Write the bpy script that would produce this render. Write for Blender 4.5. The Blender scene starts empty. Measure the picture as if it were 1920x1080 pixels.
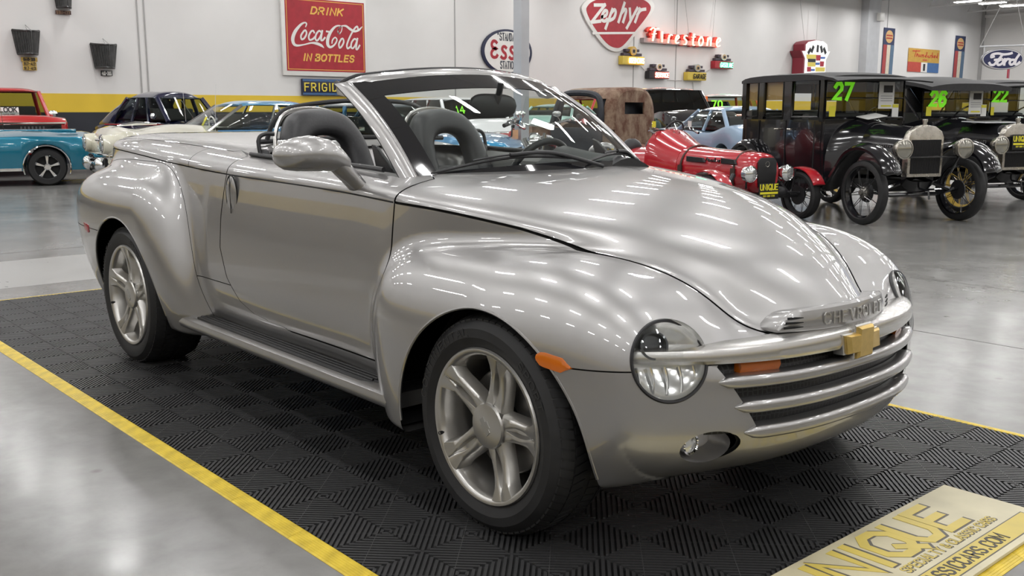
import bpy, bmesh, math, random
import numpy as np
from mathutils import Vector, Matrix, Quaternion
random.seed(7)
SC = bpy.context.scene
COL = SC.collection
PI = math.pi

# ------------------------------------------------------------ camera
CAM = np.array([2.3187, -2.8296, 1.3432])
YAW, PITCH, ROLL, FPX = 2.4213, 0.1776, -0.0002, 1855.07
def cam_axes():
    cy, sy = math.cos(YAW), math.sin(YAW)
    f = Vector((cy*math.cos(PITCH), sy*math.cos(PITCH), -math.sin(PITCH)))
    r = Vector((sy, -cy, 0.0)); u = r.cross(f)
    return r*math.cos(ROLL)+u*math.sin(ROLL), u*math.cos(ROLL)-r*math.sin(ROLL), f
def make_camera():
    r, u, f = cam_axes()
    cd = bpy.data.cameras.new('camera'); co = bpy.data.objects.new('camera', cd); COL.objects.link(co)
    cd.sensor_width = 36.0; cd.sensor_fit = 'HORIZONTAL'; cd.lens = FPX/1920*36.0
    cd.clip_start = .05; cd.clip_end = 300
    m = Matrix((( r.x, u.x, -f.x, CAM[0]), (r.y, u.y, -f.y, CAM[1]), (r.z, u.z, -f.z, CAM[2]), (0,0,0,1)))
    co.matrix_world = m
    SC.camera = co
make_camera()

# ------------------------------------------------------------ world, lamps, exposure
SC.view_settings.view_transform = 'Standard'
SC.view_settings.look = 'None'
SC.view_settings.gamma = 1.0
SC.view_settings.exposure = 0.6
SC.view_settings.use_curve_mapping = False
wd = bpy.data.worlds.new('hall_air'); SC.world = wd; wd.use_nodes = True
wd.node_tree.nodes['Background'].inputs[0].default_value = (.9, .93, 1, 1)
wd.node_tree.nodes['Background'].inputs[1].default_value = 0.25
SC.cycles.max_bounces = 6
SC.cycles.diffuse_bounces = 3
SC.cycles.glossy_bounces = 4
SC.cycles.transparent_max_bounces = 16
SC.cycles.caustics_reflective = False
SC.cycles.caustics_refractive = False
SC.cycles.sample_clamp_indirect = 6.0
LAMP_Z = 6.3
LAMP_W = 30.0
def ceiling_lamps():
    la = bpy.data.lights.new('hall_lamp', 'AREA')
    la.shape = 'RECTANGLE'; la.size = 0.95; la.size_y = 0.20
    la.energy = LAMP_W; la.color = (1.0, .99, .98)
    for i in range(13):
        for j in range(18):
            x, y = -22.9+i*2.85, -8.2+j*3.65
            lo = bpy.data.objects.new('hall_lamp', la); COL.objects.link(lo)
            lo.location = (x, y, LAMP_Z)
ceiling_lamps()

# ------------------------------------------------------------ tagging and object helpers
def tag(o, label=None, cat=None, group=None, kind=None):
    if label: o['label'] = label
    if cat: o['category'] = cat
    if group: o['group'] = group
    if kind: o['kind'] = kind
    return o
def thing(name, label, cat, loc=(0, 0, 0), rz=0.0, group=None):
    o = bpy.data.objects.new(name, None); COL.objects.link(o)
    o.location = loc; o.rotation_euler = (0, 0, rz); o.empty_display_size = .1
    return tag(o, label, cat, group)
def dup(root, loc, rz, label=None, group=None):
    r = root.copy(); COL.objects.link(r); r.location = loc; r.rotation_euler = (0, 0, rz)
    tag(r, label, None, group)
    def rec(a, b):
        for ch in list(a.children):
            c = ch.copy(); COL.objects.link(c); c.parent = b
            rec(ch, c)
    rec(root, r)
    return r
def smooth(me, deg=38):
    bm = bmesh.new(); bm.from_mesh(me)
    for f in bm.faces: f.smooth = True
    lim = math.radians(deg)
    for e in bm.edges:
        e.smooth = not (len(e.link_faces) == 2 and e.calc_face_angle(0) > lim)
    bm.to_mesh(me); bm.free()
def link_mesh(name, me, mat, parent=None):
    o = bpy.data.objects.new(name, me); COL.objects.link(o)
    if mat is not None: me.materials.append(mat)
    if parent is not None: o.parent = parent
    return o

class MB:
    """gathers simple solids into one mesh"""
    def __init__(s): s.v = []; s.f = []; s.T = None
    def add(s, vs, fs):
        n = len(s.v)
        if s.T is not None: vs = [s.T @ Vector(v) for v in vs]
        s.v += [tuple(v) for v in vs]; s.f += [tuple(i+n for i in f) for f in fs]; return s
    def box(s, c, d, rz=0.0, rx=0.0, ry=0.0):
        m = Matrix.Rotation(rz, 3, 'Z') @ Matrix.Rotation(ry, 3, 'Y') @ Matrix.Rotation(rx, 3, 'X')
        vs = [Vector(c)+m @ Vector((d[0]*a/2, d[1]*b/2, d[2]*e/2)) for a in (-1, 1) for b in (-1, 1) for e in (-1, 1)]
        return s.add(vs, [(0,1,3,2),(4,6,7,5),(0,4,5,1),(2,3,7,6),(0,2,6,4),(1,5,7,3)])
    def tube(s, pts, r, n=8, cap=True, closed=False):
        pts = [Vector(p) for p in pts]; k = len(pts)
        rs = r if isinstance(r, (list, tuple)) else [r]*k
        vs = []; up = None
        for i, p in enumerate(pts):
            a = pts[(i-1) % k] if (closed or i > 0) else p
            b = pts[(i+1) % k] if (closed or i < k-1) else p
            t = (b-a).normalized()
            if up is None:
                up = Vector((0, 0, 1)) if abs(t.z) < .9 else Vector((1, 0, 0))
            x = t.cross(up).normalized(); up = x.cross(t).normalized()
            for j in range(n):
                q = 2*PI*j/n
                vs.append(p+(x*math.cos(q)+up*math.sin(q))*rs[i])
        fs = []
        for i in range(k if closed else k-1):
            for j in range(n):
                i2 = (i+1) % k
                fs.append((i*n+j, i*n+(j+1) % n, i2*n+(j+1) % n, i2*n+j))
        if cap and not closed:
            fs.append(tuple(range(n-1, -1, -1))); fs.append(tuple((k-1)*n+j for j in range(n)))
        return s.add(vs, fs)
    def lathe(s, prof, c=(0, 0, 0), axis='y', n=32, closed=False):
        """prof: (radius, along) pairs"""
        vs = []
        for r, h in prof:
            for j in range(n):
                a = 2*PI*j/n; u, w = r*math.cos(a), r*math.sin(a)
                v = {'y': (u, h, w), 'z': (u, w, h), 'x': (h, u, w)}[axis]
                vs.append((v[0]+c[0], v[1]+c[1], v[2]+c[2]))
        fs = []; k = len(prof)
        for i in range(k if closed else k-1):
            i2 = (i+1) % k
            for j in range(n):
                fs.append((i*n+j, i*n+(j+1) % n, i2*n+(j+1) % n, i2*n+j))
        return s.add(vs, fs)
    def loft(s, rings, cap=True, closed=True):
        """rings: equal length lists of points"""
        n = len(rings[0]); vs = [p for r in rings for p in r]; fs = []
        m = n if closed else n-1
        for i in range(len(rings)-1):
            for j in range(m):
                fs.append((i*n+j, i*n+(j+1) % n, (i+1)*n+(j+1) % n, (i+1)*n+j))
        if cap:
            fs.append(tuple(range(n-1, -1, -1))); fs.append(tuple((len(rings)-1)*n+j for j in range(n)))
        return s.add(vs, fs)
    def prism(s, outline, y0, y1, plane='xz'):
        """outline polygon extruded along the third axis"""
        def P(a, b, h): return {'xz': (a, h, b), 'yz': (h, a, b), 'xy': (a, b, h)}[plane]
        n = len(outline)
        vs = [P(a, b, y0) for a, b in outline]+[P(a, b, y1) for a, b in outline]
        fs = [tuple(range(n-1, -1, -1)), tuple(range(n, 2*n))]
        for j in range(n): fs.append((j, (j+1) % n, n+(j+1) % n, n+j))
        return s.add(vs, fs)
    def sphere(s, c, r, n=16, m=10):
        rx, ry, rz = r if isinstance(r, (list, tuple)) else (r, r, r)
        rings = []
        for i in range(1, m):
            t = PI*i/m
            rings.append([(c[0]+rx*math.sin(t)*math.cos(2*PI*j/n), c[1]+ry*math.sin(t)*math.sin(2*PI*j/n), c[2]+rz*math.cos(t)) for j in range(n)])
        return s.loft(rings)
    def build(s, name, mat, parent=None, deg=38, bevel=0.0, sub=0, seg=2):
        me = bpy.data.meshes.new(name); me.from_pydata(s.v, [], s.f); me.validate()
        bm = bmesh.new(); bm.from_mesh(me)
        bmesh.ops.remove_doubles(bm, verts=bm.verts, dist=1e-6)
        bmesh.ops.recalc_face_normals(bm, faces=bm.faces)
        if bevel > 0:
            es = [e for e in bm.edges if len(e.link_faces) == 2 and e.calc_face_angle(0) > math.radians(30)]
            bmesh.ops.bevel(bm, geom=es, offset=bevel, segments=seg, affect='EDGES', profile=.6, clamp_overlap=True)
        bm.to_mesh(me); bm.free()
        smooth(me, deg)
        o = link_mesh(name, me, mat, parent)
        if sub:
            md = o.modifiers.new('sub', 'SUBSURF'); md.levels = md.render_levels = sub
        return o

# ------------------------------------------------------------ materials
MATS = {}
def mat(name, col, rough=.5, metal=0.0, coat=0.0, emit=None, estr=0.0, trans=0.0, ior=1.45, alpha=1.0, spec=.5):
    if name in MATS: return MATS[name]
    m = bpy.data.materials.new(name); m.use_nodes = True
    b = m.node_tree.nodes['Principled BSDF']
    b.inputs['Base Color'].default_value = (*col, 1)
    b.inputs['Roughness'].default_value = rough
    b.inputs['Metallic'].default_value = metal
    b.inputs['Coat Weight'].default_value = coat
    b.inputs['Coat Roughness'].default_value = .03
    b.inputs['Specular IOR Level'].default_value = spec
    b.inputs['IOR'].default_value = ior
    b.inputs['Transmission Weight'].default_value = trans
    b.inputs['Alpha'].default_value = alpha
    if emit:
        b.inputs['Emission Color'].default_value = (*emit, 1); b.inputs['Emission Strength'].default_value = estr
    MATS[name] = m
    return m
def vary(m, scale=6.0, amt=.12, rough_amt=.1, coord='Object', bump=0.0, detail=5.0, dark=None):
    """break a plain colour and gloss up with noise"""
    nt = m.node_tree; b = nt.nodes['Principled BSDF']
    tc = nt.nodes.new('ShaderNodeTexCoord'); nz = nt.nodes.new('ShaderNodeTexNoise')
    nz.inputs['Scale'].default_value = scale; nz.inputs['Detail'].default_value = detail
    nt.links.new(tc.outputs[coord], nz.inputs['Vector'])
    rp = nt.nodes.new('ShaderNodeValToRGB'); c = b.inputs['Base Color'].default_value
    d = dark if dark else tuple(max(0, x*(1-amt)) for x in c[:3])
    rp.color_ramp.elements[0].position = .3; rp.color_ramp.elements[1].position = .7
    rp.color_ramp.elements[0].color = (*d, 1); rp.color_ramp.elements[1].color = (*[min(1, x*(1+amt)) for x in c[:3]], 1)
    nt.links.new(nz.outputs['Fac'], rp.inputs['Fac']); nt.links.new(rp.outputs['Color'], b.inputs['Base Color'])
    mr = nt.nodes.new('ShaderNodeMapRange'); r = b.inputs['Roughness'].default_value
    mr.inputs['To Min'].default_value = max(.02, r-rough_amt); mr.inputs['To Max'].default_value = min(1, r+rough_amt)
    nt.links.new(nz.outputs['Fac'], mr.inputs['Value']); nt.links.new(mr.outputs['Result'], b.inputs['Roughness'])
    if bump:
        bp = nt.nodes.new('ShaderNodeBump'); bp.inputs['Strength'].default_value = bump; bp.inputs['Distance'].default_value = .004
        nt.links.new(nz.outputs['Fac'], bp.inputs['Height']); nt.links.new(bp.outputs['Normal'], b.inputs['Normal'])
    return m
def glass(name, tint=(1, 1, 1), fac=.12, share=1.0, rough=.0):
    """thin sheet glass: mostly see-through, a mirror share by Fresnel, an even tint"""
    if name in MATS: return MATS[name]
    m = bpy.data.materials.new(name); m.use_nodes = True; nt = m.node_tree; nt.nodes.clear()
    out = nt.nodes.new('ShaderNodeOutputMaterial'); mx = nt.nodes.new('ShaderNodeMixShader')
    tr = nt.nodes.new('ShaderNodeBsdfTransparent'); gl = nt.nodes.new('ShaderNodeBsdfGlossy'); lw = nt.nodes.new('ShaderNodeLayerWeight'); lw.inputs['Blend'].default_value = .5
    pw5 = nt.nodes.new('ShaderNodeMath'); pw5.operation = 'POWER'; pw5.inputs[1].default_value = 5; nt.links.new(lw.outputs['Facing'], pw5.inputs[0])
    fr = nt.nodes.new('ShaderNodeMapRange'); fr.inputs['To Min'].default_value = .04+fac*.25; fr.inputs['To Max'].default_value = .95; nt.links.new(pw5.outputs[0], fr.inputs['Value'])
    tr.inputs['Color'].default_value = (*tint, 1); gl.inputs['Roughness'].default_value = rough
    hv = nt.nodes.new('ShaderNodeMath'); hv.operation = 'MULTIPLY'; hv.inputs[1].default_value = share; nt.links.new(fr.outputs[0], hv.inputs[0]); nt.links.new(hv.outputs[0], mx.inputs[0]); nt.links.new(tr.outputs[0], mx.inputs[1]); nt.links.new(gl.outputs[0], mx.inputs[2])
    nt.links.new(mx.outputs[0], out.inputs[0]); MATS[name] = m
    return m
CHROME = mat('chrome', (.82, .83, .85), .07, 1.0)
BLACKP = vary(mat('black_plastic', (.018, .018, .02), .45), 40, .2, .08)
RUBBER = vary(mat('tyre_rubber', (.016, .016, .017), .62), 12, .3, .1)
DARK = mat('underside_black', (.008, .008, .008), .8)
LEATHER = vary(mat('black_leather', (.028, .028, .031), .42), 90, .12, .06, bump=.12)

# ------------------------------------------------------------ stroke lettering
GL = {
'A': [[(0,0),(.5,1),(1,0)],[(.2,.36),(.8,.36)]], 'B': [[(0,0),(0,1),(.65,1),(.85,.88),(.85,.64),(.65,.53),(0,.53)],[(.65,.53),(.95,.4),(.95,.14),(.7,0),(0,0)]],
'C': [[(.95,.8),(.75,1),(.25,1),(0,.78),(0,.22),(.25,0),(.75,0),(.95,.2)]], 'D': [[(0,0),(0,1),(.6,1),(.95,.72),(.95,.28),(.6,0),(0,0)]],
'E': [[(.9,1),(0,1),(0,0),(.9,0)],[(0,.52),(.75,.52)]], 'F': [[(.9,1),(0,1),(0,0)],[(0,.52),(.72,.52)]],
'G': [[(.95,.8),(.75,1),(.25,1),(0,.78),(0,.22),(.25,0),(.75,0),(.95,.2),(.95,.46),(.55,.46)]], 'H': [[(0,0),(0,1)],[(.95,0),(.95,1)],[(0,.52),(.95,.52)]],
'I': [[(.5,0),(.5,1)]], 'K': [[(0,0),(0,1)],[(.9,1),(0,.42)],[(.3,.6),(.95,0)]], 'L': [[(0,1),(0,0),(.85,0)]],
'M': [[(0,0),(0,1),(.5,.3),(1,1),(1,0)]], 'N': [[(0,0),(0,1),(.95,0),(.95,1)]], 'O': [[(.3,0),(0,.25),(0,.75),(.3,1),(.7,1),(1,.75),(1,.25),(.7,0),(.3,0)]],
'P': [[(0,0),(0,1),(.65,1),(.9,.86),(.9,.6),(.65,.46),(0,.46)]], 'Q': [[(.3,0),(0,.25),(0,.75),(.3,1),(.7,1),(1,.75),(1,.25),(.7,0),(.3,0)],[(.55,.3),(1.02,-.06)]],
'R': [[(0,0),(0,1),(.65,1),(.9,.86),(.9,.62),(.65,.48),(0,.48)],[(.5,.48),(.95,0)]], 'S': [[(.9,.82),(.7,1),(.25,1),(.03,.85),(.03,.64),(.25,.53),(.7,.47),(.93,.34),(.93,.15),(.7,0),(.25,0),(0,.18)]],
'T': [[(0,1),(1,1)],[(.5,1),(.5,0)]], 'U': [[(0,1),(0,.25),(.25,0),(.7,0),(.95,.25),(.95,1)]], 'V': [[(0,1),(.5,0),(1,1)]],
'W': [[(0,1),(.25,0),(.5,.7),(.75,0),(1,1)]], 'Y': [[(0,1),(.5,.5),(1,1)],[(.5,.5),(.5,0)]], 'Z': [[(0,1),(.95,1),(0,0),(.95,0)]],
'0': [[(.3,0),(.05,.25),(.05,.75),(.3,1),(.65,1),(.9,.75),(.9,.25),(.65,0),(.3,0)]], '1': [[(.25,.8),(.5,1),(.5,0)]],
'2': [[(.05,.8),(.25,1),(.7,1),(.9,.82),(.9,.62),(.05,.02),(.92,.02)]], '3': [[(.05,.85),(.28,1),(.68,1),(.88,.85),(.88,.65),(.65,.52),(.35,.52)],[(.65,.52),(.92,.37),(.92,.15),(.7,0),(.25,0),(.02,.15)]],
'4': [[(.7,0),(.7,1),(.02,.3),(.95,.3)]], '5': [[(.85,1),(.12,1),(.08,.56),(.6,.6),(.9,.42),(.9,.18),(.65,0),(.25,0),(.03,.14)]],
'6': [[(.85,.88),(.65,1),(.3,1),(.05,.75),(.05,.25),(.3,0),(.65,0),(.9,.2),(.9,.4),(.65,.57),(.3,.57),(.05,.38)]], '7': [[(.03,1),(.92,1),(.4,0)]],
'8': [[(.3,.53),(.08,.68),(.08,.86),(.3,1),(.65,1),(.86,.86),(.86,.68),(.65,.53),(.3,.53),(.03,.36),(.03,.15),(.28,0),(.68,0),(.92,.15),(.92,.36),(.65,.53)]],
'9': [[(.08,.12),(.28,0),(.6,0),(.88,.25),(.88,.75),(.62,1),(.28,1),(.04,.8),(.04,.6),(.28,.43),(.62,.43),(.88,.62)]],
'-': [[(.15,.5),(.8,.5)]], '.': [[(.4,0),(.5,.06)]], '&': [[(.95,0),(.2,.72),(.25,.95),(.5,1),(.65,.85),(.6,.68),(.1,.35),(.1,.12),(.35,0),(.65,.05),(.95,.4)]],
'"': [[(.3,1),(.3,.8)],[(.6,1),(.6,.8)]], "'": [[(.4,1),(.4,.8)]], '$': [[(.9,.82),(.7,1),(.25,1),(.03,.85),(.03,.64),(.25,.53),(.7,.47),(.93,.34),(.93,.15),(.7,0),(.25,0),(0,.18)],[(.48,1.1),(.48,-.1)]],
}
def strokes(text, h, wid=.62, gap=.24, slant=0.0):
    """polylines of a word, origin at its lower left, and its width"""
    x = 0.0; out = []
    for ch in text:
        if ch == ' ': x += h*wid*.7; continue
        w = h*wid*(.45 if ch in "I.1'" else 1.15 if ch in 'MWQO' else 1)
        for st in GL.get(ch, []):
            if ch == 'I' or ch == '.': st = [(a, b) for a, b in st]
            out.append([(x+a*w+b*h*slant, b*h) for a, b in st])
        x += w+h*gap
    return out, x-h*gap
def ribbon(mb, poly, w, fn, t, closed=False):
    """a stroke of width w as a raised ribbon; fn maps (u, v, out) to a 3-D point"""
    n = len(poly); L = []; Rr = []
    mb.rk = getattr(mb, 'rk', 0)+1; t = t*(1+.07*(mb.rk % 9))   # crossing strokes never share a plane
    ring = n > 3 and math.dist(poly[0], poly[-1]) < 1e-6
    for i, (x, y) in enumerate(poly):
        a = poly[max(i-1, 0)]; b = poly[min(i+1, n-1)]
        if ring and i == 0: a = poly[n-2]
        if ring and i == n-1: b = poly[1]
        d1 = Vector((x-a[0], y-a[1])); d2 = Vector((b[0]-x, b[1]-y))
        if d1.length < 1e-9: d1 = d2
        if d2.length < 1e-9: d2 = d1
        d1.normalize(); d2.normalize(); t_ = (d1+d2)
        if t_.length < .2: t_ = d2
        t_.normalize(); nn = Vector((-t_.y, t_.x)); k = min(1.6, 1/max(.5, nn.dot(Vector((-d2.y, d2.x)))))
        ww = w[i] if isinstance(w, (list, tuple)) else w
        e = t_*ww/2*(0 if ring else -1 if i == 0 else 1 if i == n-1 else 0)*.9
        L.append((x+nn.x*ww/2*k+e.x, y+nn.y*ww/2*k+e.y)); Rr.append((x-nn.x*ww/2*k+e.x, y-nn.y*ww/2*k+e.y))
    vs = []
    for p, q in zip(L, Rr):
        vs += [fn(p[0], p[1], t), fn(q[0], q[1], t), fn(q[0], q[1], 0), fn(p[0], p[1], 0)]
    fs = [] if ring else [(0, 1, 2, 3), (4*n-4, 4*n-1, 4*n-2, 4*n-3)]
    for i in range(n-1):
        for j in range(4):
            fs.append((4*i+j, 4*i+4+j, 4*i+4+(j+1) % 4, 4*i+(j+1) % 4))
    mb.add(vs, fs)
def lettering(mb, text, h, w, fn, t=.003, wid=.62, gap=.24, slant=0.0, center=True, u0=0, v0=0):
    st, W = strokes(text, h, wid, gap, slant)
    dx = u0-(W/2 if center else 0)
    for p in st: ribbon(mb, [(a+dx, b+v0) for a, b in p], w, fn, t)
    return W
def frame3(o, u, v):
    """(u, v, out) -> point for a flat panel with origin o and axes u, v"""
    o, u, v = Vector(o), Vector(u).normalized(), Vector(v).normalized(); n = u.cross(v)
    return lambda a, b, c: o+u*a+v*b+n*c
def spline1(xs, ys):
    """natural cubic spline, held flat outside"""
    xs = np.array(xs, float); ys = np.array(ys, float); n = len(xs); h = np.diff(xs)
    A = np.zeros((n, n)); r = np.zeros(n); A[0, 0] = A[-1, -1] = 1
    for i in range(1, n-1):
        A[i, i-1] = h[i-1]; A[i, i] = 2*(h[i-1]+h[i]); A[i, i+1] = h[i]
        r[i] = 6*((ys[i+1]-ys[i])/h[i]-(ys[i]-ys[i-1])/h[i-1])
    M = np.linalg.solve(A, r)
    def f(x):
        x = np.clip(np.asarray(x, float), xs[0], xs[-1]); k = np.clip(np.searchsorted(xs, x)-1, 0, n-2)
        a, b = xs[k+1]-x, x-xs[k]; hh = h[k]
        return M[k]*a**3/(6*hh)+M[k+1]*b**3/(6*hh)+(ys[k]/hh-M[k]*hh/6)*a+(ys[k+1]/hh-M[k+1]*hh/6)*b
    return f
def crom(pts, n=8, closed=False):
    """Catmull-Rom through points of any dimension"""
    P = [Vector(p) for p in pts]; k = len(P); out = []
    for i in range(k if closed else k-1):
        g = lambda j: P[j % k] if closed else P[min(max(j, 0), k-1)]
        a, b, c, d = g(i-1), g(i), g(i+1), g(i+2)
        for s in range(n):
            t = s/n
            out.append(.5*((2*b)+(c-a)*t+(2*a-5*b+4*c-d)*t*t+(3*b-a-3*c+d)*t**3))
    if not closed: out.append(P[-1].copy())
    return out

# ============================================================ the hall
def ramp_mix(nt, fac, c0, c1, p0=.35, p1=.65):
    r = nt.nodes.new('ShaderNodeValToRGB'); r.color_ramp.elements[0].position = p0; r.color_ramp.elements[1].position = p1
    r.color_ramp.elements[0].color = (*c0, 1); r.color_ramp.elements[1].color = (*c1, 1); nt.links.new(fac, r.inputs[0]); return r.outputs[0]
def concrete():
    m = mat('polished_concrete', (.33, .325, .31), .22, 0, 0, spec=.5); nt = m.node_tree; b = nt.nodes['Principled BSDF']; L = nt.links.new
    tc = nt.nodes.new('ShaderNodeTexCoord')
    def noise(s, d=6, r=.55, dist=0):
        n = nt.nodes.new('ShaderNodeTexNoise'); n.inputs['Scale'].default_value = s; n.inputs['Detail'].default_value = d; n.inputs['Roughness'].default_value = r; n.inputs['Distortion'].default_value = dist
        L(tc.outputs['Object'], n.inputs['Vector']); return n.outputs['Fac']
    c1 = ramp_mix(nt, noise(.55, 7, .6, .6), (.165, .163, .158), (.255, .253, .245), .32, .68)
    c2 = ramp_mix(nt, noise(5, 8, .65, .3), (.78, .78, .77), (1.08, 1.08, 1.08), .3, .7)
    mx = nt.nodes.new('ShaderNodeMix'); mx.data_type = 'RGBA'; mx.blend_type = 'MULTIPLY'; mx.inputs[0].default_value = .8
    L(c1, mx.inputs[6]); L(c2, mx.inputs[7])
    # scattered oil spots
    vo = nt.nodes.new('ShaderNodeTexVoronoi'); vo.inputs['Scale'].default_value = 2.6; L(tc.outputs['Object'], vo.inputs['Vector'])
    sp = ramp_mix(nt, vo.outputs['Distance'], (.55, .54, .5), (1, 1, 1), .03, .075)
    m2 = nt.nodes.new('ShaderNodeMix'); m2.data_type = 'RGBA'; m2.blend_type = 'MULTIPLY'; m2.inputs[0].default_value = .7
    L(mx.outputs[2], m2.inputs[6]); L(sp, m2.inputs[7]); L(m2.outputs[2], b.inputs['Base Color'])
    mr = nt.nodes.new('ShaderNodeMapRange'); mr.inputs['To Min'].default_value = .10; mr.inputs['To Max'].default_value = .30
    L(noise(2.2, 6), mr.inputs['Value']); L(mr.outputs['Result'], b.inputs['Roughness'])
    bp = nt.nodes.new('ShaderNodeBump'); bp.inputs['Strength'].default_value = .25; bp.inputs['Distance'].default_value = .006
    L(noise(3.5, 4), bp.inputs['Height']); L(bp.outputs[0], b.inputs['Normal'])
    return m
def struct(name, mb, m, bevel=0):
    o = mb.build(name, m, None, bevel=bevel); o['kind'] = 'structure'; return o
WALLX = -24.5
FLOOR = struct('floor', MB().box((-5.8, 23.6, -.1), (37.8, 68, .2)), concrete())
WHITEWALL = vary(mat('wall_white', (.70, .69, .68), .55), .8, .03, .05)
YELLOWB = vary(mat('wall_yellow', (.72, .50, .04), .5), 1.2, .04, .05)
BLACKB = vary(mat('wall_black', (.022, .024, .032), .45), 1.5, .12, .06)
struct('wall_back', MB().box((WALLX-.15, 23.6, 3.9), (.3, 68, 8)), WHITEWALL)
struct('wall_end', MB().box((-5.8, 57.65, 3.9), (37.8, .3, 8)), WHITEWALL)
struct('wall_side', MB().box((-5.8, -10.15, 3.9), (37.8, .3, 8)), WHITEWALL)
struct('wall_front', MB().box((13.0, 23.6, 3.9), (.3, 68, 8)), WHITEWALL)
CEILM = mat('ceiling_deck', (.74, .735, .72), .7)
struct('ceiling', MB().box((-5.8, 23.6, 8.0), (37.8, 68, .2)), CEILM)
n_trim = [0]
def trim(mb, m):
    n_trim[0] += 1; return struct('trim_%d' % n_trim[0], mb, m)
# painted bands on the two long walls
trim(MB().box((WALLX+.006, 23.5, 1.535), (.012, 67, .47)), YELLOWB)
trim(MB().box((WALLX+.006, 23.5, .65), (.012, 67, 1.30)), BLACKB)
trim(MB().box((-5.8, -9.994, 1.60), (36, .012, .55)), YELLOWB)
trim(MB().box((-5.8, -9.994, .66), (36, .012, 1.32)), BLACKB)
trim(MB().box((12.844, 22, 1.60), (.012, 64, .55)), YELLOWB)
trim(MB().box((12.844, 22, .66), (.012, 64, 1.32)), BLACKB)
# panel seams, wall columns, eaves beam and roof joists
SEAM = mat('wall_seam', (.38, .375, .37), .6)
for y in (7.532, 7.717, 18.167, 27.062, 29.635, 46.5):
    trim(MB().box((WALLX+.01, y, 4.6), (.02, .035, 5.6)), SEAM)
STEEL = vary(mat('column_grey', (.50, .51, .53), .45), 3, .05, .05)
trim(MB().box((WALLX+.2, 44.458, 4), (.42, 1.15, 8)), STEEL)
trim(MB().box((-5.8, 57.44, 6.75), (37.4, .12, .16)), WHITEWALL)
trim(MB().box((WALLX+.08, 57.42, 4), (.16, .16, 8)), SEAM)
for y in (40.5, 45.5, 50.5, 55.0):
    mb = MB()
    for z in (6.85, 7.75): mb.box((-14.3, y, z), (20, .10, .07))
    for k in range(20):
        x = -24.3+1.0*k
        mb.tube([(x, y, 6.85), (x+.5, y, 7.75), (x+1.0, y, 6.85)], .022, 5)
    trim(mb, mat('joist_grey', (.62, .62, .62), .5))
mb = MB()
for k in range(18): mb.box((-23.6+1.95*k, 23.6, 7.86), (.07, 67, .10))
trim(mb, CEILM)
d = MB().box((-15.5, 57.47, 2.8), (9.6, .05, 5.2)).build('door_1', mat('door_daylight_tint', (.48, .58, .80), .4)); d['kind'] = 'structure'  # bluish light from a door, put into this panel's colour
# floor joints and worn paint
for (a, b) in (((-23, -3.6), (-6, -3.6)), ((-7.9, -9.8), (-7.9, 50)), ((-23, 4.9), (12, 4.9)), ((4.2, -9.8), (4.2, 50)), ((-2.0, 3.0), (12, 3.0)), ((-14.2, -9.8), (-14.2, 50))):
    L = math.dist(a, b); trim(MB().box(((a[0]+b[0])/2, (a[1]+b[1])/2, .0008), (L if a[1] == b[1] else .006, L if a[0] == b[0] else .006, .0012)), mat('floor_joint', (.13, .125, .12), .7))
trim(MB().box((-6.6, -4.0, .0006), (1.5, 9, .001)), vary(mat('floor_pale_patch', (.30, .297, .29), .3), 2, .06, .08))
YPAINT = vary(mat('floor_yellow_paint', (.62, .48, .06), .4), 5, .2, .1)
trim(MB().box((-17.938, 3.518, .0015), (.10, 1.0, .003), rz=.1), YPAINT)
trim(MB().box((-1.2, 12.6, .0015), (4.2, .22, .003)), YPAINT)

# ------------------------------------------------------------ ceiling lamps in view
def fixture(loc, label):
    t = thing('ceiling_lamp', label, 'lamp', loc, 0, 'linear ceiling lamps over the far end')
    MB().box((0, 0, .05), (1.3, .42, .07)).build('lamp_housing', mat('lamp_housing', (.8, .8, .8), .4), t, bevel=.01)
    MB().box((0, 0, .0), (1.22, .36, .03)).build('lamp_diffuser', mat('lamp_diffuser', (1, 1, 1), .4, emit=(1, .97, .93), estr=14), t)
    MB().tube([(-.4, 0, .085), (-.4, 0, 1.15)], .008, 5).build('hanger', SEAM, t)
    MB().tube([(.4, 0, .085), (.4, 0, 1.15)], .008, 5).build('hanger', SEAM, t)
for q, lb in (((-21.406, 48.622, 6.752), 'white linear ceiling lamp at the frame top, leftmost of three'), ((-20.559, 49.564, 6.672), 'white linear ceiling lamp at the frame top, middle of three'), ((-19.830, 50.359, 6.539), 'white linear ceiling lamp at the frame top, rightmost of three')):
    fixture(q, lb)

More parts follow.
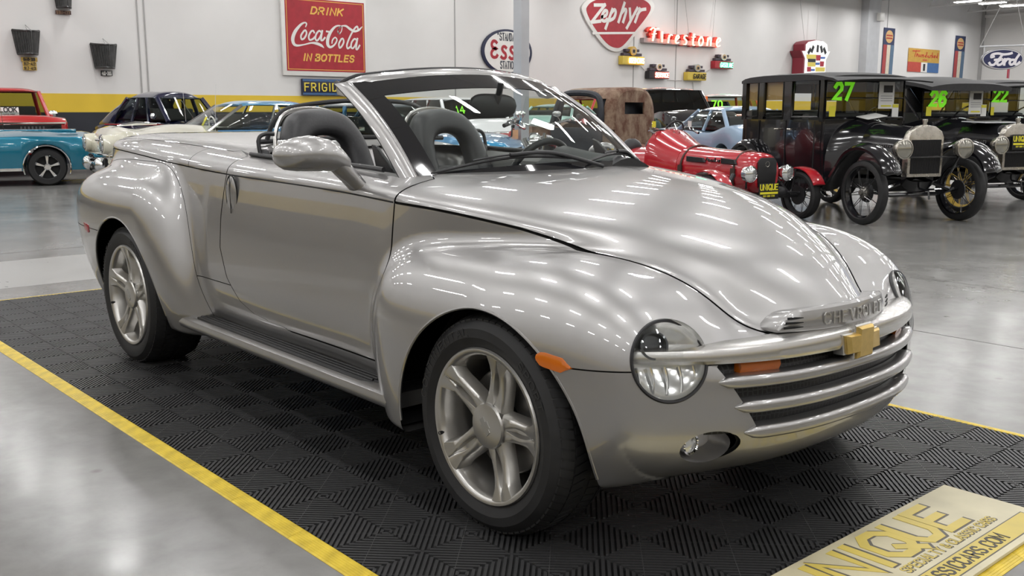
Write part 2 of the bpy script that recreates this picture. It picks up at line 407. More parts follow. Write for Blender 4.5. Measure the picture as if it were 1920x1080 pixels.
# ------------------------------------------------------------ tile mat under the roadster
def floor_mat():
    t = thing('floor_mat', 'black ribbed plastic tile mat with yellow edging under the silver roadster', 'mat')
    X0, Y0, CX, CY, NX, NY = -5.280, -1.352, .1955, .1930, 33, 14
    MATB = vary(mat('mat_black', (.010, .010, .0105), .50), 9, .25, .12)
    RIB = mat('mat_rib', (.030, .030, .031), .42); nt = RIB.node_tree; b = nt.nodes['Principled BSDF']
    tc = nt.nodes.new('ShaderNodeTexCoord'); n1 = nt.nodes.new('ShaderNodeTexNoise'); n2 = nt.nodes.new('ShaderNodeTexNoise')
    n1.inputs['Scale'].default_value = 1.3; n1.inputs['Detail'].default_value = 4; n2.inputs['Scale'].default_value = 55; n2.inputs['Detail'].default_value = 3
    nt.links.new(tc.outputs['Object'], n1.inputs['Vector']); nt.links.new(tc.outputs['Object'], n2.inputs['Vector'])
    mu = nt.nodes.new('ShaderNodeMath'); mu.operation = 'MULTIPLY'; nt.links.new(n1.outputs['Fac'], mu.inputs[0]); nt.links.new(n2.outputs['Fac'], mu.inputs[1])
    c = ramp_mix(nt, mu.outputs[0], (.032, .032, .033), (.17, .168, .16), .40, .47); nt.links.new(c, b.inputs['Base Color'])
    MB().box((X0+NX*CX/2, Y0+NY*CY/2, .003), (NX*CX, NY*CY, .006)).build('mat_base', MATB, t)
    mb = MB(); s = 1/math.sqrt(2); sp = .0176; w = .0052
    for i in range(NX):
        for j in range(NY):
            cx, cy = X0+(i+.5)*CX, Y0+(j+.5)*CY
            d = 1 if (i+j) % 2 == 0 else -1
            k = -7
            for k in range(-7, 8):
                off = k*sp
                # rib along (1, d); its centre line is shifted by off along (-d, 1)
                L = (CX+CY)/2*s-abs(off)
                if L < .006: continue
                px, py = cx-d*off*s, cy+off*s
                q = []
                for e, f in ((-1, -1), (1, -1), (1, 1), (-1, 1)):
                    LL = L-.0012
                    q.append((px+e*LL*s-f*w*d*s, py+e*LL*s*d+f*w*s))
                mb.add([(a, b_, .006) for a, b_ in q]+[(cx_, cy_, .0125) for cx_, cy_ in [((a-px)*.985+px, (b_-py)*.985+py) for a, b_ in q]], [(4, 5, 6, 7), (0, 1, 5, 4), (1, 2, 6, 5), (2, 3, 7, 6), (3, 0, 4, 7)] if True else [])
    me = bpy.data.meshes.new('mat_ribs'); me.from_pydata(mb.v, [], mb.f)
    bm = bmesh.new(); bm.from_mesh(me); bmesh.ops.recalc_face_normals(bm, faces=bm.faces); bm.to_mesh(me); bm.free()
    link_mesh('rib_pattern', me, RIB, t)
    # joints between tiles run through every second node
    mb = MB()
    for k in range(-14, 40):
        for d in (1, -1):
            c0 = (.39+.968)+.393*k if d == -1 else (.39-.968)+.393*(k-12)
            pts = []
            for xx in (X0, X0+NX*CX):
                yy = (c0-xx) if d == -1 else (xx-c0)
                pts.append((xx, yy))
            (xa, ya), (xb, yb) = pts
            lo, hi = Y0, Y0+NY*CY
            ts = [0, 1]
            tt = sorted([(lo-ya)/(yb-ya), (hi-ya)/(yb-ya)]); a, b2 = max(0, tt[0]), min(1, tt[1])
            if b2 <= a: continue
            P = Vector((xa+(xb-xa)*a, ya+(yb-ya)*a, .0128)); Q = Vector((xa+(xb-xa)*b2, ya+(yb-ya)*b2, .0128))
            n = (Q-P).normalized(); sd = Vector((-n.y, n.x, 0))*.0011
            mb.add([P-sd, Q-sd, Q+sd, P+sd], [(0, 1, 2, 3)])
    me = bpy.data.meshes.new('tile_joint'); me.from_pydata(mb.v, [], mb.f); link_mesh('tile_joint', me, mat('mat_joint', (.055, .055, .055), .5), t)
    # ribbed yellow ramps all round
    YE = vary(mat('yellow_edging', (.74, .55, .055), .42), 14, .10, .08, dark=(.50, .36, .03))
    def ramp_piece(L):
        mb = MB(); wdt = .062; prof = [(0, 0), (0, .0125), (.004, .0132)]
        for k in range(6):
            a = .006+.0085*k; z = .0135-.0095*(k/6)**1.2
            prof += [(a, z), (a+.005, z-.0006), (a+.0055, z-.0018), (a+.0085, z-.002)]
        prof += [(wdt, .002), (wdt, 0)]
        mb.prism(prof, -L/2+.0008, L/2-.0008, 'xz')   # across, up; along third axis
        return mb
    src = {}
    def piece(L, loc, rz):
        if L not in src: src[L] = ramp_piece(L).build('edge_ramp', YE, t); o = src[L]
        else: o = src[L].copy(); COL.objects.link(o); o.parent = t
        o.location = loc; o.rotation_euler = (0, 0, rz)
    LX = .4035; n = 16
    for k in range(n):
        x = -2.77-.4035*6+.4035*(k+.5)-.03
        if x+LX/2 > 1.20: continue
        piece(.4035, (x, Y0, 0), -PI/2); piece(.4035, (x, Y0+NY*CY, 0), PI/2)
    for k in range(7):
        y = Y0+.386*(k+.5); piece(.386, (X0+NX*CX, y, 0), 0); piece(.386, (X0, y, 0), PI)
floor_mat()

# ------------------------------------------------------------ name board lying on the mat
def name_board():
    t = thing('name_board', 'cream plastic sign board with yellow lettering lying on the mat corner', 'sign', (1.005, -.27, .0135))
    CREAM = vary(mat('board_cream', (.60, .545, .37), .42), 7, .07, .08, dark=(.50, .45, .30))
    YEL = vary(mat('board_yellow', (.60, .47, .10), .45), 10, .08, .08); GREY = mat('board_shadow_print', (.10, .09, .075), .5)
    MB().box((0, 0, .006), (.385, 1.64, .012)).build('board', CREAM, t, bevel=.003)
    fn = lambda u, v, o: Vector((.19-v, u, .012+o))
    mb = MB(); lettering(mb, 'UNIQUE', .150, .040, fn, .0006, wid=.80, gap=.20, slant=.0, u0=.168, v0=.187); a = mb.build('title_shadow', GREY, t)
    mb = MB(); lettering(mb, 'UNIQUE', .150, .033, fn, .0012, wid=.80, gap=.20, u0=.160, v0=.190); mb.build('title_lettering', YEL, t)
    mb = MB(); lettering(mb, 'SPECIALTY & CLASSIC CARS', .030, .0085, fn, .0006, wid=.66, gap=.24, u0=.36, v0=.125); mb.build('subtitle_shadow', GREY, t)
    mb = MB(); lettering(mb, 'SPECIALTY & CLASSIC CARS', .030, .005, fn, .0011, wid=.66, gap=.24, u0=.357, v0=.127); mb.build('subtitle_lettering', YEL, t)
    mb = MB(); mb.box((.13, .02, .0122), (.082, 1.50, .0010)); mb.build('address_bar_border', GREY, t)
    mb = MB(); mb.box((.13, .02, .0124), (.074, 1.49, .0012)); bar = mb.build('address_bar', YEL, t)
    mb = MB(); lettering(mb, 'UNIQUECLASSICCARS.COM', .045, .0075, lambda u, v, o: Vector((.19-v, u, .013+o)), .0008, wid=.62, gap=.22, u0=.155, v0=.038); mb.build('address_lettering', mat('board_ink', (.05, .045, .04), .5), t)
name_board()

# ============================================================ silver roadster pickup
# implicit body: hull + four pontoon fenders + nose, blended, then meshed and cut along its shut lines
ZS_T = spline1([-4.0,-3.37,-2.42,-2.0,-.634,-.372,-.118,.081,.174,.31,.44,.514,.58,.75], [1.13,1.118,1.07,1.055,1.017,.995,.955,.915,.893,.842,.768,.712,.655,.55])
W_T = spline1([-4.0,-3.6,-3.0,-2.4,-1.6,-.9,-.633,-.372,-.118,.081,.174,.31,.44,.514,.58,.7], [.61,.722,.772,.79,.80,.80,.80,.762,.678,.59,.541,.467,.391,.344,.30,.20])
ZT_T = spline1([-4.0,-3.4,-2.6,-2.0,-1.4,-.9,-.6,-.3,0,.2,.36,.47,.55,.6,.66,.72,.8], [1.205,1.21,1.19,1.165,1.15,1.14,1.12,1.093,1.06,1.022,.972,.928,.885,.85,.80,.745,.68])
N_T = spline1([-4.0,-2.2,-1.2,-.6,0,.5,.8], [5,5,4,2.5,1.85,1.7,1.7])
def smin(a, b, k):
    h = np.clip(.5+.5*(b-a)/k, 0, 1)
    return b+(a-b)*h-k*h*(1-h)
def smax(a, b, k): return -smin(-a, -b, k)
def norm_field(F, P):
    """first-order distance of an implicit field"""
    e = 2e-3; f0 = F(P); g = 0
    for i in range(3):
        Q = P.copy(); Q[:, i] += e
        g = g+((F(Q)-f0)/e)**2
    return f0/np.sqrt(g+1e-4)
def F_hull(P):
    x, y, z = P[:, 0], np.abs(P[:, 1]), P[:, 2]
    zs, w, zt, n = ZS_T(x), W_T(x), ZT_T(x), N_T(x)
    dz = np.clip(z-zs, 0, None)/np.maximum(zt-zs, .03)
    low = np.clip(zs-z, 0, None)
    wl = w+(.045*(1-(1-np.clip(low/.6, 0, 1))**2)-.07*np.clip((low-.45)/.3, 0, 1)**2)*np.clip((-.3-x)/.4, 0, 1)
    yn = y/wl
    return (yn**n+dz**2.3+1e-9)**(1/2.3)-1
def pw(a, p): return np.clip(a, 0, None)**p
def F_ffend(P):
    x, y, z = P[:, 0], np.abs(P[:, 1]), P[:, 2]
    yc, zc = .58, .50
    fx = np.clip((x+.1)/.6, 0, 1)
    a = np.where(y > yc, .375, .42); b = np.where(z > zc, .405, .62-.30*fx*fx)
    xr = pw((-.30-x)/(.47-.10*pw((.62-z)/.38, 2)), 3.2); xf = pw((x-.02)/.55, 2.2)
    return (pw(np.abs(y-yc)/a, 3.1)+pw(np.abs(z-zc)/b, 2.8)+xr+xf)**(1/2.6)-1
def F_nose(P):
    x, y, z = P[:, 0], np.abs(P[:, 1]), P[:, 2]
    xr = 1.06-.12*pw((.46-z)/.24, 2)-.10*pw((z-.50)/.3, 2)
    return (pw(y/.965, 2.55)+pw((x+.30)/xr, 2.2)+pw(np.abs(z-.47)/np.where(z > .47, .30, .34), 5))**(1/2.3)-1
def F_rfend(P):
    x, y, z = P[:, 0], np.abs(P[:, 1]), P[:, 2]
    yc, zc = .62, .74
    a = np.where(y > yc, .372, .42)-.05*pw((.74-z)/.4, 1.6); b = np.where(z > zc, .315, .75)
    x1 = -2.66+.17*np.clip((.75-z)/.4, -1, 1)
    xf = pw((x-x1)/.30, 2.4); xr = pw((-3.05-x)/(.92-.12*pw((.74-z)/.4, 1.6)), 2.5)
    return (pw(np.abs(y-yc)/a, 3.2)+pw(np.abs(z-zc)/b, 2.9)+xr+xf)**(1/2.6)-1
def body_sdf(P):
    x, y, z = P[:, 0], np.abs(P[:, 1]), P[:, 2]
    h = norm_field(F_hull, P)
    h = smax(h, np.where(x > .1, .60-z, -1.0), .03)
    xn = .745-.07*(y/.33)**2; tail = -3.86+.12*(y/.7)**2
    h = smax(h, x-xn, .05)
    h = smax(h, tail-x+.06*np.clip(.9-z, 0, 1), .05)
    ff = norm_field(F_ffend, P); ns = norm_field(F_nose, P); rf = norm_field(F_rfend, P)
    ns = smax(ns, -.02-x, .12)
    d = smin(ff, ns, .10)
    d = smin(h, d, .05)
    d = smin(d, rf, .08)
    return smax(d, .24-z, .03)
def surface_net(f, lo, hi, h):
    ax = [np.arange(lo[i], hi[i]+h, h) for i in range(3)]; sh = tuple(len(a) for a in ax)
    V = np.empty(sh)
    for k in range(sh[0]):
        Y, Z = np.meshgrid(ax[1], ax[2], indexing='ij')
        V[k] = f(np.stack([np.full(Y.size, ax[0][k]), Y.ravel(), Z.ravel()], 1)).reshape(Y.shape)
    S = V < 0
    c = [S[i:sh[0]-1+i, j:sh[1]-1+j, k:sh[2]-1+k] for i in (0, 1) for j in (0, 1) for k in (0, 1)]
    cnt = sum(q.astype(int) for q in c); act = (cnt > 0) & (cnt < 8)
    I = np.argwhere(act); idx = -np.ones(act.shape, int); idx[act] = np.arange(len(I))
    acc = np.zeros((len(I), 3)); num = np.zeros(len(I))
    cor = [(i, j, k) for i in (0, 1) for j in (0, 1) for k in (0, 1)]
    for a in range(8):
        for b in range(a+1, 8):
            d = [cor[b][q]-cor[a][q] for q in range(3)]
            if sum(map(abs, d)) != 1: continue
            va = V[tuple((I+cor[a]).T)]; vb = V[tuple((I+cor[b]).T)]; m = (va < 0) != (vb < 0)
            t = np.where(m, va/np.where(m, va-vb, 1), 0)
            acc += np.where(m[:, None], np.array(cor[a])+t[:, None]*np.array(d), 0); num += m
    P = np.array(lo)+(I+acc/num[:, None])*h
    quads = []
    for axis in range(3):
        s1 = [slice(0, n-1) for n in sh]; s0 = list(s1)
        A = S; B = np.roll(S, -1, axis)
        m = A != B
        e = np.argwhere(m)
        e = e[(e[:, axis] < sh[axis]-1)]
        o1, o2 = [(1, 2), (2, 0), (0, 1)][axis]
        e = e[(e[:, o1] > 0) & (e[:, o2] > 0) & (e[:, o1] < sh[o1]-1) & (e[:, o2] < sh[o2]-1)]
        def g(d1, d2):
            q = e.copy(); q[:, o1] -= d1; q[:, o2] -= d2; return idx[tuple(q.T)]
        Q = np.stack([g(1, 1), g(0, 1), g(0, 0), g(1, 0)], 1)
        ins = S[tuple(e.T)]
        Q[~ins] = Q[~ins][:, ::-1]
        quads.append(Q)
    Q = np.concatenate(quads); Q = Q[(Q >= 0).all(1)]
    return P, np.concatenate([Q[:, [0, 1, 2]], Q[:, [0, 2, 3]]])
def grad(f, P):
    e = 1.5e-3; g = np.zeros_like(P)
    for i in range(3):
        A = P.copy(); B = P.copy(); A[:, i] += e; B[:, i] -= e
        g[:, i] = (f(A)-f(B))/(2*e)
    return g
def clip(P, N, T, s):
    """split a triangle mesh by the sign of s at its vertices: (s<0 part, s>=0 part)"""
    s = np.where(np.abs(s) < 1e-6, 1e-6, s); out = []
    for sg in (-1, 1):
        q = s*sg > 0
        k = q[T].sum(1)
        full = T[k == 3]
        newP = []; newN = []; tris = [full]; n0 = len(P)
        one = T[k == 1]; two = T[k == 2]
        def rot(tt, want):
            r = tt.copy()
            m = q[tt] == want
            j = m.argmax(1)
            return np.stack([tt[np.arange(len(tt)), (j+i) % 3] for i in range(3)], 1)
        def cut(a, b):
            t = s[a]/(s[a]-s[b]); newP.append(P[a]+(P[b]-P[a])*t[:, None])
            n = N[a]+(N[b]-N[a])*t[:, None]; newN.append(n/np.linalg.norm(n, axis=1, keepdims=True))
            st = n0+sum(len(z) for z in newP[:-1]); return np.arange(st, st+len(a))
        if len(one):
            r = rot(one, True); ab = cut(r[:, 0], r[:, 1]); ac = cut(r[:, 0], r[:, 2])
            tris.append(np.stack([r[:, 0], ab, ac], 1))
        if len(two):
            r = rot(two, False); ab = cut(r[:, 1], r[:, 0]); ac = cut(r[:, 2], r[:, 0])
            tris.append(np.stack([ab, r[:, 1], r[:, 2]], 1)); tris.append(np.stack([ab, r[:, 2], ac], 1))
        PP = np.concatenate([P]+newP); NN = np.concatenate([N]+newN); TT = np.concatenate(tris)
        u, inv = np.unique(TT, return_inverse=True)
        out.append((PP[u], NN[u], inv.reshape(-1, 3)))
    return out
def mirror(m):
    P, N, T = m
    f = np.array([1, -1, 1])
    return np.concatenate([P, P*f]), np.concatenate([N, N*f]), np.concatenate([T, T[:, ::-1]+len(P)])
def np_mesh(name, m, material, parent=None, weld=True):
    P, N, T = m
    if weld:
        key = np.round(P*2e5).astype(np.int64)
        _, first, inv = np.unique(key, axis=0, return_index=True, return_inverse=True)
        inv = inv.ravel()
        T = inv[T]; P = P[first]; N = N[first]
        T = T[(T[:, 0] != T[:, 1]) & (T[:, 1] != T[:, 2]) & (T[:, 0] != T[:, 2])]
    me = bpy.data.meshes.new(name); me.from_pydata(P.tolist(), [], T.tolist())
    me.polygons.foreach_set('use_smooth', np.ones(len(me.polygons), bool))
    me.normals_split_custom_set_from_vertices(N.tolist())
    return link_mesh(name, me, material, parent)

def silver_paint():
    m = mat('silver_metallic_paint', (.365, .359, .357), .37, .86, 1.0)
    nt = m.node_tree; b = nt.nodes['Principled BSDF']
    tc = nt.nodes.new('ShaderNodeTexCoord'); vo = nt.nodes.new('ShaderNodeTexVoronoi'); vo.inputs['Scale'].default_value = 900
    nt.links.new(tc.outputs['Object'], vo.inputs['Vector'])
    mr = nt.nodes.new('ShaderNodeMapRange'); mr.inputs['To Min'].default_value = .34; mr.inputs['To Max'].default_value = .41
    nt.links.new(vo.outputs['Color'], mr.inputs['Value']); nt.links.new(mr.outputs['Result'], b.inputs['Roughness'])
    b.inputs['Coat Roughness'].default_value = .012; b.inputs['Coat IOR'].default_value = 1.6
    return m
SILVER = silver_paint()
SATIN = mat('satin_silver_plastic', (.60, .59, .57), .26, .92, .4)
ALLOY = mat('cast_alloy', (.50, .49, .47), .30, .9, .3)
AMBER = mat('amber_lens', (.55, .13, .008), .18, 0, .6)
REDLENS = mat('red_lens', (.30, .02, .03), .2, 0, .6)
GOLD = vary(mat('gold_emblem', (.60, .42, .13), .32, .75, .3), 50, .08, .06)
CLEAR = glass('clear_lens', (.97, .98, .98), .05)
SCREEN = glass('windscreen_glass', (.86, .91, .89), .12)
DEFLECT = glass('tinted_rear_glass', (.62, .64, .62), .02)
FRIT = mat('black_glass_border', (.012, .012, .014), .06, 0, .5)

HERO = thing('pickup_roadster', 'silver open roadster pickup with bulging fenders parked on the black tile mat', 'car', (0, 0, 0))

def build_hero_body():
    P, T = surface_net(body_sdf, (-4.05, -1.06, .18), (.95, .05, 1.32), HERO_RES)
    for _ in range(3):
        d = body_sdf(P); g = grad(body_sdf, P); P = P-g*(d/np.maximum((g*g).sum(1), .2))[:, None]*.9
    N = grad(body_sdf, P); N /= np.linalg.norm(N, axis=1, keepdims=True)
    m = clip(P, N, T, P[:, 1])[0]
    def X(m): return m[0][:, 0], -m[0][:, 1], m[0][:, 2]
    def cut(m, fn):
        a, b = clip(m[0], m[1], m[2], fn(*X(m)))
        return a, b
    # wheel openings
    def arch(x, y, z):
        f = np.hypot(x-.005, z-.32)-.42; r = np.hypot(x+2.93, z-.36)-.432
        return np.maximum(np.minimum(f, r), .45-y)
    hole, m = cut(m, arch)
    # cockpit opening and the cowl well ahead of it
    def cock(x, y, z):
        front = -.735+.19*(1-np.clip(y/.66, 0, 1.2)**2)
        return np.maximum.reduce([x-front, -1.99+.05*(y/.6)**2-x, np.hypot(np.clip(y-.60, 0, 9), 0)-.085+.0*x, 1.0-z])
    hole, m = cut(m, cock)
    # dark inner skin just under the panels, so that shut lines read as gaps
    Q = (m[0]-m[1]*.014, m[1], m[2])
    Q = cut(Q, lambda x, y, z: np.where((np.hypot(x-.005, z-.32) < .45) & (y > .4), -1., 1.))[1]
    # headlamp eye
    c = np.array([.545, -.678, .637]); n = np.array([.80, -.50, .30]); n /= np.linalg.norm(n)
    u = np.cross([0, 0, 1.], n); u /= np.linalg.norm(u); v = np.cross(n, u)
    def eye(r):
        def f(x, y, z):
            d = np.stack([x, -y, z], 1)-c
            a, b, w = d @ u, d @ v, d @ n
            return np.maximum(np.sqrt((a/1.0)**2+(b/1.0)**2)-r, np.abs(w)-.16)
        return f
    Q = cut(Q, eye(.118))[1]
    lens, m = cut(m, eye(.122))
    lens = cut(lens, eye(.113))[0]
    # grille mouth, air slot over the bar, fog lamp pocket
    def mouth(x, y, z):
        w = .462+.10*(z-.41)/.17
        return np.maximum.reduce([y-w+.03, np.abs(z-.517)-.10, .3-x])
    hole, m = cut(m, mouth); Q = cut(Q, mouth)[1]
    def slot(x, y, z): return np.maximum.reduce([y-.302, .62-z, z-.70, (.71-.07*(y/.33)**2)-x])
    hole, m = cut(m, slot); Q = cut(Q, slot)[1]
    def fog(x, y, z): return np.maximum(((y-.565)/.088)**2+((z-.372)/.05)**2-1, .4-x)
    hole, m = cut(m, fog); Q = cut(Q, fog)[1]
    np_mesh('inner_shell', mirror(Q), DARK, HERO)
    gap = .0035
    parts = {}
    def zs(x): return ZS_T(x)
    # hood
    def hood(x, y, z): return np.maximum.reduce([smax(zs(x)+np.interp(x, [-.63, -.45, -.1, .2, .4, .52, .62], [0, .004, .008, -.006, -.045, -.06, -.05])-z, y-W_T(x)-np.interp(x, [-.63, -.35, -.15, .1, .28, .42, .6], [.07, .06, .05, .046, .044, .040, .045]), .02), -.634-.10*np.clip((.62-y)/.05, 0, 1)-x])
    a, m = clip_gap(m, hood, gap*1.3); parts['hood'] = a
    # doors
    zz = [.30, .40, .417, .424, .439, .485, .582, .714, .857, 1.02, 1.2]; xx = [-1.15, -1.35, -1.43, -1.53, -1.71, -1.84, -1.95, -2.02, -2.02, -1.995, -1.96]
    def door(x, y, z):
        return np.maximum.reduce([np.interp(z, zz, xx)-x, x+.634, .415-z, .55-y])
    a, m = clip_gap(m, door, gap); parts['door'] = a
    # bumpers
    def fb(x, y, z): return np.maximum(z-.618+.03*np.clip((.3-x)/.3, 0, 1)*-1, .08-x)
    a, m = clip_gap(m, fb, gap*.6); parts['front_bumper'] = a
    def rb(x, y, z): return np.maximum(z-.70, x+3.05)
    a, m = clip_gap(m, rb, gap*.6); parts['rear_bumper'] = a
    # fenders
    def ff(x, y, z):
        return -.634-x
    a, m = clip_gap(m, ff, gap); parts['front_fender'] = a
    def rf(x, y, z):
        P = np.stack([x, y, z], 1)
        return np.maximum(norm_field(F_rfend, P)-norm_field(F_hull, P)-.02, x+2.05)
    a, m = clip_gap(m, rf, gap*.5); parts['rear_fender'] = a
    # cargo cover and the panel behind the door
    def cover(x, y, z): return np.maximum.reduce([x+2.10-.08*(y/.7)**2*-1, y-.665, 1.05-z, -3.72-x])
    a, m = clip_gap(m, cover, gap); parts['cargo_cover'] = a
    def cab(x, y, z): return np.maximum(-2.43-.06*np.clip(1.07-z, 0, .1)/.1-x, zs(x)-z)
    a, m = clip_gap(m, cab, gap*.8); parts['cab_corner_panel'] = a
    def bedrail(x, y, z): return zs(x)-z
    a, m = clip_gap(m, bedrail, gap*.8); parts['bed_rail'] = a
    def sill(x, y, z): return np.maximum(z-.55, -2.3-x)
    a, m = clip_gap(m, sill, gap*.6); parts['sill'] = a
    parts['bed_side'] = m
    for k in ('hood', 'front_bumper', 'rear_bumper', 'cargo_cover'):
        np_mesh(k, mirror(parts[k]), SILVER, HERO)
    F = np.array([1, -1, 1.])
    doors = []
    for k in ('door', 'front_fender', 'rear_fender', 'cab_corner_panel', 'bed_rail', 'sill', 'bed_side'):
        A = parts[k]
        o1 = np_mesh(k, A, SILVER, HERO); o2 = np_mesh(k, (A[0]*F, A[1]*F, A[2][:, ::-1]), SILVER, HERO)
        if k == 'door': doors = [o1, o2]
    for s in (1, -1):
        S = np.array([1, s, 1.])
        L = (lens[0]*S+(n*S)*.004, lens[1]*S, lens[2] if s == 1 else lens[2][:, ::-1])
        ho = np_mesh('headlamp_lens', L, CLEAR, HERO)
        cc, nn, uu, vv = c*S, n*S, u*S, v*S
        mb = MB()
        def ring(r, w, k=40): return [tuple(cc+uu*(r*math.cos(2*PI*i/k))+vv*(r*math.sin(2*PI*i/k))+nn*w) for i in range(k)]
        mb.loft([ring(.122, -.004), ring(.116, -.018), ring(.098, -.036), ring(.06, -.050), ring(.02, -.055), ring(.001, -.055)], cap=False)
        mb.build('headlamp_reflector', mat('headlamp_silver', (.84, .84, .83), .16, .8), ho, deg=60)
        mb = MB()   # projector barrel in the upper half, ribbed bowl in the lower
        b0 = cc-uu*.035*s+vv*.045
        def ring2(r, w, k=24): return [tuple(b0+uu*(r*math.cos(2*PI*i/k))+vv*(r*math.sin(2*PI*i/k))+nn*(w+.012)) for i in range(k)]
        mb.loft([ring2(.040, -.08), ring2(.042, -.02), ring2(.036, -.018), ring2(.032, -.05)], cap=True)
        mb.build('headlamp_projector', mat('projector_grey', (.10, .105, .11), .12, .6), ho)
        mb = MB()
        for j in range(5):
            w = -.05-.012*j
            q = [tuple(cc+uu*(-.085+.0425*j+.006*math.sin(t*3))+vv*(-.015-.08*t)+nn*(-.036)) for t in (0, .25, .5, .75, 1)]
            mb.tube(q, .004, 6)
        mb.build('headlamp_rib', mat('headlamp_silver', (.7, .7, .7), .15, 1), ho)
        # the seal follows the body's own surface
        k = 72; ps = np.array([cc*S+u*(.1175*math.cos(2*PI*i/k))+v*(.1175*math.sin(2*PI*i/k)) for i in range(k)])
        for _ in range(6):
            d = body_sdf(ps); ps = ps-n*(d*1.15)[:, None]
        ps = ps*S
        MB().tube([tuple(q) for q in ps], .0055, 6, closed=True).build('headlamp_seal', BLACKP, ho)
    return doors
def clip_gap(m, fn, g):
    """take the part fn<0 out of m, with a slit of half-width g along the cut"""
    def S(m): return fn(m[0][:, 0], -m[0][:, 1], m[0][:, 2])
    a = clip(m[0], m[1], m[2], S(m)+g)[0]
    b = clip(m[0], m[1], m[2], S(m)-g)[1]
    return a, b
HERO_RES = .0135
HERO_DOORS = build_hero_body()

# plan of the nose at a height, for everything mounted on it
def nose_x(y, z, f=None):
    lo, hi = -.2, 1.0
    F = f or body_sdf
    for _ in range(26):
        mid = (lo+hi)/2
        if F(np.array([[mid, y, z]]))[0] < 0: lo = mid
        else: hi = mid
    return lo
NZ = lambda y, z: nose_x(y, z, lambda P: norm_field(F_nose, P))
def hero_front():
    # honeycomb grille behind the bars
    m = mat('black_honeycomb_grille', (.012, .012, .013), .45)
    nt = m.node_tree; b = nt.nodes['Principled BSDF']
    tc = nt.nodes.new('ShaderNodeTexCoord'); mp = nt.nodes.new('ShaderNodeMapping'); vo = nt.nodes.new('ShaderNodeTexVoronoi')
    mp.inputs['Scale'].default_value = (0, 62, 62); vo.feature = 'DISTANCE_TO_EDGE'; vo.inputs['Randomness'].default_value = .25; vo.inputs['Scale'].default_value = 1
    cr = nt.nodes.new('ShaderNodeValToRGB'); cr.color_ramp.elements[0].position = .1; cr.color_ramp.elements[1].position = .16
    cr.color_ramp.elements[0].color = (.035, .035, .037, 1); cr.color_ramp.elements[1].color = (.003, .003, .003, 1)
    nt.links.new(tc.outputs['Object'], mp.inputs[0]); nt.links.new(mp.outputs[0], vo.inputs['Vector']); nt.links.new(vo.outputs['Distance'], cr.inputs[0]); nt.links.new(cr.outputs[0], b.inputs['Base Color'])
    ys = np.linspace(-.56, .56, 33); rings = []
    rings = [[(NZ(abs(y), z)-.035, y, z) for y in ys] for z in (.40, .45, .5, .55, .60, .64)]
    MB().loft(rings, cap=False, closed=False).build('grille_mesh', m, HERO, deg=60)
    MB().box((.575, 0, .660), (.20, .52, .085)).build('air_slot', DARK, HERO)
    # three body-colour bars
    for zc, hw, h, tip in ((.566, .555, .040, .05), (.490, .510, .040, .05), (.409, .475, .042, .05)):
        rings = []
        for t in np.linspace(-1, 1, 41):
            y = t*hw; k = min(1, (1-abs(t))*hw/.035)**.5; k = max(k, .12)
            x = NZ(abs(y), zc)
            e = .5e-2; tx = (NZ(abs(y+e), zc)-NZ(abs(y-e), zc))/(2*e); nn = Vector((1, -tx, 0)).normalized()
            c = Vector((x, y, zc)); pr = []
            for dz, o in ((.5, -.03), (.5, .006), (.44, .014), (.2, .019), (-.2, .019), (-.42, .012), (-.5, .002), (-.5, -.03)):
                pr.append(tuple(c+nn*(o*k if o > 0 else o)+Vector((0, 0, dz*h*k))))
            rings.append(pr)
        MB().loft(rings).build('grille_bar', SILVER, HERO, deg=50)
    # satin cross bar through the head lamps
    rings = []
    for t in np.linspace(-1, 1, 49):
        y = t*.775; a = abs(t)
        x = NZ(abs(y), .60)+.012+.012*(1-a); zc = .642+.012*(1-a*a)
        e = 5e-3; tx = (NZ(abs(y+e), .60)-NZ(abs(y-e), .60))/(2*e); nn = Vector((1, -tx, 0)).normalized()
        h = .021+.012*(1-a)**.8; dp = .045+.06*(1-a)**.7
        c = Vector((x, y, zc))
        rings.append([tuple(c+nn*o+Vector((0, 0, dz))) for o, dz in ((-dp, h), (-.012, h*.98), (.004, h*.72), (.010, h*.2), (.010, -h*.5), (.0, -h), (-.03, -h), (-dp, -h*.4))])
    MB().loft(rings).build('cross_bar', SATIN, HERO, deg=35)
    # bow tie emblem
    y0 = -.022; x0 = NZ(0, .60)+.036
    out = [(-.088, -.030), (-.042, -.030), (-.042, -.050), (.042, -.050), (.042, -.030), (.102, -.030), (.088, .030), (.042, .030), (.042, .050), (-.042, .050), (-.042, .030), (-.102, .030)]
    def em(k, dx, d): return [(x0+dx-.35*abs(a)*k*.25, y0+a*k, .636+b*k) for a, b in out]
    MB().loft([em(1.12, -.03, 0), em(1.10, .002, 0), em(1.0, .004, 0)]).build('emblem_surround', SATIN, HERO, deg=25)
    MB().loft([em(1.0, 0, 0), em(1.0, .012, 0), em(.86, .020, 0)]).build('bow_tie_emblem', GOLD, HERO, deg=25)
    # name plate on the hood lip
    def hx(y, z): return nose_x(y, z)
    ys = np.linspace(-.312, .312, 31)
    rings = []
    for y in ys:
        a = abs(y)/.312; zt = .756-.012*a*a; zt -= .045*max(0, (a-.80)/.2)**2; zb = .684
        xb = .742-.085*a*a
        rings.append([(xb-.05, y, zb), (xb+.004, y, zb), (xb+.008, y, zb+.006), (xb+.006, y, (zb+zt)/2), (xb-.002, y, zt-.006), (xb-.012, y, zt), (xb-.07, y, zt-.01)])
    pl = MB().loft(rings).build('name_plate', SILVER, HERO, deg=40)
    mb = MB()
    fn = lambda u, v, o: Vector((.742-.085*(u/.335)**2+.006-.10*max(0, v-.715)+o, u, v))
    lettering(mb, 'CHEVROLET', .033, .0048, fn, .0035, wid=.72, gap=.42, u0=.0, v0=.702)
    mb.build('plate_lettering', SATIN, pl)
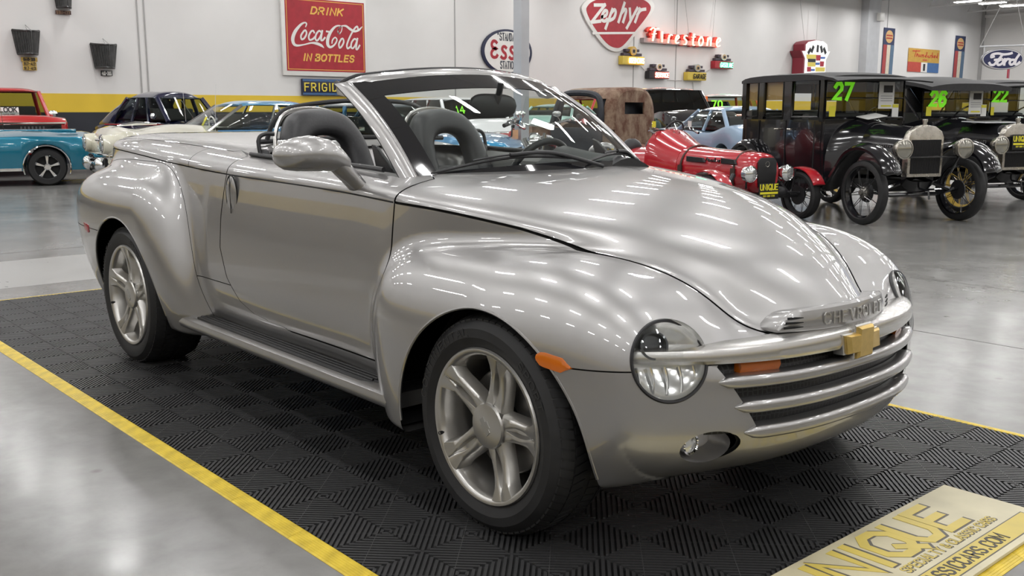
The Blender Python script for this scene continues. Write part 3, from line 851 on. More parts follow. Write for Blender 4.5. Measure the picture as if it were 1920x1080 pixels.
    mb = MB()
    for s in (-1, 1):
        for k in range(3):
            z = .700+.014*k; L = .075-.012*k
            p = [(s*(.245+(.303-.245-.006*k)*t), z) for t in (0, .5, 1)]
            ribbon(mb, p, [.002, .006, .007], fn, .003)
        mb.build('plate_louvre', DARK, pl); mb = MB()
    # amber lamps in the upper grille corners, side markers, fog lamps
    for s in (-1, 1):
        rings = []
        for y in np.linspace(.345, .475, 8):
            x = NZ(y, .60)-.012; q = .0 if y < .46 else 0
            rings.append([(x-.02, s*y, .586), (x, s*y, .586), (x+.006, s*y, .602), (x, s*y, .622), (x-.02, s*y, .622)])
        MB().loft(rings).build('turn_lamp', AMBER, HERO)
        rings = []
        for t in np.linspace(0, 1, 9):
            x = .262+(.372-.262)*t; z = .637-.018*t; k = min(1, max(.12, 4*min(t+.1, 1-t)))
            def sy(x, z):
                lo, hi = .5, 1.05
                for _ in range(24):
                    mid = (lo+hi)/2
                    if body_sdf(np.array([[x, mid, z]]))[0] < 0: lo = mid
                    else: hi = mid
                return lo
            hh = .021*k
            rings.append([(x, s*(sy(x, z)-.02), z-hh), (x, s*(sy(x, z-hh)+.003), z-hh), (x, s*(sy(x, z)+.006), z), (x, s*(sy(x, z+hh)+.003), z+hh), (x, s*(sy(x, z)-.02), z+hh)])
        MB().loft(rings).build('side_marker_lamp', AMBER, HERO)
        y = .565; x = nose_x(y, .372)
        mb = MB(); mb.T = Matrix.Translation((x-.03, s*y, .372)) @ Matrix.Diagonal((1, 1, .58, 1)) @ Matrix.Rotation(s*.42, 4, 'Z')
        mb.lathe([(.088, .012), (.080, -.02), (.05, -.05), (.0, -.05)], (0, 0, 0), 'x', 28).build('fog_pocket', SILVER, HERO)
        fl = MB().lathe([(.031, -.03), (.034, .0), (.031, .004), (.028, .0)], (x-.052, s*(y+.022), .372), 'x', 24).build('fog_lamp', CHROME, HERO)
        MB().lathe([(.028, -.002), (.018, .001), (.0, .002)], (x-.052, s*(y+.022), .372), 'x', 24).build('fog_lens', mat('fog_lens', (.7, .72, .72), .1, .7), fl)
hero_front()

# ------------------------------------------------------------ wheels
def bow_tie(mb, c, k, ax, out, t):
    pts = [(-1, -.35), (-.42, -.35), (-.42, -.62), (.42, -.62), (.42, -.35), (1, -.35), (.85, .35), (.42, .35), (.42, .62), (-.42, .62), (-.42, .35), (-1.0, .35)]
    u, v = ax
    A = [Vector(c)+Vector(u)*a*k+Vector(v)*b*k for a, b in pts]
    mb.loft([[tuple(p) for p in A], [tuple(p+Vector(out)*t) for p in A]])
def road_wheel(r, width, rim_r, y_face, name='wheel', rot=0.0):
    """built about the hub with the outer face towards -y"""
    w = bpy.data.objects.new(name, None); COL.objects.link(w); w.empty_display_size = .1
    hw = width/2; yo = -hw; sw = r-rim_r
    prof = [(rim_r-.004, yo+.035), (rim_r+.004, yo+.012), (rim_r+sw*.35, yo-.004), (rim_r+sw*.62, yo-.002), (r-.022, yo+.012), (r-.008, yo+.028), (r-.001, yo+.05), (r, 0)]
    full = prof+[(a, -b) for a, b in prof[-2::-1]]
    t = MB().lathe(full, n=96).build('tyre', RUBBER, w, deg=30)
    mb = MB()   # tread blocks
    for i in range(72):
        a = 2*PI*i/72
        for j, (y0, y1) in enumerate(((-hw+.018, -hw*.56), (-hw*.5, -hw*.08), (hw*.08, hw*.5), (hw*.56, hw-.018))):
            sk = (.010 if j % 2 else -.010); d = .031*r/.36*.40
            rr = r+.0035
            q = []
            for (aa, yy) in ((-d, y0), (d, y0), (d+sk, y1), (-d+sk, y1)):
                ang = a+aa/r; er = rr-(.014 if abs(yy) > hw*.85 else 0)
                q.append((er*math.cos(ang), yy, er*math.sin(ang)))
            qi = [(p[0]*(r-.01)/rr, p[1], p[2]*(r-.01)/rr) for p in q]
            mb.loft([qi, q])
    mb.build('tread', RUBBER, t)
    if 1:
        mb = MB()
        def curved(ang0, rad):
            return lambda u, v, o: Vector(((rad+v)*math.cos(ang0-u/rad), yo-.004-o, (rad+v)*math.sin(ang0-u/rad)))
        lettering(mb, 'CONTINENTAL', sw*.24, .004, curved(2.35+rot, rim_r+sw*.40), .0006, wid=.9, gap=.5)
        mb.build('tyre_lettering', mat('tyre_lettering', (.026, .026, .027), .5), t); mb = MB()
        lettering(mb, 'SPORT', sw*.22, .004, curved(.62+rot, rim_r+sw*.36), .0008, wid=.9, gap=.5)
        mb.build('tyre_size_lettering', mat('tyre_lettering', (.026, .026, .027), .5), t)
    R = rim_r
    rim = MB().lathe([(R-.004, yo+.030), (R+.004, yo+.010), (R, yo+.003), (R-.010, yo+.004), (R-.020, yo+.014), (R-.024, yo+.03), (R-.036, yo+.07), (R-.046, hw-.05), (R-.02, hw-.03), (R, hw-.02)], n=96).build('rim', ALLOY, w, deg=40)
    MB().lathe([(0, .02), (R-.09, .02), (R-.075, .03), (R-.045, hw-.05)], n=48).build('rim_back', DARK, rim)
    MB().lathe([(.07, yo+.10), (R-.085, yo+.10), (R-.08, yo+.105), (R-.08, yo+.125), (0.05, yo+.125)], n=48).build('brake_disc', mat('brake_disc', (.35, .34, .33), .35, .9), w)
    mb = MB()
    for k in range(5):
        a0 = rot+k*2*PI/5; rings = []
        er = (math.cos(a0), math.sin(a0)); et = (-er[1], er[0])
        for q in np.linspace(0, 1, 11):
            rad = .050+(R-.014-.050)*q
            wd = .062+.016*q+.075*max(0, q-.72)**1.4*3.4+.03*(1-q)**3
            g = .0001+.0135*max(0, math.sin(PI*min(1, max(0, (q-.16)/.66))))**.6
            y0 = yo+.028-.024*q+.010*math.sin(PI*q)
            dpt = .022*min(1, g/.010)
            pf = [(-wd/2-.008, .045), (-wd/2, .012), (-wd/2+.006, .003), (-g-.008, .0), (-g, .003), (-g*.6, dpt), (g*.6, dpt), (g, .003), (g+.008, .0), (wd/2-.006, .003), (wd/2, .012), (wd/2+.008, .045)]
            rings.append([(rad*er[0]+t_*et[0], y0+h, rad*er[1]+t_*et[1]) for t_, h in pf])
        sp = MB().loft(rings).build('spoke', ALLOY, rim, deg=45)
    hub = MB().lathe([(0, yo+.012), (.05, yo+.013), (.071, yo+.018), (.075, yo+.024), (.075, yo+.05)], n=48).build('hub_cap', ALLOY, rim, deg=30)
    mb = MB(); ca, sa = math.cos(rot*.0+.35), math.sin(.35)
    bow_tie(mb, (0, yo+.0125, 0), .030, ((math.cos(-.95), 0, math.sin(-.95)), (math.cos(.62), 0, math.sin(.62))), (0, -1, 0), .002)
    mb.build('hub_emblem', mat('hub_emblem_grey', (.42, .42, .41), .3, .9), hub)
    MB().lathe([(.006, yo+.0), (.007, yo+.02)], (-(R-.012)*.94, 0, .02*0-.075), 'y', 10).build('valve', BLACKP, rim)
    return w
def hero_wheels():
    for x, r, wd, rr, yc, rot in ((0, .356, .255, .252, .793, math.radians(3)), (-2.946, .372, .295, .266, .803, math.radians(20))):
        w = road_wheel(r, wd, rr, 0, rot=rot); w.parent = HERO; w.location = (x, -yc, r)
        def rec(a, par):
            c = a.copy(); COL.objects.link(c); c.parent = par
            for ch in list(a.children): rec(ch, c)
            return c
        w2 = rec(w, HERO); w2.location = (x, yc, r); w2.rotation_euler = (0, 0, PI)
        mb0 = None
        for s in (-1, 1):
            xc, zc, R = (.005, .32, .42) if x > -1 else (-2.93, .36, .432); pts = []
            for a in np.linspace(-.08, PI+.08, 60):
                px, pz = xc+R*math.cos(a), zc+R*math.sin(a); lo, hi = .45, 1.1
                if body_sdf(np.array([[px, lo, pz]]))[0] > 0: continue
                for _ in range(22):
                    mid = (lo+hi)/2
                    if body_sdf(np.array([[px, mid, pz]]))[0] < 0: lo = mid
                    else: hi = mid
                pts.append((px, s*(lo-.003), pz))
            MB().tube(pts, .0055, 6).build('arch_lip', SILVER, HERO)
        # liner
        for s in (-1, 1):
            pts = []
            mb = MB(); rings = []
            for i in range(25):
                a = PI*(.0+1.0*i/24); R = .437
                rings.append([(x+R*math.cos(a), s*.45, .34+R*math.sin(a)), (x+R*math.cos(a), s*(.80 if x > -1 else .86), .34+R*math.sin(a))])
            mb.loft(rings, cap=False, closed=False)
            mb.box((x, s*.44, .5), (.86, .02, .60))
            mb.build('wheel_liner', DARK, HERO)
hero_wheels()

# ------------------------------------------------------------ running boards, handles, mirrors
def side_y(x, z):
    lo, hi = .3, 1.1
    for _ in range(26):
        mid = (lo+hi)/2
        if body_sdf(np.array([[x, mid, z]]))[0] < 0: lo = mid
        else: hi = mid
    return lo
def hero_sides():
    for s in (-1, 1):
        rings = []
        for t in np.linspace(0, 1, 31):
            x = -2.50+1.98*t; k = min(1, (t/.06+.02))**.5 if t < .06 else 1
            yo = .905+.03*t; z = .325+.008*t
            yo -= .035*(1-k)
            pr = [(.62, -.045), (yo-.03, -.045), (yo-.008, -.034), (yo, -.012), (yo-.006, .010), (yo-.022, .016), (yo-.05, .012), (.62, .012)]
            rings.append([(x, s*a, z+b) for a, b in pr])
        bd = MB().loft(rings).build('running_board', SILVER, HERO, deg=50)
        out = []
        xs0, xs1 = -2.36, -.62
        pts = [(xs0+.05, .70), (xs0, .74), (xs0-.01, .80), (xs0+.03, .845), (xs0+.10, .858), (xs1-.16, .885), (xs1-.03, .84), (xs1, .70)]
        MB().prism([(a, s*b) for a, b in pts], .330, .347, 'xy').build('step_pad', vary(mat('step_rubber', (.016, .016, .017), .55), 60, .2), bd, bevel=.003)
        mb = MB()
        for k in range(6):
            yy = .73+.022*k
            mb.tube([(xs0+.06, s*yy, .348), (xs1-.10, s*(yy+.015), .350)], .005, 6)
        mb.build('step_rib', mat('step_rubber', (.016, .016, .017), .5), bd)
    for s, dr in zip((-1, 1), HERO_DOORS):
        # oval handle with its recess
        y = side_y(-1.915, .965)
        MB().sphere((0, 0, 0), (.052, .012, .085), 24, 14).build('door_handle', SILVER, dr).location = (-1.915, s*(y+.001), .965)
        MB().tube([(-1.915+.054*math.cos(2*PI*i/32), s*(y+.0025), .965+.088*math.sin(2*PI*i/32)) for i in range(32)], .003, 6, closed=True).build('handle_surround', DARK, dr)
        MB().prism([(-1.912, -.0835+.965), (-1.9095, -.0835+.965), (-1.9095, .0835+.965), (-1.912, .0835+.965)], s*(y+.0108), s*(y+.0135)).build('handle_split', DARK, dr)
        MB().tube([(x, s*(side_y(x, float(ZS_T(x)))-.0005), float(ZS_T(x))) for x in np.linspace(-1.985, -.642, 30)], .0034, 6).build('belt_groove', DARK, dr)
        # belt seal along the top of the door
        MB().tube([(x, s*(.692), float(ZT_T(x))-.020+.002) for x in np.linspace(-1.95, -.86, 24)], .010, 8).build('belt_seal', BLACKP, dr)
        # mirror: round-ended head on a swept arm
        mr = thing('wing_mirror', None, None); del_props(mr); mr.parent = HERO
        rings = []
        H = [(-.835, 1.150, .045, .030, -.905), (-.86, 1.165, .062, .046, -.915), (-.90, 1.180, .072, .060, -.92), (-.97, 1.188, .076, .066, -.925), (-1.02, 1.186, .074, .062, -.935), (-1.065, 1.182, .062, .052, -.945), (-1.088, 1.18, .042, .034, -.95), (-1.098, 1.18, .012, .010, -.952)]
        for (yy, zz, rx, rz, xx) in H:
            if s < 0: rings.append([(xx+rx*(math.cos(2*PI*i/24)), yy, zz+rz*math.sin(2*PI*i/24)) for i in range(24)])
            else: rings.append([(-1.0-(-.83-yy)*.75, .795+(xx+.93)*.6-rx*.45*(math.cos(2*PI*i/24)), zz-.04+rz*.62*math.sin(2*PI*i/24)) for i in range(24)])   # folded back
        MB().loft(rings).build('mirror_head', SILVER, mr, deg=60)
        A = crom([(-.925, -.90, 1.168), (-.915, -.865, 1.148), (-.912, -.835, 1.118), (-.915, -.80, 1.085), (-.918, -.775, 1.06)] if s < 0 else [(-1.02, -.815, 1.150), (-1.0, -.81, 1.135), (-.98, -.80, 1.11), (-.97, -.79, 1.08), (-.965, -.775, 1.055)], 4)
        rings = []
        for i, q in enumerate(A):
            t = i/(len(A)-1); rx, rn = .062-.014*math.sin(PI*min(1, t*.9)), .040-.008*t
            rings.append([(q.x+rx*math.cos(2*PI*j/20), -s*(q.y+rn*math.sin(2*PI*j/20)*.75), q.z+rn*math.sin(2*PI*j/20)*.55) for j in range(20)])
        MB().loft(rings).build('mirror_arm', SILVER, mr, deg=60)
        MB().box((-.99, -.965, 1.187) if s < 0 else (-1.09, .765, 1.147), (.012, .20, .10) if s < 0 else (.14, .010, .06)).build('mirror_glass', CHROME, mr, bevel=.004)
    # rear side markers
    for s in (-1, 1):
        y = side_y(-3.40, .70)
        MB().prism([(-3.44, .725), (-3.355, .715), (-3.36, .675), (-3.39, .668), (-3.43, .69)], s*(side_y(-3.39, .70)-.02), s*(side_y(-3.37, .70)+.003)).build('rear_marker_lamp', REDLENS, HERO, bevel=.003)
    # tail lamps and tail board stay behind
    for s in (-1, 1):
        MB().sphere((-3.86, s*.70, .83), (.05, .07, .09), 20, 12).build('tail_lamp', REDLENS, HERO)
def del_props(o):
    for k in list(o.keys()): del o[k]
hero_sides()

# ------------------------------------------------------------ windscreen, cockpit
def hero_top():
    def base(y): return Vector((-.715+.20*(1-(abs(y)/.64)**2.2), y, 1.078+.035*(1-(y/.64)**2)))
    def top(y): return Vector((-1.245+.10*(1-(abs(y)/.58)**2.4), y*.905, 1.452+.05*(1-(y/.64)**2)))
    def S(u, v, off=0.0):
        y = u*.64; p = base(y).lerp(top(y), v); q = Vector((.56, 0, .83)).normalized()
        bow = .030*math.sin(PI*v)
        return p+q*(bow+off)
    us = np.linspace(-.985, .985, 33); vs = np.linspace(-.03, 1, 17)
    MB().loft([[tuple(S(u, v)) for u in us] for v in vs], cap=False, closed=False).build('windscreen', SCREEN, HERO, deg=80)
    # printed black border and the shade band along the header
    mb = MB(); th = .0015
    def strip(u0, u1, v0, v1, nu=9, nv=9):
        A = [[tuple(S(a, b, th)) for a in np.linspace(u0(b), u1(b), nu)] for b in np.linspace(v0, v1, nv)]
        B = [[tuple(S(a, b, -th)) for a in np.linspace(u0(b), u1(b), nu)] for b in np.linspace(v0, v1, nv)]
        mb.loft(A, cap=False, closed=False); mb.loft([r[::-1] for r in B], cap=False, closed=False)
    strip(lambda b: -.985, lambda b: -.885+.02*b, -.03, 1, 4, 14)
    strip(lambda b: .915-.02*b, lambda b: .985, -.03, 1, 4, 14)
    strip(lambda b: -.90, lambda b: .92, .80, 1.0, 25, 5)
    strip(lambda b: -.90, lambda b: .92, -.03, .055, 25, 3)
    mb.build('windscreen_border', FRIT, HERO, deg=80)
    # frame: pillars with a rounded section and the header between them
    for s in (-1, 1):
        rings = []
        for v in np.linspace(-.10, 1.0, 17):
            c = S(s*1.0, v); w = .066-.008*v
            ax = (S(s*.95, min(v, 1))-S(s, min(v, 1))).normalized(); tn = (S(s, min(v+.05, 1.05))-S(s, v-.05)).normalized(); nn = ax.cross(tn).normalized()
            if nn.x < 0: nn = -nn
            back = Vector((-1, 0, .15)).normalized()
            rings.append([tuple(c+q) for q in (ax*.012+nn*.003, -ax*.008+nn*.012, -ax*.030+nn*.006+back*.010, -ax*.038+back*.040, -ax*.030+back*(w-.022), back*(w-.012), ax*.02+back*.03, ax*.02+back*.012)])
        MB().loft(rings).build('windscreen_pillar', SILVER, HERO, deg=60)
        rings = []   # black rubber along the pillar's rear edge
        pts = []
        for v in np.linspace(-.04, 1.0, 13):
            c = S(s*1.0, v); ax = (S(s*.95, v)-c).normalized(); back = Vector((-1, 0, .15)).normalized()
            pts.append(tuple(c-ax*.022+back*.056))
        MB().tube(pts, .012, 8).build('pillar_seal', BLACKP, HERO)
        MB().prism([(-.80, 1.05), (-.98, 1.06), (-1.03, 1.21), (-1.00, 1.20)], s*.615, s*.635).build('quarter_seal', BLACKP, HERO, bevel=.004)
    rings = []; seal = []
    for u in np.linspace(-1.0, 1.0, 33):
        c = S(u, 1.0); e = max(0, abs(u)-.9)/.13; dn = Vector((0, 0, -.03*e))
        rings.append([tuple(c+Vector(q)+dn) for q in ((.022, 0, -.020), (.012, 0, -.004), (-.01, 0, .012), (-.05, 0, .024), (-.085, 0, .018), (-.10, 0, .0), (-.09, 0, -.02), (-.03, 0, -.03))])
        seal.append(tuple(c+Vector((-.085, 0, .022))+dn))
    MB().loft(rings).build('windscreen_header', SILVER, HERO, deg=60)
    MB().tube(seal, .010, 8).build('header_seal', BLACKP, HERO)
    # cowl panel and wipers
    rings = []
    for u in np.linspace(-1.02, 1.02, 25):
        b = S(u, 0); rings.append([tuple(b+Vector((-.06, 0, .0))), tuple(b+Vector((0.0, 0, -.004))), tuple(b+Vector((.05, 0, -.02))), tuple(b+Vector((.13, 0, -.035))), tuple(b+Vector((.13, 0, -.06))), tuple(b+Vector((-.06, 0, -.06)))])
    MB().loft(rings).build('cowl_panel', BLACKP, HERO)
    for (u0, u1, v0, v1, px) in ((-.93, .02, .03, .055, .10), (.13, .93, .03, .06, .66)):
        w = thing('wiper', None, None); del_props(w); w.parent = HERO
        bl = [S(u0+(u1-u0)*t, v0+(v1-v0)*t+.05*math.sin(PI*t), .016) for t in np.linspace(0, 1, 13)]
        MB().tube([tuple(q) for q in bl], [.003]+[.006]*11+[.003], 6).build('wiper_blade', BLACKP, w)
        q0 = S(px+.12, -.02, .02); q1 = S(px+.02 if px > .5 else px-.25, v0+.055, .03); q2 = bl[6]+Vector((.005, 0, .012))
        MB().tube([tuple(q) for q in crom([q0, q1, q2], 6)], .008, 8).build('wiper_arm', BLACKP, w)
        MB().tube([tuple(q+Vector((.004, 0, .012))) for q in bl[3:10]], .004, 6).build('wiper_bridge', BLACKP, w)
    # cockpit tub, dash, door tops
    TRIM = vary(mat('cockpit_trim', (.030, .031, .033), .5), 80, .15, .06, bump=.1)
    mb = MB(); prof = []
    rings = []
    for x, zf, zt in ((-.62, .95, 1.05), (-.80, .62, 1.06), (-1.3, .45, 1.09), (-1.75, .45, 1.10), (-1.96, .75, 1.13), (-2.03, 1.10, 1.16)):
        rings.append([(x, -.70, zt), (x, -.655, zt-.02), (x, -.63, zf+.05), (x, -.55, zf), (x, .55, zf), (x, .63, zf+.05), (x, .655, zt-.02), (x, .70, zt)])
    mb.loft(rings, cap=False, closed=False); mb.build('cockpit_tub', TRIM, HERO)
    for s in (-1, 1):
        rings = []
        for x in np.linspace(-1.93, -.78, 12):
            zt = float(ZT_T(x))-.035
            rings.append([(x, s*.685, zt-.02), (x, s*.655, zt+.004), (x, s*.615, zt-.03), (x, s*.605, zt-.08), (x, s*.63, zt-.10), (x, s*.60, zt-.30), (x, s*.70, zt-.30)])
        MB().loft(rings).build('door_trim', mat('door_trim_grey', (.16, .16, .155), .55), HERO)
    rings = []
    for y in np.linspace(-.66, .66, 27):
        hump = .105*math.exp(-((y-.36)/.19)**2); z = 1.045+hump+.02*(1-(y/.66)**2)
        rings.append([(-.55, y, z-.02), (-.80, y, z), (-.95, y, z-.01+hump*.3), (-1.02, y, z-.045), (-1.03, y, z-.25), (-.6, y, z-.3)])
    MB().loft(rings).build('dashboard', TRIM, HERO, deg=50)
    MB().prism([(-.50, .62), (-.56, .58), (-.60, .50)], 1.10, 1.16, 'xy')
    # steering wheel
    sw = thing('steering_wheel', None, None); del_props(sw); sw.parent = HERO
    c = Vector((-1.13, .36, 1.035)); ax = Vector((-.90, 0, .42)).normalized(); v = Vector((.42, 0, .90)).normalized(); u = Vector((0, 1, 0))
    MB().tube([tuple(c+u*.185*math.cos(2*PI*i/40)+v*.185*math.sin(2*PI*i/40)) for i in range(40)], .0165, 10, closed=True).build('wheel_rim', LEATHER, sw)
    mb = MB()
    for a in (2.75, .39, -1.57):
        mb.tube([tuple(c-ax*.03+u*.05*math.cos(a)+v*.05*math.sin(a)), tuple(c+u*.178*math.cos(a)+v*.178*math.sin(a))], [.020, .013], 8)
    mb.build('wheel_spoke', SATIN, sw)
    MB().sphere((0, 0, 0), (.045, .085, .075), 18, 12).build('wheel_hub', BLACKP, sw).location = tuple(c-ax*.03)
    # rear view mirror
    rm = thing('interior_mirror', None, None); del_props(rm); rm.parent = HERO
    rings = []
    for t in np.linspace(-1, 1, 17):
        h = .048*(1-abs(t)**4)**.5*(1.05-.06*t)+.002; d = .022*(1-abs(t)**4)**.5+.002
        cc = Vector((-1.03-.0*t, -.00+.135*t, 1.362))
        rings.append([(cc.x+d*math.cos(2*PI*i/20), cc.y, cc.z+h*math.sin(2*PI*i/20)) for i in range(20)])
    MB().loft(rings).build('mirror_shell', BLACKP, rm, deg=60)
    MB().tube([(-1.02, .01, 1.37), (-1.0, .01, 1.42), (-.99, .01, 1.46)], .014, 8).build('mirror_stalk', BLACKP, rm)
    # seats: padded shell with a horseshoe head restraint
    for s in (-1, 1):
        st = thing('seat', None, None); del_props(st); st.parent = HERO
        cy = s*.365
        def at(u, z, d): # u across, z height, d forward of the back plane
            return (-1.60-.42*(z-.60)+d, cy+u, z)
        arch = crom([(-.235, 1.02), (-.232, 1.12), (-.205, 1.24), (-.135, 1.325), (0, 1.352), (.135, 1.325), (.205, 1.24), (.232, 1.12), (.235, 1.02)], 5)
        inn = crom([(-.105, 1.02), (-.108, 1.12), (-.098, 1.18), (-.06, 1.215), (0, 1.225), (.06, 1.215), (.098, 1.18), (.108, 1.12), (.105, 1.02)], 5)
        rings = []
        for o, i in zip(arch, inn):
            m_ = (o+i)/2; r_ = (o-i)/2; L = r_.length
            ring = []
            for j in range(16):
                a = 2*PI*j/16; ca, sa = math.cos(a), math.sin(a)
                k = (abs(ca)**2.6+abs(sa)**2.6)**(-1/2.6)
                p = m_+r_*(ca*k)
                ring.append(at(p.x, p.y, .062*sa*k))
            rings.append(ring)
        MB().loft(rings).build('head_restraint', LEATHER, st, deg=60)
        sp = [tuple(at(o.x*1.01, o.y+.002, -.058)) for o in arch]
        MB().tube(sp[3:-3], .010, 8).build('restraint_shell', SATIN, st)
        rings = []
        for z, w, d in ((.62, .22, .10), (.75, .225, .09), (.90, .232, .075), (1.0, .235, .065), (1.06, .236, .06)):
            ring = []
            for j in range(28):
                a = 2*PI*j/28; ca, sa = math.cos(a), math.sin(a); k = (abs(ca)**4+abs(sa)**4)**(-.25)
                uu = w*ca*k; bol = .025*(abs(uu)/w)**3 if sa > 0 else 0
                ring.append(at(uu, z, d*sa*k*.8+bol))
            rings.append(ring)
        MB().loft(rings).build('backrest', LEATHER, st, deg=60)
        rings = []
        for x, z in ((-1.62, .60), (-1.50, .60), (-1.3, .61), (-1.12, .62), (-1.06, .60)):
            rings.append([(x, cy+.24*math.cos(2*PI*j/20), z-.04+.085*math.sin(2*PI*j/20)) for j in range(20)])
        MB().loft(rings).build('seat_cushion', LEATHER, st, deg=60)
        g = crom([at(s*.232, 1.235, -.03), at(s*.275, 1.235, -.04), at(s*.305, 1.215, -.05), at(s*.31, 1.16, -.06), at(s*.30, 1.10, -.07)], 5)
        MB().tube([tuple(q) for q in g], .0095, 8).build('belt_guide', BLACKP, st)
        MB().sphere((0, 0, 0), (.05, .035, .07), 14, 10).build('belt_reel_cover', BLACKP, st).location = at(s*.285, 1.10, -.09)
    MB().tube([(-1.70, .66, 1.10), (-1.66, .655, 1.03)], .012, 6).build('belt_tongue', SATIN, HERO)
    # small framed rear glass between the cargo cover and the seats
    y0, y1 = -.43, .47
    def fr(y, h): return (-2.06-.10*(1-h), y, 1.195+h)
    arc = crom([fr(-.50, .0), fr(-.46, .10), fr(-.38, .158), (-2.05, -.2, 1.385), (-2.05, .02, 1.392), (-2.05, .24, 1.385), fr(.42, .158), fr(.50, .10), fr(.54, .0)], 5)
    rw = thing('rear_window', None, None); del_props(rw); rw.parent = HERO
    MB().tube([tuple(q) for q in arc], .012, 8).build('window_surround', BLACKP, rw)
    MB().tube([(-2.16, -.55, 1.192), (-2.15, .0, 1.205), (-2.16, .58, 1.192)], .013, 8).build('window_sill_seal', BLACKP, rw)
    A = [tuple(q) for q in arc]; n = len(A)//2
    MB().loft([[A[i], A[len(A)-1-i]] for i in range(n)], cap=False, closed=False).build('window_pane', DEFLECT, rw)
    # silver fairing behind the seats
    rings = []
    for y in np.linspace(-.68, .68, 21):
        k = (1-(y/.69)**4); rings.append([(-1.90, y, .98), (-1.93, y, 1.08+.0*k), (-1.99, y, 1.10+.05*k), (-2.06, y, 1.125+.065*k), (-2.15, y, 1.135+.06*k)])
    MB().loft(rings, cap=False, closed=False).build('rear_fairing', SILVER, HERO, deg=60)
    MB().tube([(-3.93, -.3, .76), (-3.95, 0, .765), (-3.93, .3, .76)], .02, 8).build('tail_handle', SATIN, HERO)
    # underbody
    mb = MB(); mb.box((-1.5, 0, .36), (1.95, 1.40, .12)); mb.box((0, 0, .40), (.9, .86, .2)); mb.box((-2.95, 0, .42), (1.4, .86, .2))
    mb.build('underbody', DARK, HERO)
    mb = MB()
    mb.tube([(0, -.72, .356), (0, .72, .356)], .045, 10); mb.tube([(-2.946, -.7, .372), (-2.946, .7, .372)], .055, 10)
    mb.build('axle', DARK, HERO)
hero_top()

# ============================================================ signs and wall hangings
def wfn(x0): return lambda u, v, o: Vector((x0+o, u, v))
RED = vary(mat('enamel_red', (.36, .018, .03), .35), 5, .12, .08); WHT = vary(mat('enamel_white', (.74, .73, .70), .4), 4, .04, .05)
YLW = mat('enamel_yellow', (.76, .44, .09), .4); NAVY = mat('enamel_navy', (.014, .018, .05), .35); BLK = mat('enamel_black', (.015, .015, .017), .4)
def poly_panel(name, pts, x0, x1, m, par=None, bevel=0):
    return MB().prism([tuple(p) for p in pts], x0, x1, 'yz').build(name, m, par, bevel=bevel)
def script(name, strokes_, w, x0, m, par, t=.012, n=5):
    mb = MB()
    for st in strokes_:
        if isinstance(st[0][0], (list, tuple)): pts, ww = st
        else: pts, ww = st, None
        c = crom([(a, b, 0) for a, b in pts], n) if len(pts) > 2 else [Vector((*p, 0)) for p in pts]
        k = len(c)
        if ww is None: wl = w
        else: wl = [w*float(np.interp(i/(k-1)*(len(ww)-1), range(len(ww)), ww)) for i in range(k)]
        ribbon(mb, [(p.x, p.y) for p in c], wl, wfn(x0), t)
    return mb.build(name, m, par)
XW = WALLX
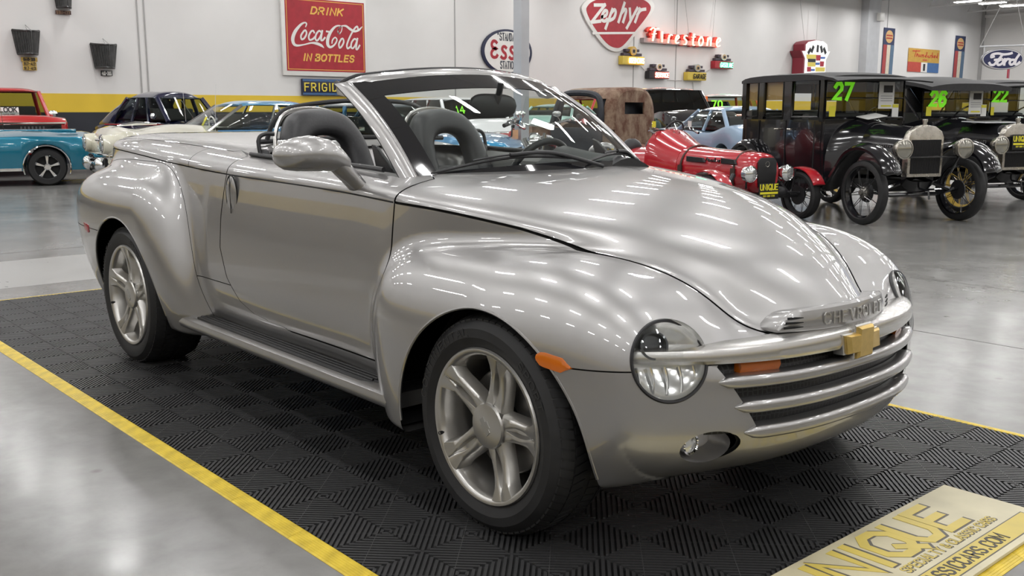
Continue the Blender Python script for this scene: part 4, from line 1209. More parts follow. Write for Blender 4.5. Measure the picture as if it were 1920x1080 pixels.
def coke():
    t = thing('soda_sign', 'large red square Coca-Cola sign in a white frame on the wall', 'sign', (0, 0, 0))
    c = lambda *a: None
    bl, br, tr, tl = [(11.713, 2.363), (14.619, 2.355), (14.695, 4.803), (11.736, 4.740)]
    ins = [(11.825, 2.519), (14.525, 2.475), (14.534, 4.616), (11.849, 4.568)]
    poly_panel('sign_frame', [bl, br, (br[0], tl[1]), (bl[0], tl[1])], XW+.02, XW+.10, WHT, t, .01)
    a0, a1, b0, b1 = ins[0][0], ins[1][0]+.02, (ins[0][1]+ins[1][1])/2, (ins[2][1]+ins[3][1])/2
    poly_panel('sign_face', [(a0, b0), (a1, b0), (a1, b1), (a0, b1)], XW+.08, XW+.104, RED, t)
    mb = MB()
    for p, q in (((a0+.05, b0+.05), (a1-.05, b0+.05)), ((a0+.05, b1-.05), (a1-.05, b1-.05)), ((a0+.05, b0+.05), (a0+.05, b1-.05)), ((a1-.05, b0+.05), (a1-.05, b1-.05))):
        ribbon(mb, [p, q], .018, wfn(XW+.104), .003)
    mb.build('sign_border', YLW, t)
    for word, (u0, v0), (u1, v1), h in (('DRINK', (12.678, 4.152), (13.757, 4.180), .19), ('IN BOTTLES', (12.367, 2.791), (14.112, 2.785), .185)):
        mb = MB(); st, Wd = strokes(word, 1, .62, .26, .2); k = (u1-u0)/Wd
        for p in st: ribbon(mb, [(u0+a*k, v0+.02+b*h) for a, b in p], .045, wfn(XW+.104), .006)
        mb.build('sign_lettering', YLW, t)
    S = [[(12.488, 3.781), (12.522, 3.870), (12.453, 3.897), (12.319, 3.824), (12.139, 3.632), (12.049, 3.432), (12.073, 3.281), (12.182, 3.228), (12.411, 3.263), (12.659, 3.322), (12.844, 3.314), (12.998, 3.261), (13.084, 3.198)],
         [(12.428, 3.660), (12.325, 3.523), (12.341, 3.413), (12.434, 3.455), (12.510, 3.585), (12.483, 3.676), (12.428, 3.660)],
         [(12.770, 3.629), (12.735, 3.680), (12.657, 3.645), (12.581, 3.509), (12.607, 3.410), (12.710, 3.435), (12.774, 3.491)],
         [(13.007, 3.649), (12.937, 3.685), (12.840, 3.587), (12.803, 3.453), (12.864, 3.402), (12.971, 3.514), (13.047, 3.691)],
         [(13.047, 3.691), (13.009, 3.529), (12.998, 3.422), (13.052, 3.419), (13.127, 3.494)],
         [(13.197, 3.682), (13.272, 3.675)],
         [(13.647, 3.626), (13.579, 3.704), (13.654, 3.829), (13.736, 3.861), (13.715, 3.724), (13.631, 3.634), (13.593, 3.745), (13.687, 3.863), (13.527, 3.850), (13.362, 3.707), (13.234, 3.486), (13.220, 3.297), (13.312, 3.226), (13.459, 3.307), (13.544, 3.446), (13.483, 3.519), (13.390, 3.439), (13.365, 3.344)],
         [(13.726, 3.874), (13.881, 3.874), (14.009, 3.799), (14.170, 3.734), (14.337, 3.783), (14.456, 3.885)],
         [(13.699, 3.480), (13.611, 3.341), (13.632, 3.220), (13.715, 3.277), (13.784, 3.402), (13.755, 3.496), (13.699, 3.480)],
         [(14.305, 3.823), (14.274, 3.884), (14.172, 3.802), (14.017, 3.576), (13.895, 3.325), (13.917, 3.212), (14.007, 3.262)],
         [(14.244, 3.477), (14.169, 3.507), (14.067, 3.401), (14.039, 3.263), (14.104, 3.225), (14.206, 3.339), (14.278, 3.520)],
         [(14.278, 3.520), (14.239, 3.340), (14.219, 3.215), (14.268, 3.204), (14.348, 3.317)]]
    ww = {0: [.5, .9, .8, 1.3, 1.9, 2.1, 1.8, 1.2, .7, .9, 1.6, 1.5, .3], 6: [.5, .5, .5, .5, .5, .5, .5, .6, 1, 1.6, 2.0, 1.9, 1.3, .9, .8, .7, .8, .6], 7: [.5, 1.2, 1.5, 1.3, 1.2, .3]}
    script('script_lettering', [(s, ww.get(i, [1.0]*2)) if len(s) > 2 else s for i, s in enumerate(S)], .052, XW+.104, WHT, t, .007)
coke()
def frig():
    t = thing('dealer_sign', 'long dark blue sign reading FRIGIDAIRE in yellow letters', 'sign')
    (y0, z0), (y1, z1) = (12.306, 1.792), (14.342, 2.276)
    poly_panel('sign_body', [(y0, z0), (y1, z0), (y1, z1), (y0, z1)], XW+.02, XW+.14, NAVY, t, .01)
    BL = mat('enamel_blue', (.09, .20, .42), .3)
    for k in range(3):
        for zz in (z0+.02+.022*k, z1-.02-.022*k): MB().box((XW+.14, (y0+y1)/2, zz), (.02, y1-y0, .012)).build('sign_stripe', BL, t)
    mb = MB(); h = (z1-z0)*.46; st, Wd = strokes('FRIGIDAIRE', h, .55, .25); k = (y1-y0-.12)/Wd
    for p in st: ribbon(mb, [(y0+.06+a*k, z0+(z1-z0)*.27+b) for a, b in p], .033, wfn(XW+.14), .02)
    mb.build('sign_lettering', mat('letter_yellow', (.78, .62, .08), .35), t)
frig()
def esso():
    t = thing('station_sign', 'round white Esso sign with a navy rim behind the column', 'sign')
    c = (20.425, 3.352); R = 0.769; ry = 1.160
    el = lambda k, n=48: [(c[0]+ry*k*math.cos(2*PI*i/n), c[1]+R*k*math.sin(2*PI*i/n)) for i in range(n)]
    poly_panel('sign_rim', el(1.0), XW+.02, XW+.09, NAVY, t, .008); poly_panel('sign_face', el(.90), XW+.08, XW+.095, WHT, t)
    f = wfn(XW+.095); NV = mat('letter_navy', (.03, .035, .055), .4)
    mb = MB(); st, Wd = strokes('"STANDARD"', 1, .55, .25); u0 = 19.949; k = .128
    for p in st: ribbon(mb, [(u0+a*k*1.15, c[1]+R*.50+b*.24) for a, b in p], .036, f, .004)
    mb.build('small_lettering', NV, t); mb = MB()
    st, Wd = strokes('STATION', 1, .55, .25); u0 = 20.092
    for p in st: ribbon(mb, [(u0+a*.135, c[1]-R*.74+b*.24) for a, b in p], .036, f, .004)
    mb.build('small_lettering', NV, t)
    S = [[(19.911, 3.650), (19.852, 3.691), (19.759, 3.687), (19.700, 3.606), (19.711, 3.520), (19.793, 3.462), (19.898, 3.449), (19.781, 3.418), (19.687, 3.310), (19.698, 3.206), (19.780, 3.148), (19.897, 3.161), (19.944, 3.215)],
         [(20.344, 3.493), (20.289, 3.526), (20.206, 3.514), (20.170, 3.433), (20.229, 3.348), (20.312, 3.289), (20.336, 3.193), (20.276, 3.129), (20.181, 3.135), (20.133, 3.169)],
         [(20.734, 3.491), (20.673, 3.524), (20.594, 3.512), (20.552, 3.431), (20.613, 3.344), (20.697, 3.285), (20.722, 3.189), (20.661, 3.130), (20.564, 3.130), (20.516, 3.164)],
         [(21.026, 3.502), (20.941, 3.428), (20.916, 3.284), (20.965, 3.152), (21.076, 3.138), (21.162, 3.239), (21.162, 3.401), (21.100, 3.496), (21.026, 3.502)]]
    script('word_outline', S, .155, XW+.095, mat('letter_pink_white', (.78, .70, .69), .4), t, .003)
    script('word_lettering', S, .105, XW+.095, RED, t, .006)
esso()
def zephyr():
    t = thing('shield_sign', 'red three-cornered Zephyr sign with white border on the wall', 'sign')
    O = [(25.902, 3.566), (25.304, 3.762), (24.539, 4.391), (24.105, 4.944), (24.156, 5.215), (24.631, 5.478), (26.052, 5.815), (27.492, 5.722), (28.037, 5.557), (28.142, 5.319), (27.836, 4.933), (27.103, 4.283), (26.383, 3.685)]
    c = crom([(a, b, 0) for a, b in O], 4, True); out = [(p.x, p.y) for p in c]
    cx, cy = sum(p[0] for p in out)/len(out), sum(p[1] for p in out)/len(out)
    poly_panel('sign_border', out, XW+.02, XW+.08, WHT, t, .006)
    poly_panel('sign_face', [(cx+(a-cx)*.885, cy+(b-cy)*.885) for a, b in out], XW+.07, XW+.085, RED, t)
    Q = lambda *p: None
    S = [[(24.752, 5.223), (25.292, 5.259)], [(25.292, 5.259), (24.586, 4.584)], [(24.586, 4.590), (25.047, 4.652)],
         [(25.143, 4.814), (25.369, 4.888), (25.421, 5.029), (25.297, 5.052), (25.164, 4.891), (25.155, 4.707), (25.306, 4.670), (25.419, 4.738)],
         [(25.709, 5.124), (25.358, 4.412)], [(25.643, 4.981), (25.824, 5.122), (25.897, 5.028), (25.809, 4.822), (25.603, 4.718)],
         [(26.379, 5.399), (26.069, 4.692)], [(26.225, 5.017), (26.409, 5.169), (26.482, 5.095), (26.328, 4.706)],
         [(26.693, 5.202), (26.738, 4.845)], [(27.125, 5.261), (26.548, 4.490)],
         [(27.271, 5.246), (27.020, 4.745)], [(27.133, 5.010), (27.322, 5.195), (27.589, 5.253)]]
    script('word_lettering', S, .125, XW+.085, WHT, t, .006)
    script('rule', [[(24.686, 4.195), (26.978, 4.317)]], .085, XW+.085, WHT, t, .006)
zephyr()
NEONR = mat('neon_red', (1, .3, .2), .3, emit=(1, .16, .09), estr=5); NEONC = mat('neon_core', (1, .8, .6), .3, emit=(1, .62, .38), estr=3.5)
def neon_script(name, S, r, x, m, par):
    o = None
    for st in S:
        c = crom([(x, a, b) for a, b in st], 4) if len(st) > 2 else [Vector((x, *p)) for p in st]
        MB_ = globals().setdefault('_nb', MB()); MB_.tube([tuple(p) for p in c], r, 6)
    mb = globals().pop('_nb'); return mb.build(name, m, par)
def firestone():
    t = thing('neon_sign', 'glowing red neon script sign reading Firestone on a grey shelf', 'sign')
    a, b = (27.427, 3.972), (31.972, 3.903); a2, b2 = (27.421, 4.155), (31.962, 4.079)
    poly_panel('sign_shelf', [a, (b[0], a[1]), (b2[0], a2[1]), a2], XW+.02, XW+.20, mat('shelf_grey', (.34, .29, .29), .4, .3), t)
    S = [[(822,365),(850,340),(885,350),(920,345)],[(880,352),(865,420),(850,495)],[(845,415),(890,408)],
         [(965,385),(962,510)],[(1050,425),(1035,520)],[(1045,450),(1065,422),(1085,430)],
         [(1125,490),(1165,455),(1150,428),(1128,465),(1130,520),(1160,515)],
         [(1265,440),(1240,432),(1228,462),(1255,495),(1245,535),(1222,535)],
         [(1350,410),(1335,490),(1335,545),(1350,545)],[(1320,450),(1362,448)],
         [(1430,445),(1405,490),(1412,550),(1440,540),(1455,490),(1440,448),(1430,445)],
         [(1515,455),(1502,552)],[(1512,490),(1535,455),(1550,470),(1545,555)],
         [(1615,525),(1660,490),(1645,460),(1620,495),(1622,560),(1655,552)]]
    S = [[(27.677, 4.453), (27.813, 4.540), (27.988, 4.517), (28.163, 4.542)], [(27.964, 4.510), (27.897, 4.288), (27.831, 4.044)], [(27.797, 4.299), (28.020, 4.332)], [(28.395, 4.425), (28.395, 4.020)], [(28.834, 4.317), (28.769, 4.003)], [(28.811, 4.234), (28.911, 4.330), (29.015, 4.309)], [(29.231, 4.122), (29.435, 4.246), (29.352, 4.331), (29.243, 4.205), (29.261, 4.024), (29.417, 4.048)], [(29.961, 4.320), (29.827, 4.341), (29.768, 4.238), (29.916, 4.136), (29.869, 4.000), (29.747, 3.995)], [(30.412, 4.442), (30.344, 4.171), (30.353, 3.987), (30.435, 3.991)], [(30.257, 4.301), (30.484, 4.318)], [(30.854, 4.345), (30.725, 4.188), (30.773, 3.988), (30.925, 4.028), (30.999, 4.200), (30.909, 4.338), (30.854, 4.345)], [(31.325, 4.333), (31.270, 4.001)], [(31.314, 4.214), (31.436, 4.339), (31.523, 4.291), (31.511, 4.001)], [(31.899, 4.120), (32.148, 4.251), (32.057, 4.350), (31.922, 4.224), (31.946, 4.002), (32.132, 4.037)]]
    for ks in ((0, 1, 2), (3,), (4, 5), (6,), (7,), (8, 9), (10,), (11, 12), (13,)):
        L = [S[k] for k in ks]
        script('letter_can', L, .10, XW+.03, mat('letter_can_red', (.55, .04, .03), .4), t, .12)
        for off in (-.03, .03):
            neon_script('neon_tube', [[(u+off, v) for u, v in st] for st in L], .016, XW+.30, NEONC if off > 0 else NEONR, t)
    for p, q in (((29.803, 5.762), (30.214, 4.306)), ((32.183, 5.928), (31.737, 4.201)), ((29.368, 5.732), (29.299, 4.263))):
        MB().tube([(XW+.03, p[0], p[1]+1.2), (XW+.2, q[0], q[1])], .008, 5).build('hanging_wire', SEAM, t)
firestone()
def deco_neon(px, word, fill, lead, badge, glow, label):
    (y0, z0), (y1, z1), (yc, zt) = px
    t = thing('neon_sign', label, 'sign', group='small stepped neon signs on the wall')
    h = z1-z0
    poly_panel('sign_can', [(y0, z0), (y1, z0), (y1, z1), (y0, z1)], XW+.02, XW+.24, fill, t, .01)
    poly_panel('sign_lead', [(y0, z0+.03), (y0+(y1-y0)*.26, z0+.03), (y0+(y1-y0)*.26, z1-.03), (y0, z1-.03)], XW+.23, XW+.25, lead, t)
    for k, f in enumerate((.84, .60)):
        w = (y1-y0)*f/2; zz = z1+.02+k*.15
        poly_panel('sign_step', [(yc-w, zz), (yc+w, zz), (yc+w, zz+.10), (yc-w, zz+.10)], XW+.04, XW+.20, mat('step_dark', (.06, .045, .06), .4), t)
    ry, rz = (y1-y0)*.145, (zt-z1)*.5
    el = lambda q: [(yc+ry*q*math.cos(2*PI*i/24), z1+.06+rz+rz*q*math.sin(2*PI*i/24)-.03) for i in range(24)]
    b = poly_panel('sign_badge', el(1), XW+.06, XW+.25, badge, t); poly_panel('badge_face', el(.72), XW+.25, XW+.26, mat('badge_inner', (.55, .38, .20), .4), b)
    MB().box((XW+.262, yc, z1+.05+rz-.03), (.01, ry*.7, rz*.7)).build('badge_mark', BLK, b)
    u0 = y0+(y1-y0)*.29; st, Wd = strokes(word, 1, .6, .3, .12); k = (y1-u0-.05)/Wd
    S = [[(u0+a*k, z0+h*.22+q*h*.56) for a, q in p] for p in st]
    mb = MB()
    for s in S: mb.tube([(XW+.265, a, q) for a, q in s], .016, 6)
    mb.build('neon_tube', glow, t)
    MB().box((XW+.245, (u0+y1)/2-.01, (z0+z1)/2), (.012, y1-u0-.02, h*.78)).build('sign_panel', glow_panel[word], t)
glow_panel = {'USED CARS': mat('glow_orange', (.8, .25, .05), .4, emit=(1, .22, .04), estr=1.3), 'SERVICE': mat('glow_red', (.7, .06, .05), .4, emit=(1, .07, .04), estr=1.0), 'GARAGE': mat('panel_yellow', (.62, .46, .07), .4), 'GASOLINE': mat('panel_dark_green', (.05, .12, .07), .4)}
YP = mat('panel_yellow', (.62, .46, .07), .4)
deco_neon(((26.171, 3.093), (27.430, 3.418), (26.794, 3.762)), 'USED CARS', YP, YP, mat('badge_gold', (.62, .40, .08), .4), mat('neon_orange', (1, .6, .2), .3, emit=(1, .62, .22), estr=8), 'orange glowing USED CARS neon sign below the three-cornered red sign')
deco_neon(((27.745, 2.588), (28.957, 2.889), (28.353, 3.178)), 'SERVICE', BLK, BLK, WHT, mat('neon_pink', (1, .4, .3), .3, emit=(1, .35, .25), estr=8), 'red glowing SERVICE neon sign with a black left end')
deco_neon(((30.141, 2.572), (31.376, 2.904), (30.791, 3.206)), 'GARAGE', YP, YP, mat('badge_grey', (.4, .42, .40), .4), BLK, 'unlit yellow GARAGE sign with black letters on the wall')
deco_neon(((31.927, 3.095), (33.191, 3.411), (32.554, 3.704)), 'GASOLINE', RED, RED, WHT, mat('neon_green', (.2, 1, .5), .3, emit=(.08, 1, .38), estr=7), 'green glowing GASOLINE neon sign with a dark red left end')
# cables between the little signs
mb = None
for pts in ([(27.473, 3.069), (27.686, 2.909)], [(29.104, 2.563), (29.577, 2.550), (30.056, 2.560)], [(31.466, 2.896), (31.874, 3.061)], [(30.756, 2.507), (30.809, 2.157), (30.756, 1.805), (30.843, 1.497)]):
    tag(MB().tube([(XW+.03, *p) for p in pts], .014, 5).build('power_cable', mat('cable_grey', (.45, .44, .43), .5)), 'thin grey cable running between the small neon signs on the wall', 'cable', 'cables of the neon signs')
# crest sign
def crest():
    t = thing('crest_sign', 'red cased crest sign with coloured quarters and a white crown', 'sign', (0, -1.0, -.04))
    out = [(39.083, 2.839), (39.096, 3.741), (38.821, 4.057), (39.118, 4.077), (39.114, 4.354), (39.304, 4.484), (39.940, 4.585), (40.560, 4.559), (40.886, 4.427), (40.981, 4.118), (41.170, 4.125), (40.841, 3.715), (40.848, 2.875)]
    poly_panel('sign_case', [(a-.12, b+.02) for a, b in out], XW+.05, XW+.62, mat('case_red', (.22, .02, .035), .4), t)
    poly_panel('sign_face', out, XW+.60, XW+.64, mat('sign_white_lit', (.85, .85, .83), .4, emit=(1, 1, 1), estr=.25), t)
    x = XW+.65
    def q(a, b, c, d): return [a, b, c, d]
    cols = {'y': mat('crest_yellow', (.78, .64, .12), .4), 'r': mat('crest_red', (.42, .03, .05), .4), 'b': mat('crest_blue', (.05, .14, .45), .4), 'k': BLK}
    for c, r in [[0.000, [(39.226, 3.725), (39.968, 3.749), (39.980, 3.936), (39.170, 3.915)]], [0.000, [(39.334, 3.379), (39.964, 3.397), (39.961, 3.583), (39.300, 3.572)]], [0.000, [(40.001, 3.170), (40.777, 3.189), (40.781, 3.378), (39.982, 3.364)]]]:
        poly_panel('crest_quarter', r, x-.02, x, cols['y'], t)
    for r in [[(40.007, 3.668), (40.353, 3.679), (40.367, 3.929), (39.982, 3.923)], [(40.364, 3.408), (40.660, 3.417), (40.683, 3.647), (40.341, 3.645)], [(39.302, 3.152), (39.605, 3.160), (39.600, 3.366), (39.283, 3.358)]]: poly_panel('crest_quarter', r, x-.02, x, cols['r'], t)
    for r in [[(40.352, 3.762), (40.741, 3.775), (40.772, 3.859), (40.360, 3.845)], [(39.980, 3.472), (40.311, 3.482), (40.316, 3.582), (39.970, 3.571)], [(39.617, 3.189), (39.922, 3.197), (39.922, 3.280), (39.609, 3.272)]]: poly_panel('crest_quarter', r, x-.02, x, cols['b'], t)
    poly_panel('crest_band', [(39.338, 3.577), (39.961, 3.588), (39.969, 3.741), (39.308, 3.728)], x-.02, x, BLK, t)
    mb = MB()
    for k in range(5):
        p = [[(39.349, 4.016), (39.465, 4.143)], [(39.607, 4.087), (39.705, 4.255)], [(40.077, 4.125), (40.090, 4.303)], [(40.449, 4.118), (40.370, 4.281)], [(40.750, 4.067), (40.634, 4.209)]][k]
        ribbon(mb, p, .16, wfn(x-.01), .01)
    mb.build('crown_mark', BLK, t)
    for (a, b) in ([(38.644, 6.380), (39.168, 4.576)], [(40.211, 6.489), (40.167, 4.620)]): MB().tube([(XW+.5, *a), (XW+.5, *b)], .010, 5).build('hanging_wire', SEAM, t)
crest()
# two spark-plug style pennants and a bird flag: flat cloth with its own print
def banner(px, label):
    t = thing('banner', label, 'banner', group='striped navy-topped banners')
    (ya, za), (yb, zb) = px; w = yb-ya; h = za-zb
    CL = lambda n, c: vary(mat(n, c, .8), 8, .08)
    poly_panel('banner_cloth', [(ya-.05, zb-.5), (ya-.05+w, zb-.5), (yb, za), (ya, za)], XW+.02, XW+.035, CL('cloth_navy', (.035, .045, .10)), t)
    zs_ = za-h*.37
    for k, c in enumerate(((.36, .06, .06), (.62, .55, .44), (.10, .16, .24))):
        a = ya+w*(.02+.33*k); poly_panel('banner_stripe', [(a-.05, zb-.5), (a+w*.30-.05, zb-.5), (a+w*.31, zs_), (a, zs_)], XW+.034, XW+.042, CL('cloth_stripe_%s' % 'rwb'[k], c), t)
    yc = (ya+yb)/2; e = lambda ry, rz, z: [(yc+ry*math.cos(2*PI*i/24), z+rz*math.sin(2*PI*i/24)) for i in range(24)]
    poly_panel('banner_emblem', e(w*.34, h*.14, za-h*.19), XW+.034, XW+.044, CL('cloth_gold', (.56, .36, .16)), t)
    for k in range(2): poly_panel('emblem_bar', [(yc-w*.3, za-h*(.18+.06*k)), (yc+w*.3, za-h*(.18+.06*k)), (yc+w*.25, za-h*(.15+.06*k)), (yc-w*.25, za-h*(.15+.06*k))], XW+.043, XW+.048, CL('cloth_red', (.36, .05, .04)), t)
banner(((46.158, 5.540), (47.287, 3.245)), 'navy-topped striped banner left of the gold flag on the wall')
banner(((54.175, 5.522), (55.408, 3.225)), 'navy-topped striped banner right of the gold flag on the wall')
def flag():
    t = thing('wall_flag', 'gold, red, white and blue flag with red script on the wall', 'flag')
    A, B, Cc, Dd = [(48.860, 3.394), (52.372, 3.394), (52.396, 4.615), (48.857, 4.633)]
    CL = lambda n, c: vary(mat(n, c, .8), 8, .12)
    def P(u, v): return (A[0]+(B[0]-A[0])*u+(Dd[0]-A[0])*v, A[1]+(Dd[1]-A[1])*v)
    def pan(n, u0, u1, v0, v1, m, x=.02): return poly_panel(n, [P(u0, v0), P(u1, v0), P(u1, v1), P(u0, v1)], XW+x, XW+x+.012, m, t)
    pan('flag_cloth', 0, 1, .42, 1, CL('flag_gold', (.50, .30, .06))); pan('flag_red_field', 0, .42, 0, .42, CL('flag_red', (.45, .07, .05)))
    pan('flag_white_field', .42, .62, 0, .42, WHT); pan('flag_blue_field', .62, 1, 0, .42, CL('flag_blue', (.06, .14, .32)))
    pan('flag_bird', .49, .55, .06, .36, BLK, .03); pan('flag_small_print', .46, .60, .50, .55, CL('flag_red', (.45, .07, .05)), .03)
    mb = MB(); st, Wd = strokes('T', 1, 1.2, .2, .25)
    word = [[(.13,.88),(.35,.90)],[(.24,.9),(.20,.66)],[(.27,.78),(.25,.66)],[(.26,.72),(.30,.75),(.31,.66)],[(.35,.74),(.34,.67),(.39,.67),(.40,.74)],[(.43,.66),(.44,.74),(.48,.74),(.48,.66)],[(.58,.86),(.56,.66),(.52,.70),(.56,.74)],[(.61,.70),(.65,.73),(.61,.66),(.66,.66)],[(.69,.66),(.70,.74),(.73,.74)],[(.76,.86),(.75,.66),(.79,.68),(.76,.74)],[(.82,.74),(.82,.66)],[(.84,.66),(.85,.74),(.87,.74)],[(.94,.86),(.93,.66),(.89,.69),(.93,.74)]]
    for p in word: ribbon(mb, [P(a, b) for a, b in p], .055, wfn(XW+.032), .01)
    mb.build('flag_script', CL('flag_script_red', (.48, .05, .03)), t)
flag()
# oval hanging sign
def oval():
    t = thing('oval_sign', 'dark blue oval Ford sign hanging on wires near the room corner', 'sign')
    O, ax, up = [Vector(v) for v in [(-13.640, 34.933, 3.174), (0.499, 0.569, -0.000), (-0.050, 0.044, 0.372)]]
    u = Vector((ax.x, ax.y, 0)).normalized(); v = Vector((0, 0, 1)); n = u.cross(v)
    if n.dot(Vector((.7, -.7, 0))) < 0: n = -n
    a, b = ax.length, up.length
    f = lambda p, q, o: O+u*p+v*q+n*o
    def disc(name, k, d0, d1, m):
        mb = MB(); mb.loft([[tuple(f(a*k*math.cos(2*PI*i/48), (b-(1-k)*a)*math.sin(2*PI*i/48), d)) for i in range(48)] for d in (d0, d1)]); return mb.build(name, m, t)
    disc('sign_case', 1.0, -.12, .0, mat('case_steel', (.25, .25, .27), .35, .6)); disc('sign_ring', .965, -.01, .012, WHT); disc('sign_face', .935, 0, .02, mat('oval_navy', (.022, .026, .085), .3))
    S = [[(-.70,-.42),(-.62,-.62),(-.45,-.60),(-.30,-.20),(-.18,.10),(-.10,.35)],[(-.50,.28),(-.62,.22),(-.58,.50),(-.30,.62),(0,.52),(.30,.58),(.42,.66)],[(-.42,-.08),(-.12,-.02)],
         [(-.10,-.02),(-.28,-.30),(-.24,-.62),(-.08,-.55),(.02,-.25),(-.06,0),(-.10,-.02)],[(.10,.0),(.08,-.60)],[(.10,-.30),(.22,.0),(.34,-.02)],
         [(.60,-.08),(.42,-.10),(.36,-.40),(.44,-.60),(.56,-.48),(.66,-.10)],[(.80,.44),(.68,.0),(.64,-.48),(.74,-.58),(.86,-.35)]]
    mb = MB()
    for st in S:
        c = crom([(p*a*.92, q*b*.86, 0) for p, q in st], 5) if len(st) > 2 else [Vector((p*a*.92, q*b*.86, 0)) for p, q in st]
        ribbon(mb, [(p.x, p.y) for p in c], .085, lambda p, q, o: f(p, q, .02+o), .012)
    mb.build('word_lettering', mat('letter_white', (.78, .75, .78), .4), t)
    MB().tube([tuple(f(-a*1.12, b*1.18, -.05)), tuple(f(a*1.15, b*1.32, -.05))], .03, 8).build('hanging_bar', STEEL, t)
    for k in (-.9, .9): MB().tube([tuple(f(k*a, b*1.22, -.05)), tuple(f(k*a*.98, b*.45, -.05))], .022, 6).build('hanger', STEEL, t)
    for k, e in ((-1.1, .0), (1.1, .35)): MB().tube([tuple(f(k*a, b*1.2, -.05)), tuple(f(e*a, b*6.2, -.05))], .012, 5).build('hanging_wire', SEAM, t)
oval()
tag(MB().box((-18.700, 47.671, 3.250), (.05, .35, .75), rz=.2).build('wall_extinguisher', RED), 'small red box on the far wall below the hanging oval sign', 'box')
# radiator shells with old number plates
def shell(px, px2, rows, plate_m, ink, label, seed):
    (yl, zt), (yr, zb) = px; w = yr-yl; h = zt-zb; rnd = random.Random(seed)
    t = thing('radiator_grille', label, 'grille', group='old radiator grilles hung on the white wall')
    GM = vary(mat('grille_dark_steel', (.07, .07, .07), .4, .7), 9, .3, .1)
    def P(u, v):   # bowed shell, narrower at the foot
        k = 1-.18*(1-v)+.10*(abs(2*u-1)**2)*(v-.6); a = (u-.5)*k
        return (XW+.06+.30*(1-(2*u-1)**2), yl+w*(.5+a), zb+h*v+.05*h*(abs(2*u-1)**3)*v)
    n = 26
    for k in range(n):
        u = (k+.5)/n
        MB().tube([P(u, v) for v in (0, .25, .5, .75, 1)], .009 if k % 2 else .014, 5).build('grille_bar', GM, t)
    for v, r in ((0, .03), (1, .026)): MB().tube([P(u, v) for u in np.linspace(0, 1, 13)], r, 6).build('grille_rail', GM, t)
    for u in (0, 1, .56): MB().tube([P(u, v) for v in np.linspace(0, 1, 7)], .026, 6).build('grille_edge', GM, t)
    A = [P(u, .0) for u in np.linspace(.02, .98, 9)]; B = [P(u, 1.0) for u in np.linspace(.02, .98, 9)]
    MB().loft([[(q[0]-.03, q[1], q[2]) for q in A], [(q[0]-.03, q[1], q[2]) for q in B]], cap=False, closed=False).build('grille_core', mat('grille_core', (.13, .13, .13), .6), t)
    MB().tube([P(.42, 1), (XW+.03, yl+w*.5, zt+h*.30), P(.6, 1)], .008, 5).build('hanging_wire', SEAM, t)
    (pl, pt), (pr, pb) = px2; ph = (pt-pb)/len(rows)
    for i, word in enumerate(rows):
        z1 = pt-i*ph; e = .03 if i == 0 and len(rows) > 1 else 0
        pm = poly_panel('number_plate', [(pl-e, z1-ph*.97), (pr+e, z1-ph*.97), (pr+e, z1), (pl-e, z1)], XW+.05, XW+.065, plate_m, None, .004)
        tag(pm, {'9311-177': 'rusty brown number plate under the topmost hung grille', '418-206': 'black number plate with white digits under the rightmost hung grille', 'B449-309': 'top yellow number plate of three under the leftmost hung grille', '917-412': 'middle yellow number plate of three under the leftmost hung grille', '917-413': 'bottom yellow number plate of three under the leftmost hung grille'}[word], 'number plate')
        mb = MB(); st, Wd = strokes(word, 1, .6, .25); k = (pr-pl-.06)/Wd
        for s in st: ribbon(mb, [(pl+.03+a*k, z1-ph*.82+b*ph*.64) for a, b in s], ph*.13, wfn(XW+.065), .004)
        mb.build('plate_digits', ink, pm)
PLY = vary(mat('plate_yellow', (.50, .34, .07), .5), 20, .25, .1); PLB = vary(mat('plate_brown', (.07, .035, .028), .5), 20, .25, .1)
shell(((4.428, 3.259), (5.024, 2.714)), ((4.591, 2.641), (4.912, 2.321)), ['B449-309', '917-412', '917-413'], PLY, BLK, 'leftmost hung radiator grille with three yellow plates below it', 1)
shell(((5.455, 4.421), (5.881, 3.883)), ((5.458, 3.817), (5.836, 3.717)), ['9311-177'], PLB, mat('plate_ink_tan', (.32, .20, .12), .5), 'topmost hung radiator grille, cut by the upper edge of the view', 2)
shell(((6.269, 3.006), (6.894, 2.433)), ((6.465, 2.367), (6.762, 2.225)), ['418-206'], BLK, WHT, 'rightmost hung radiator grille with a black plate below it', 3)
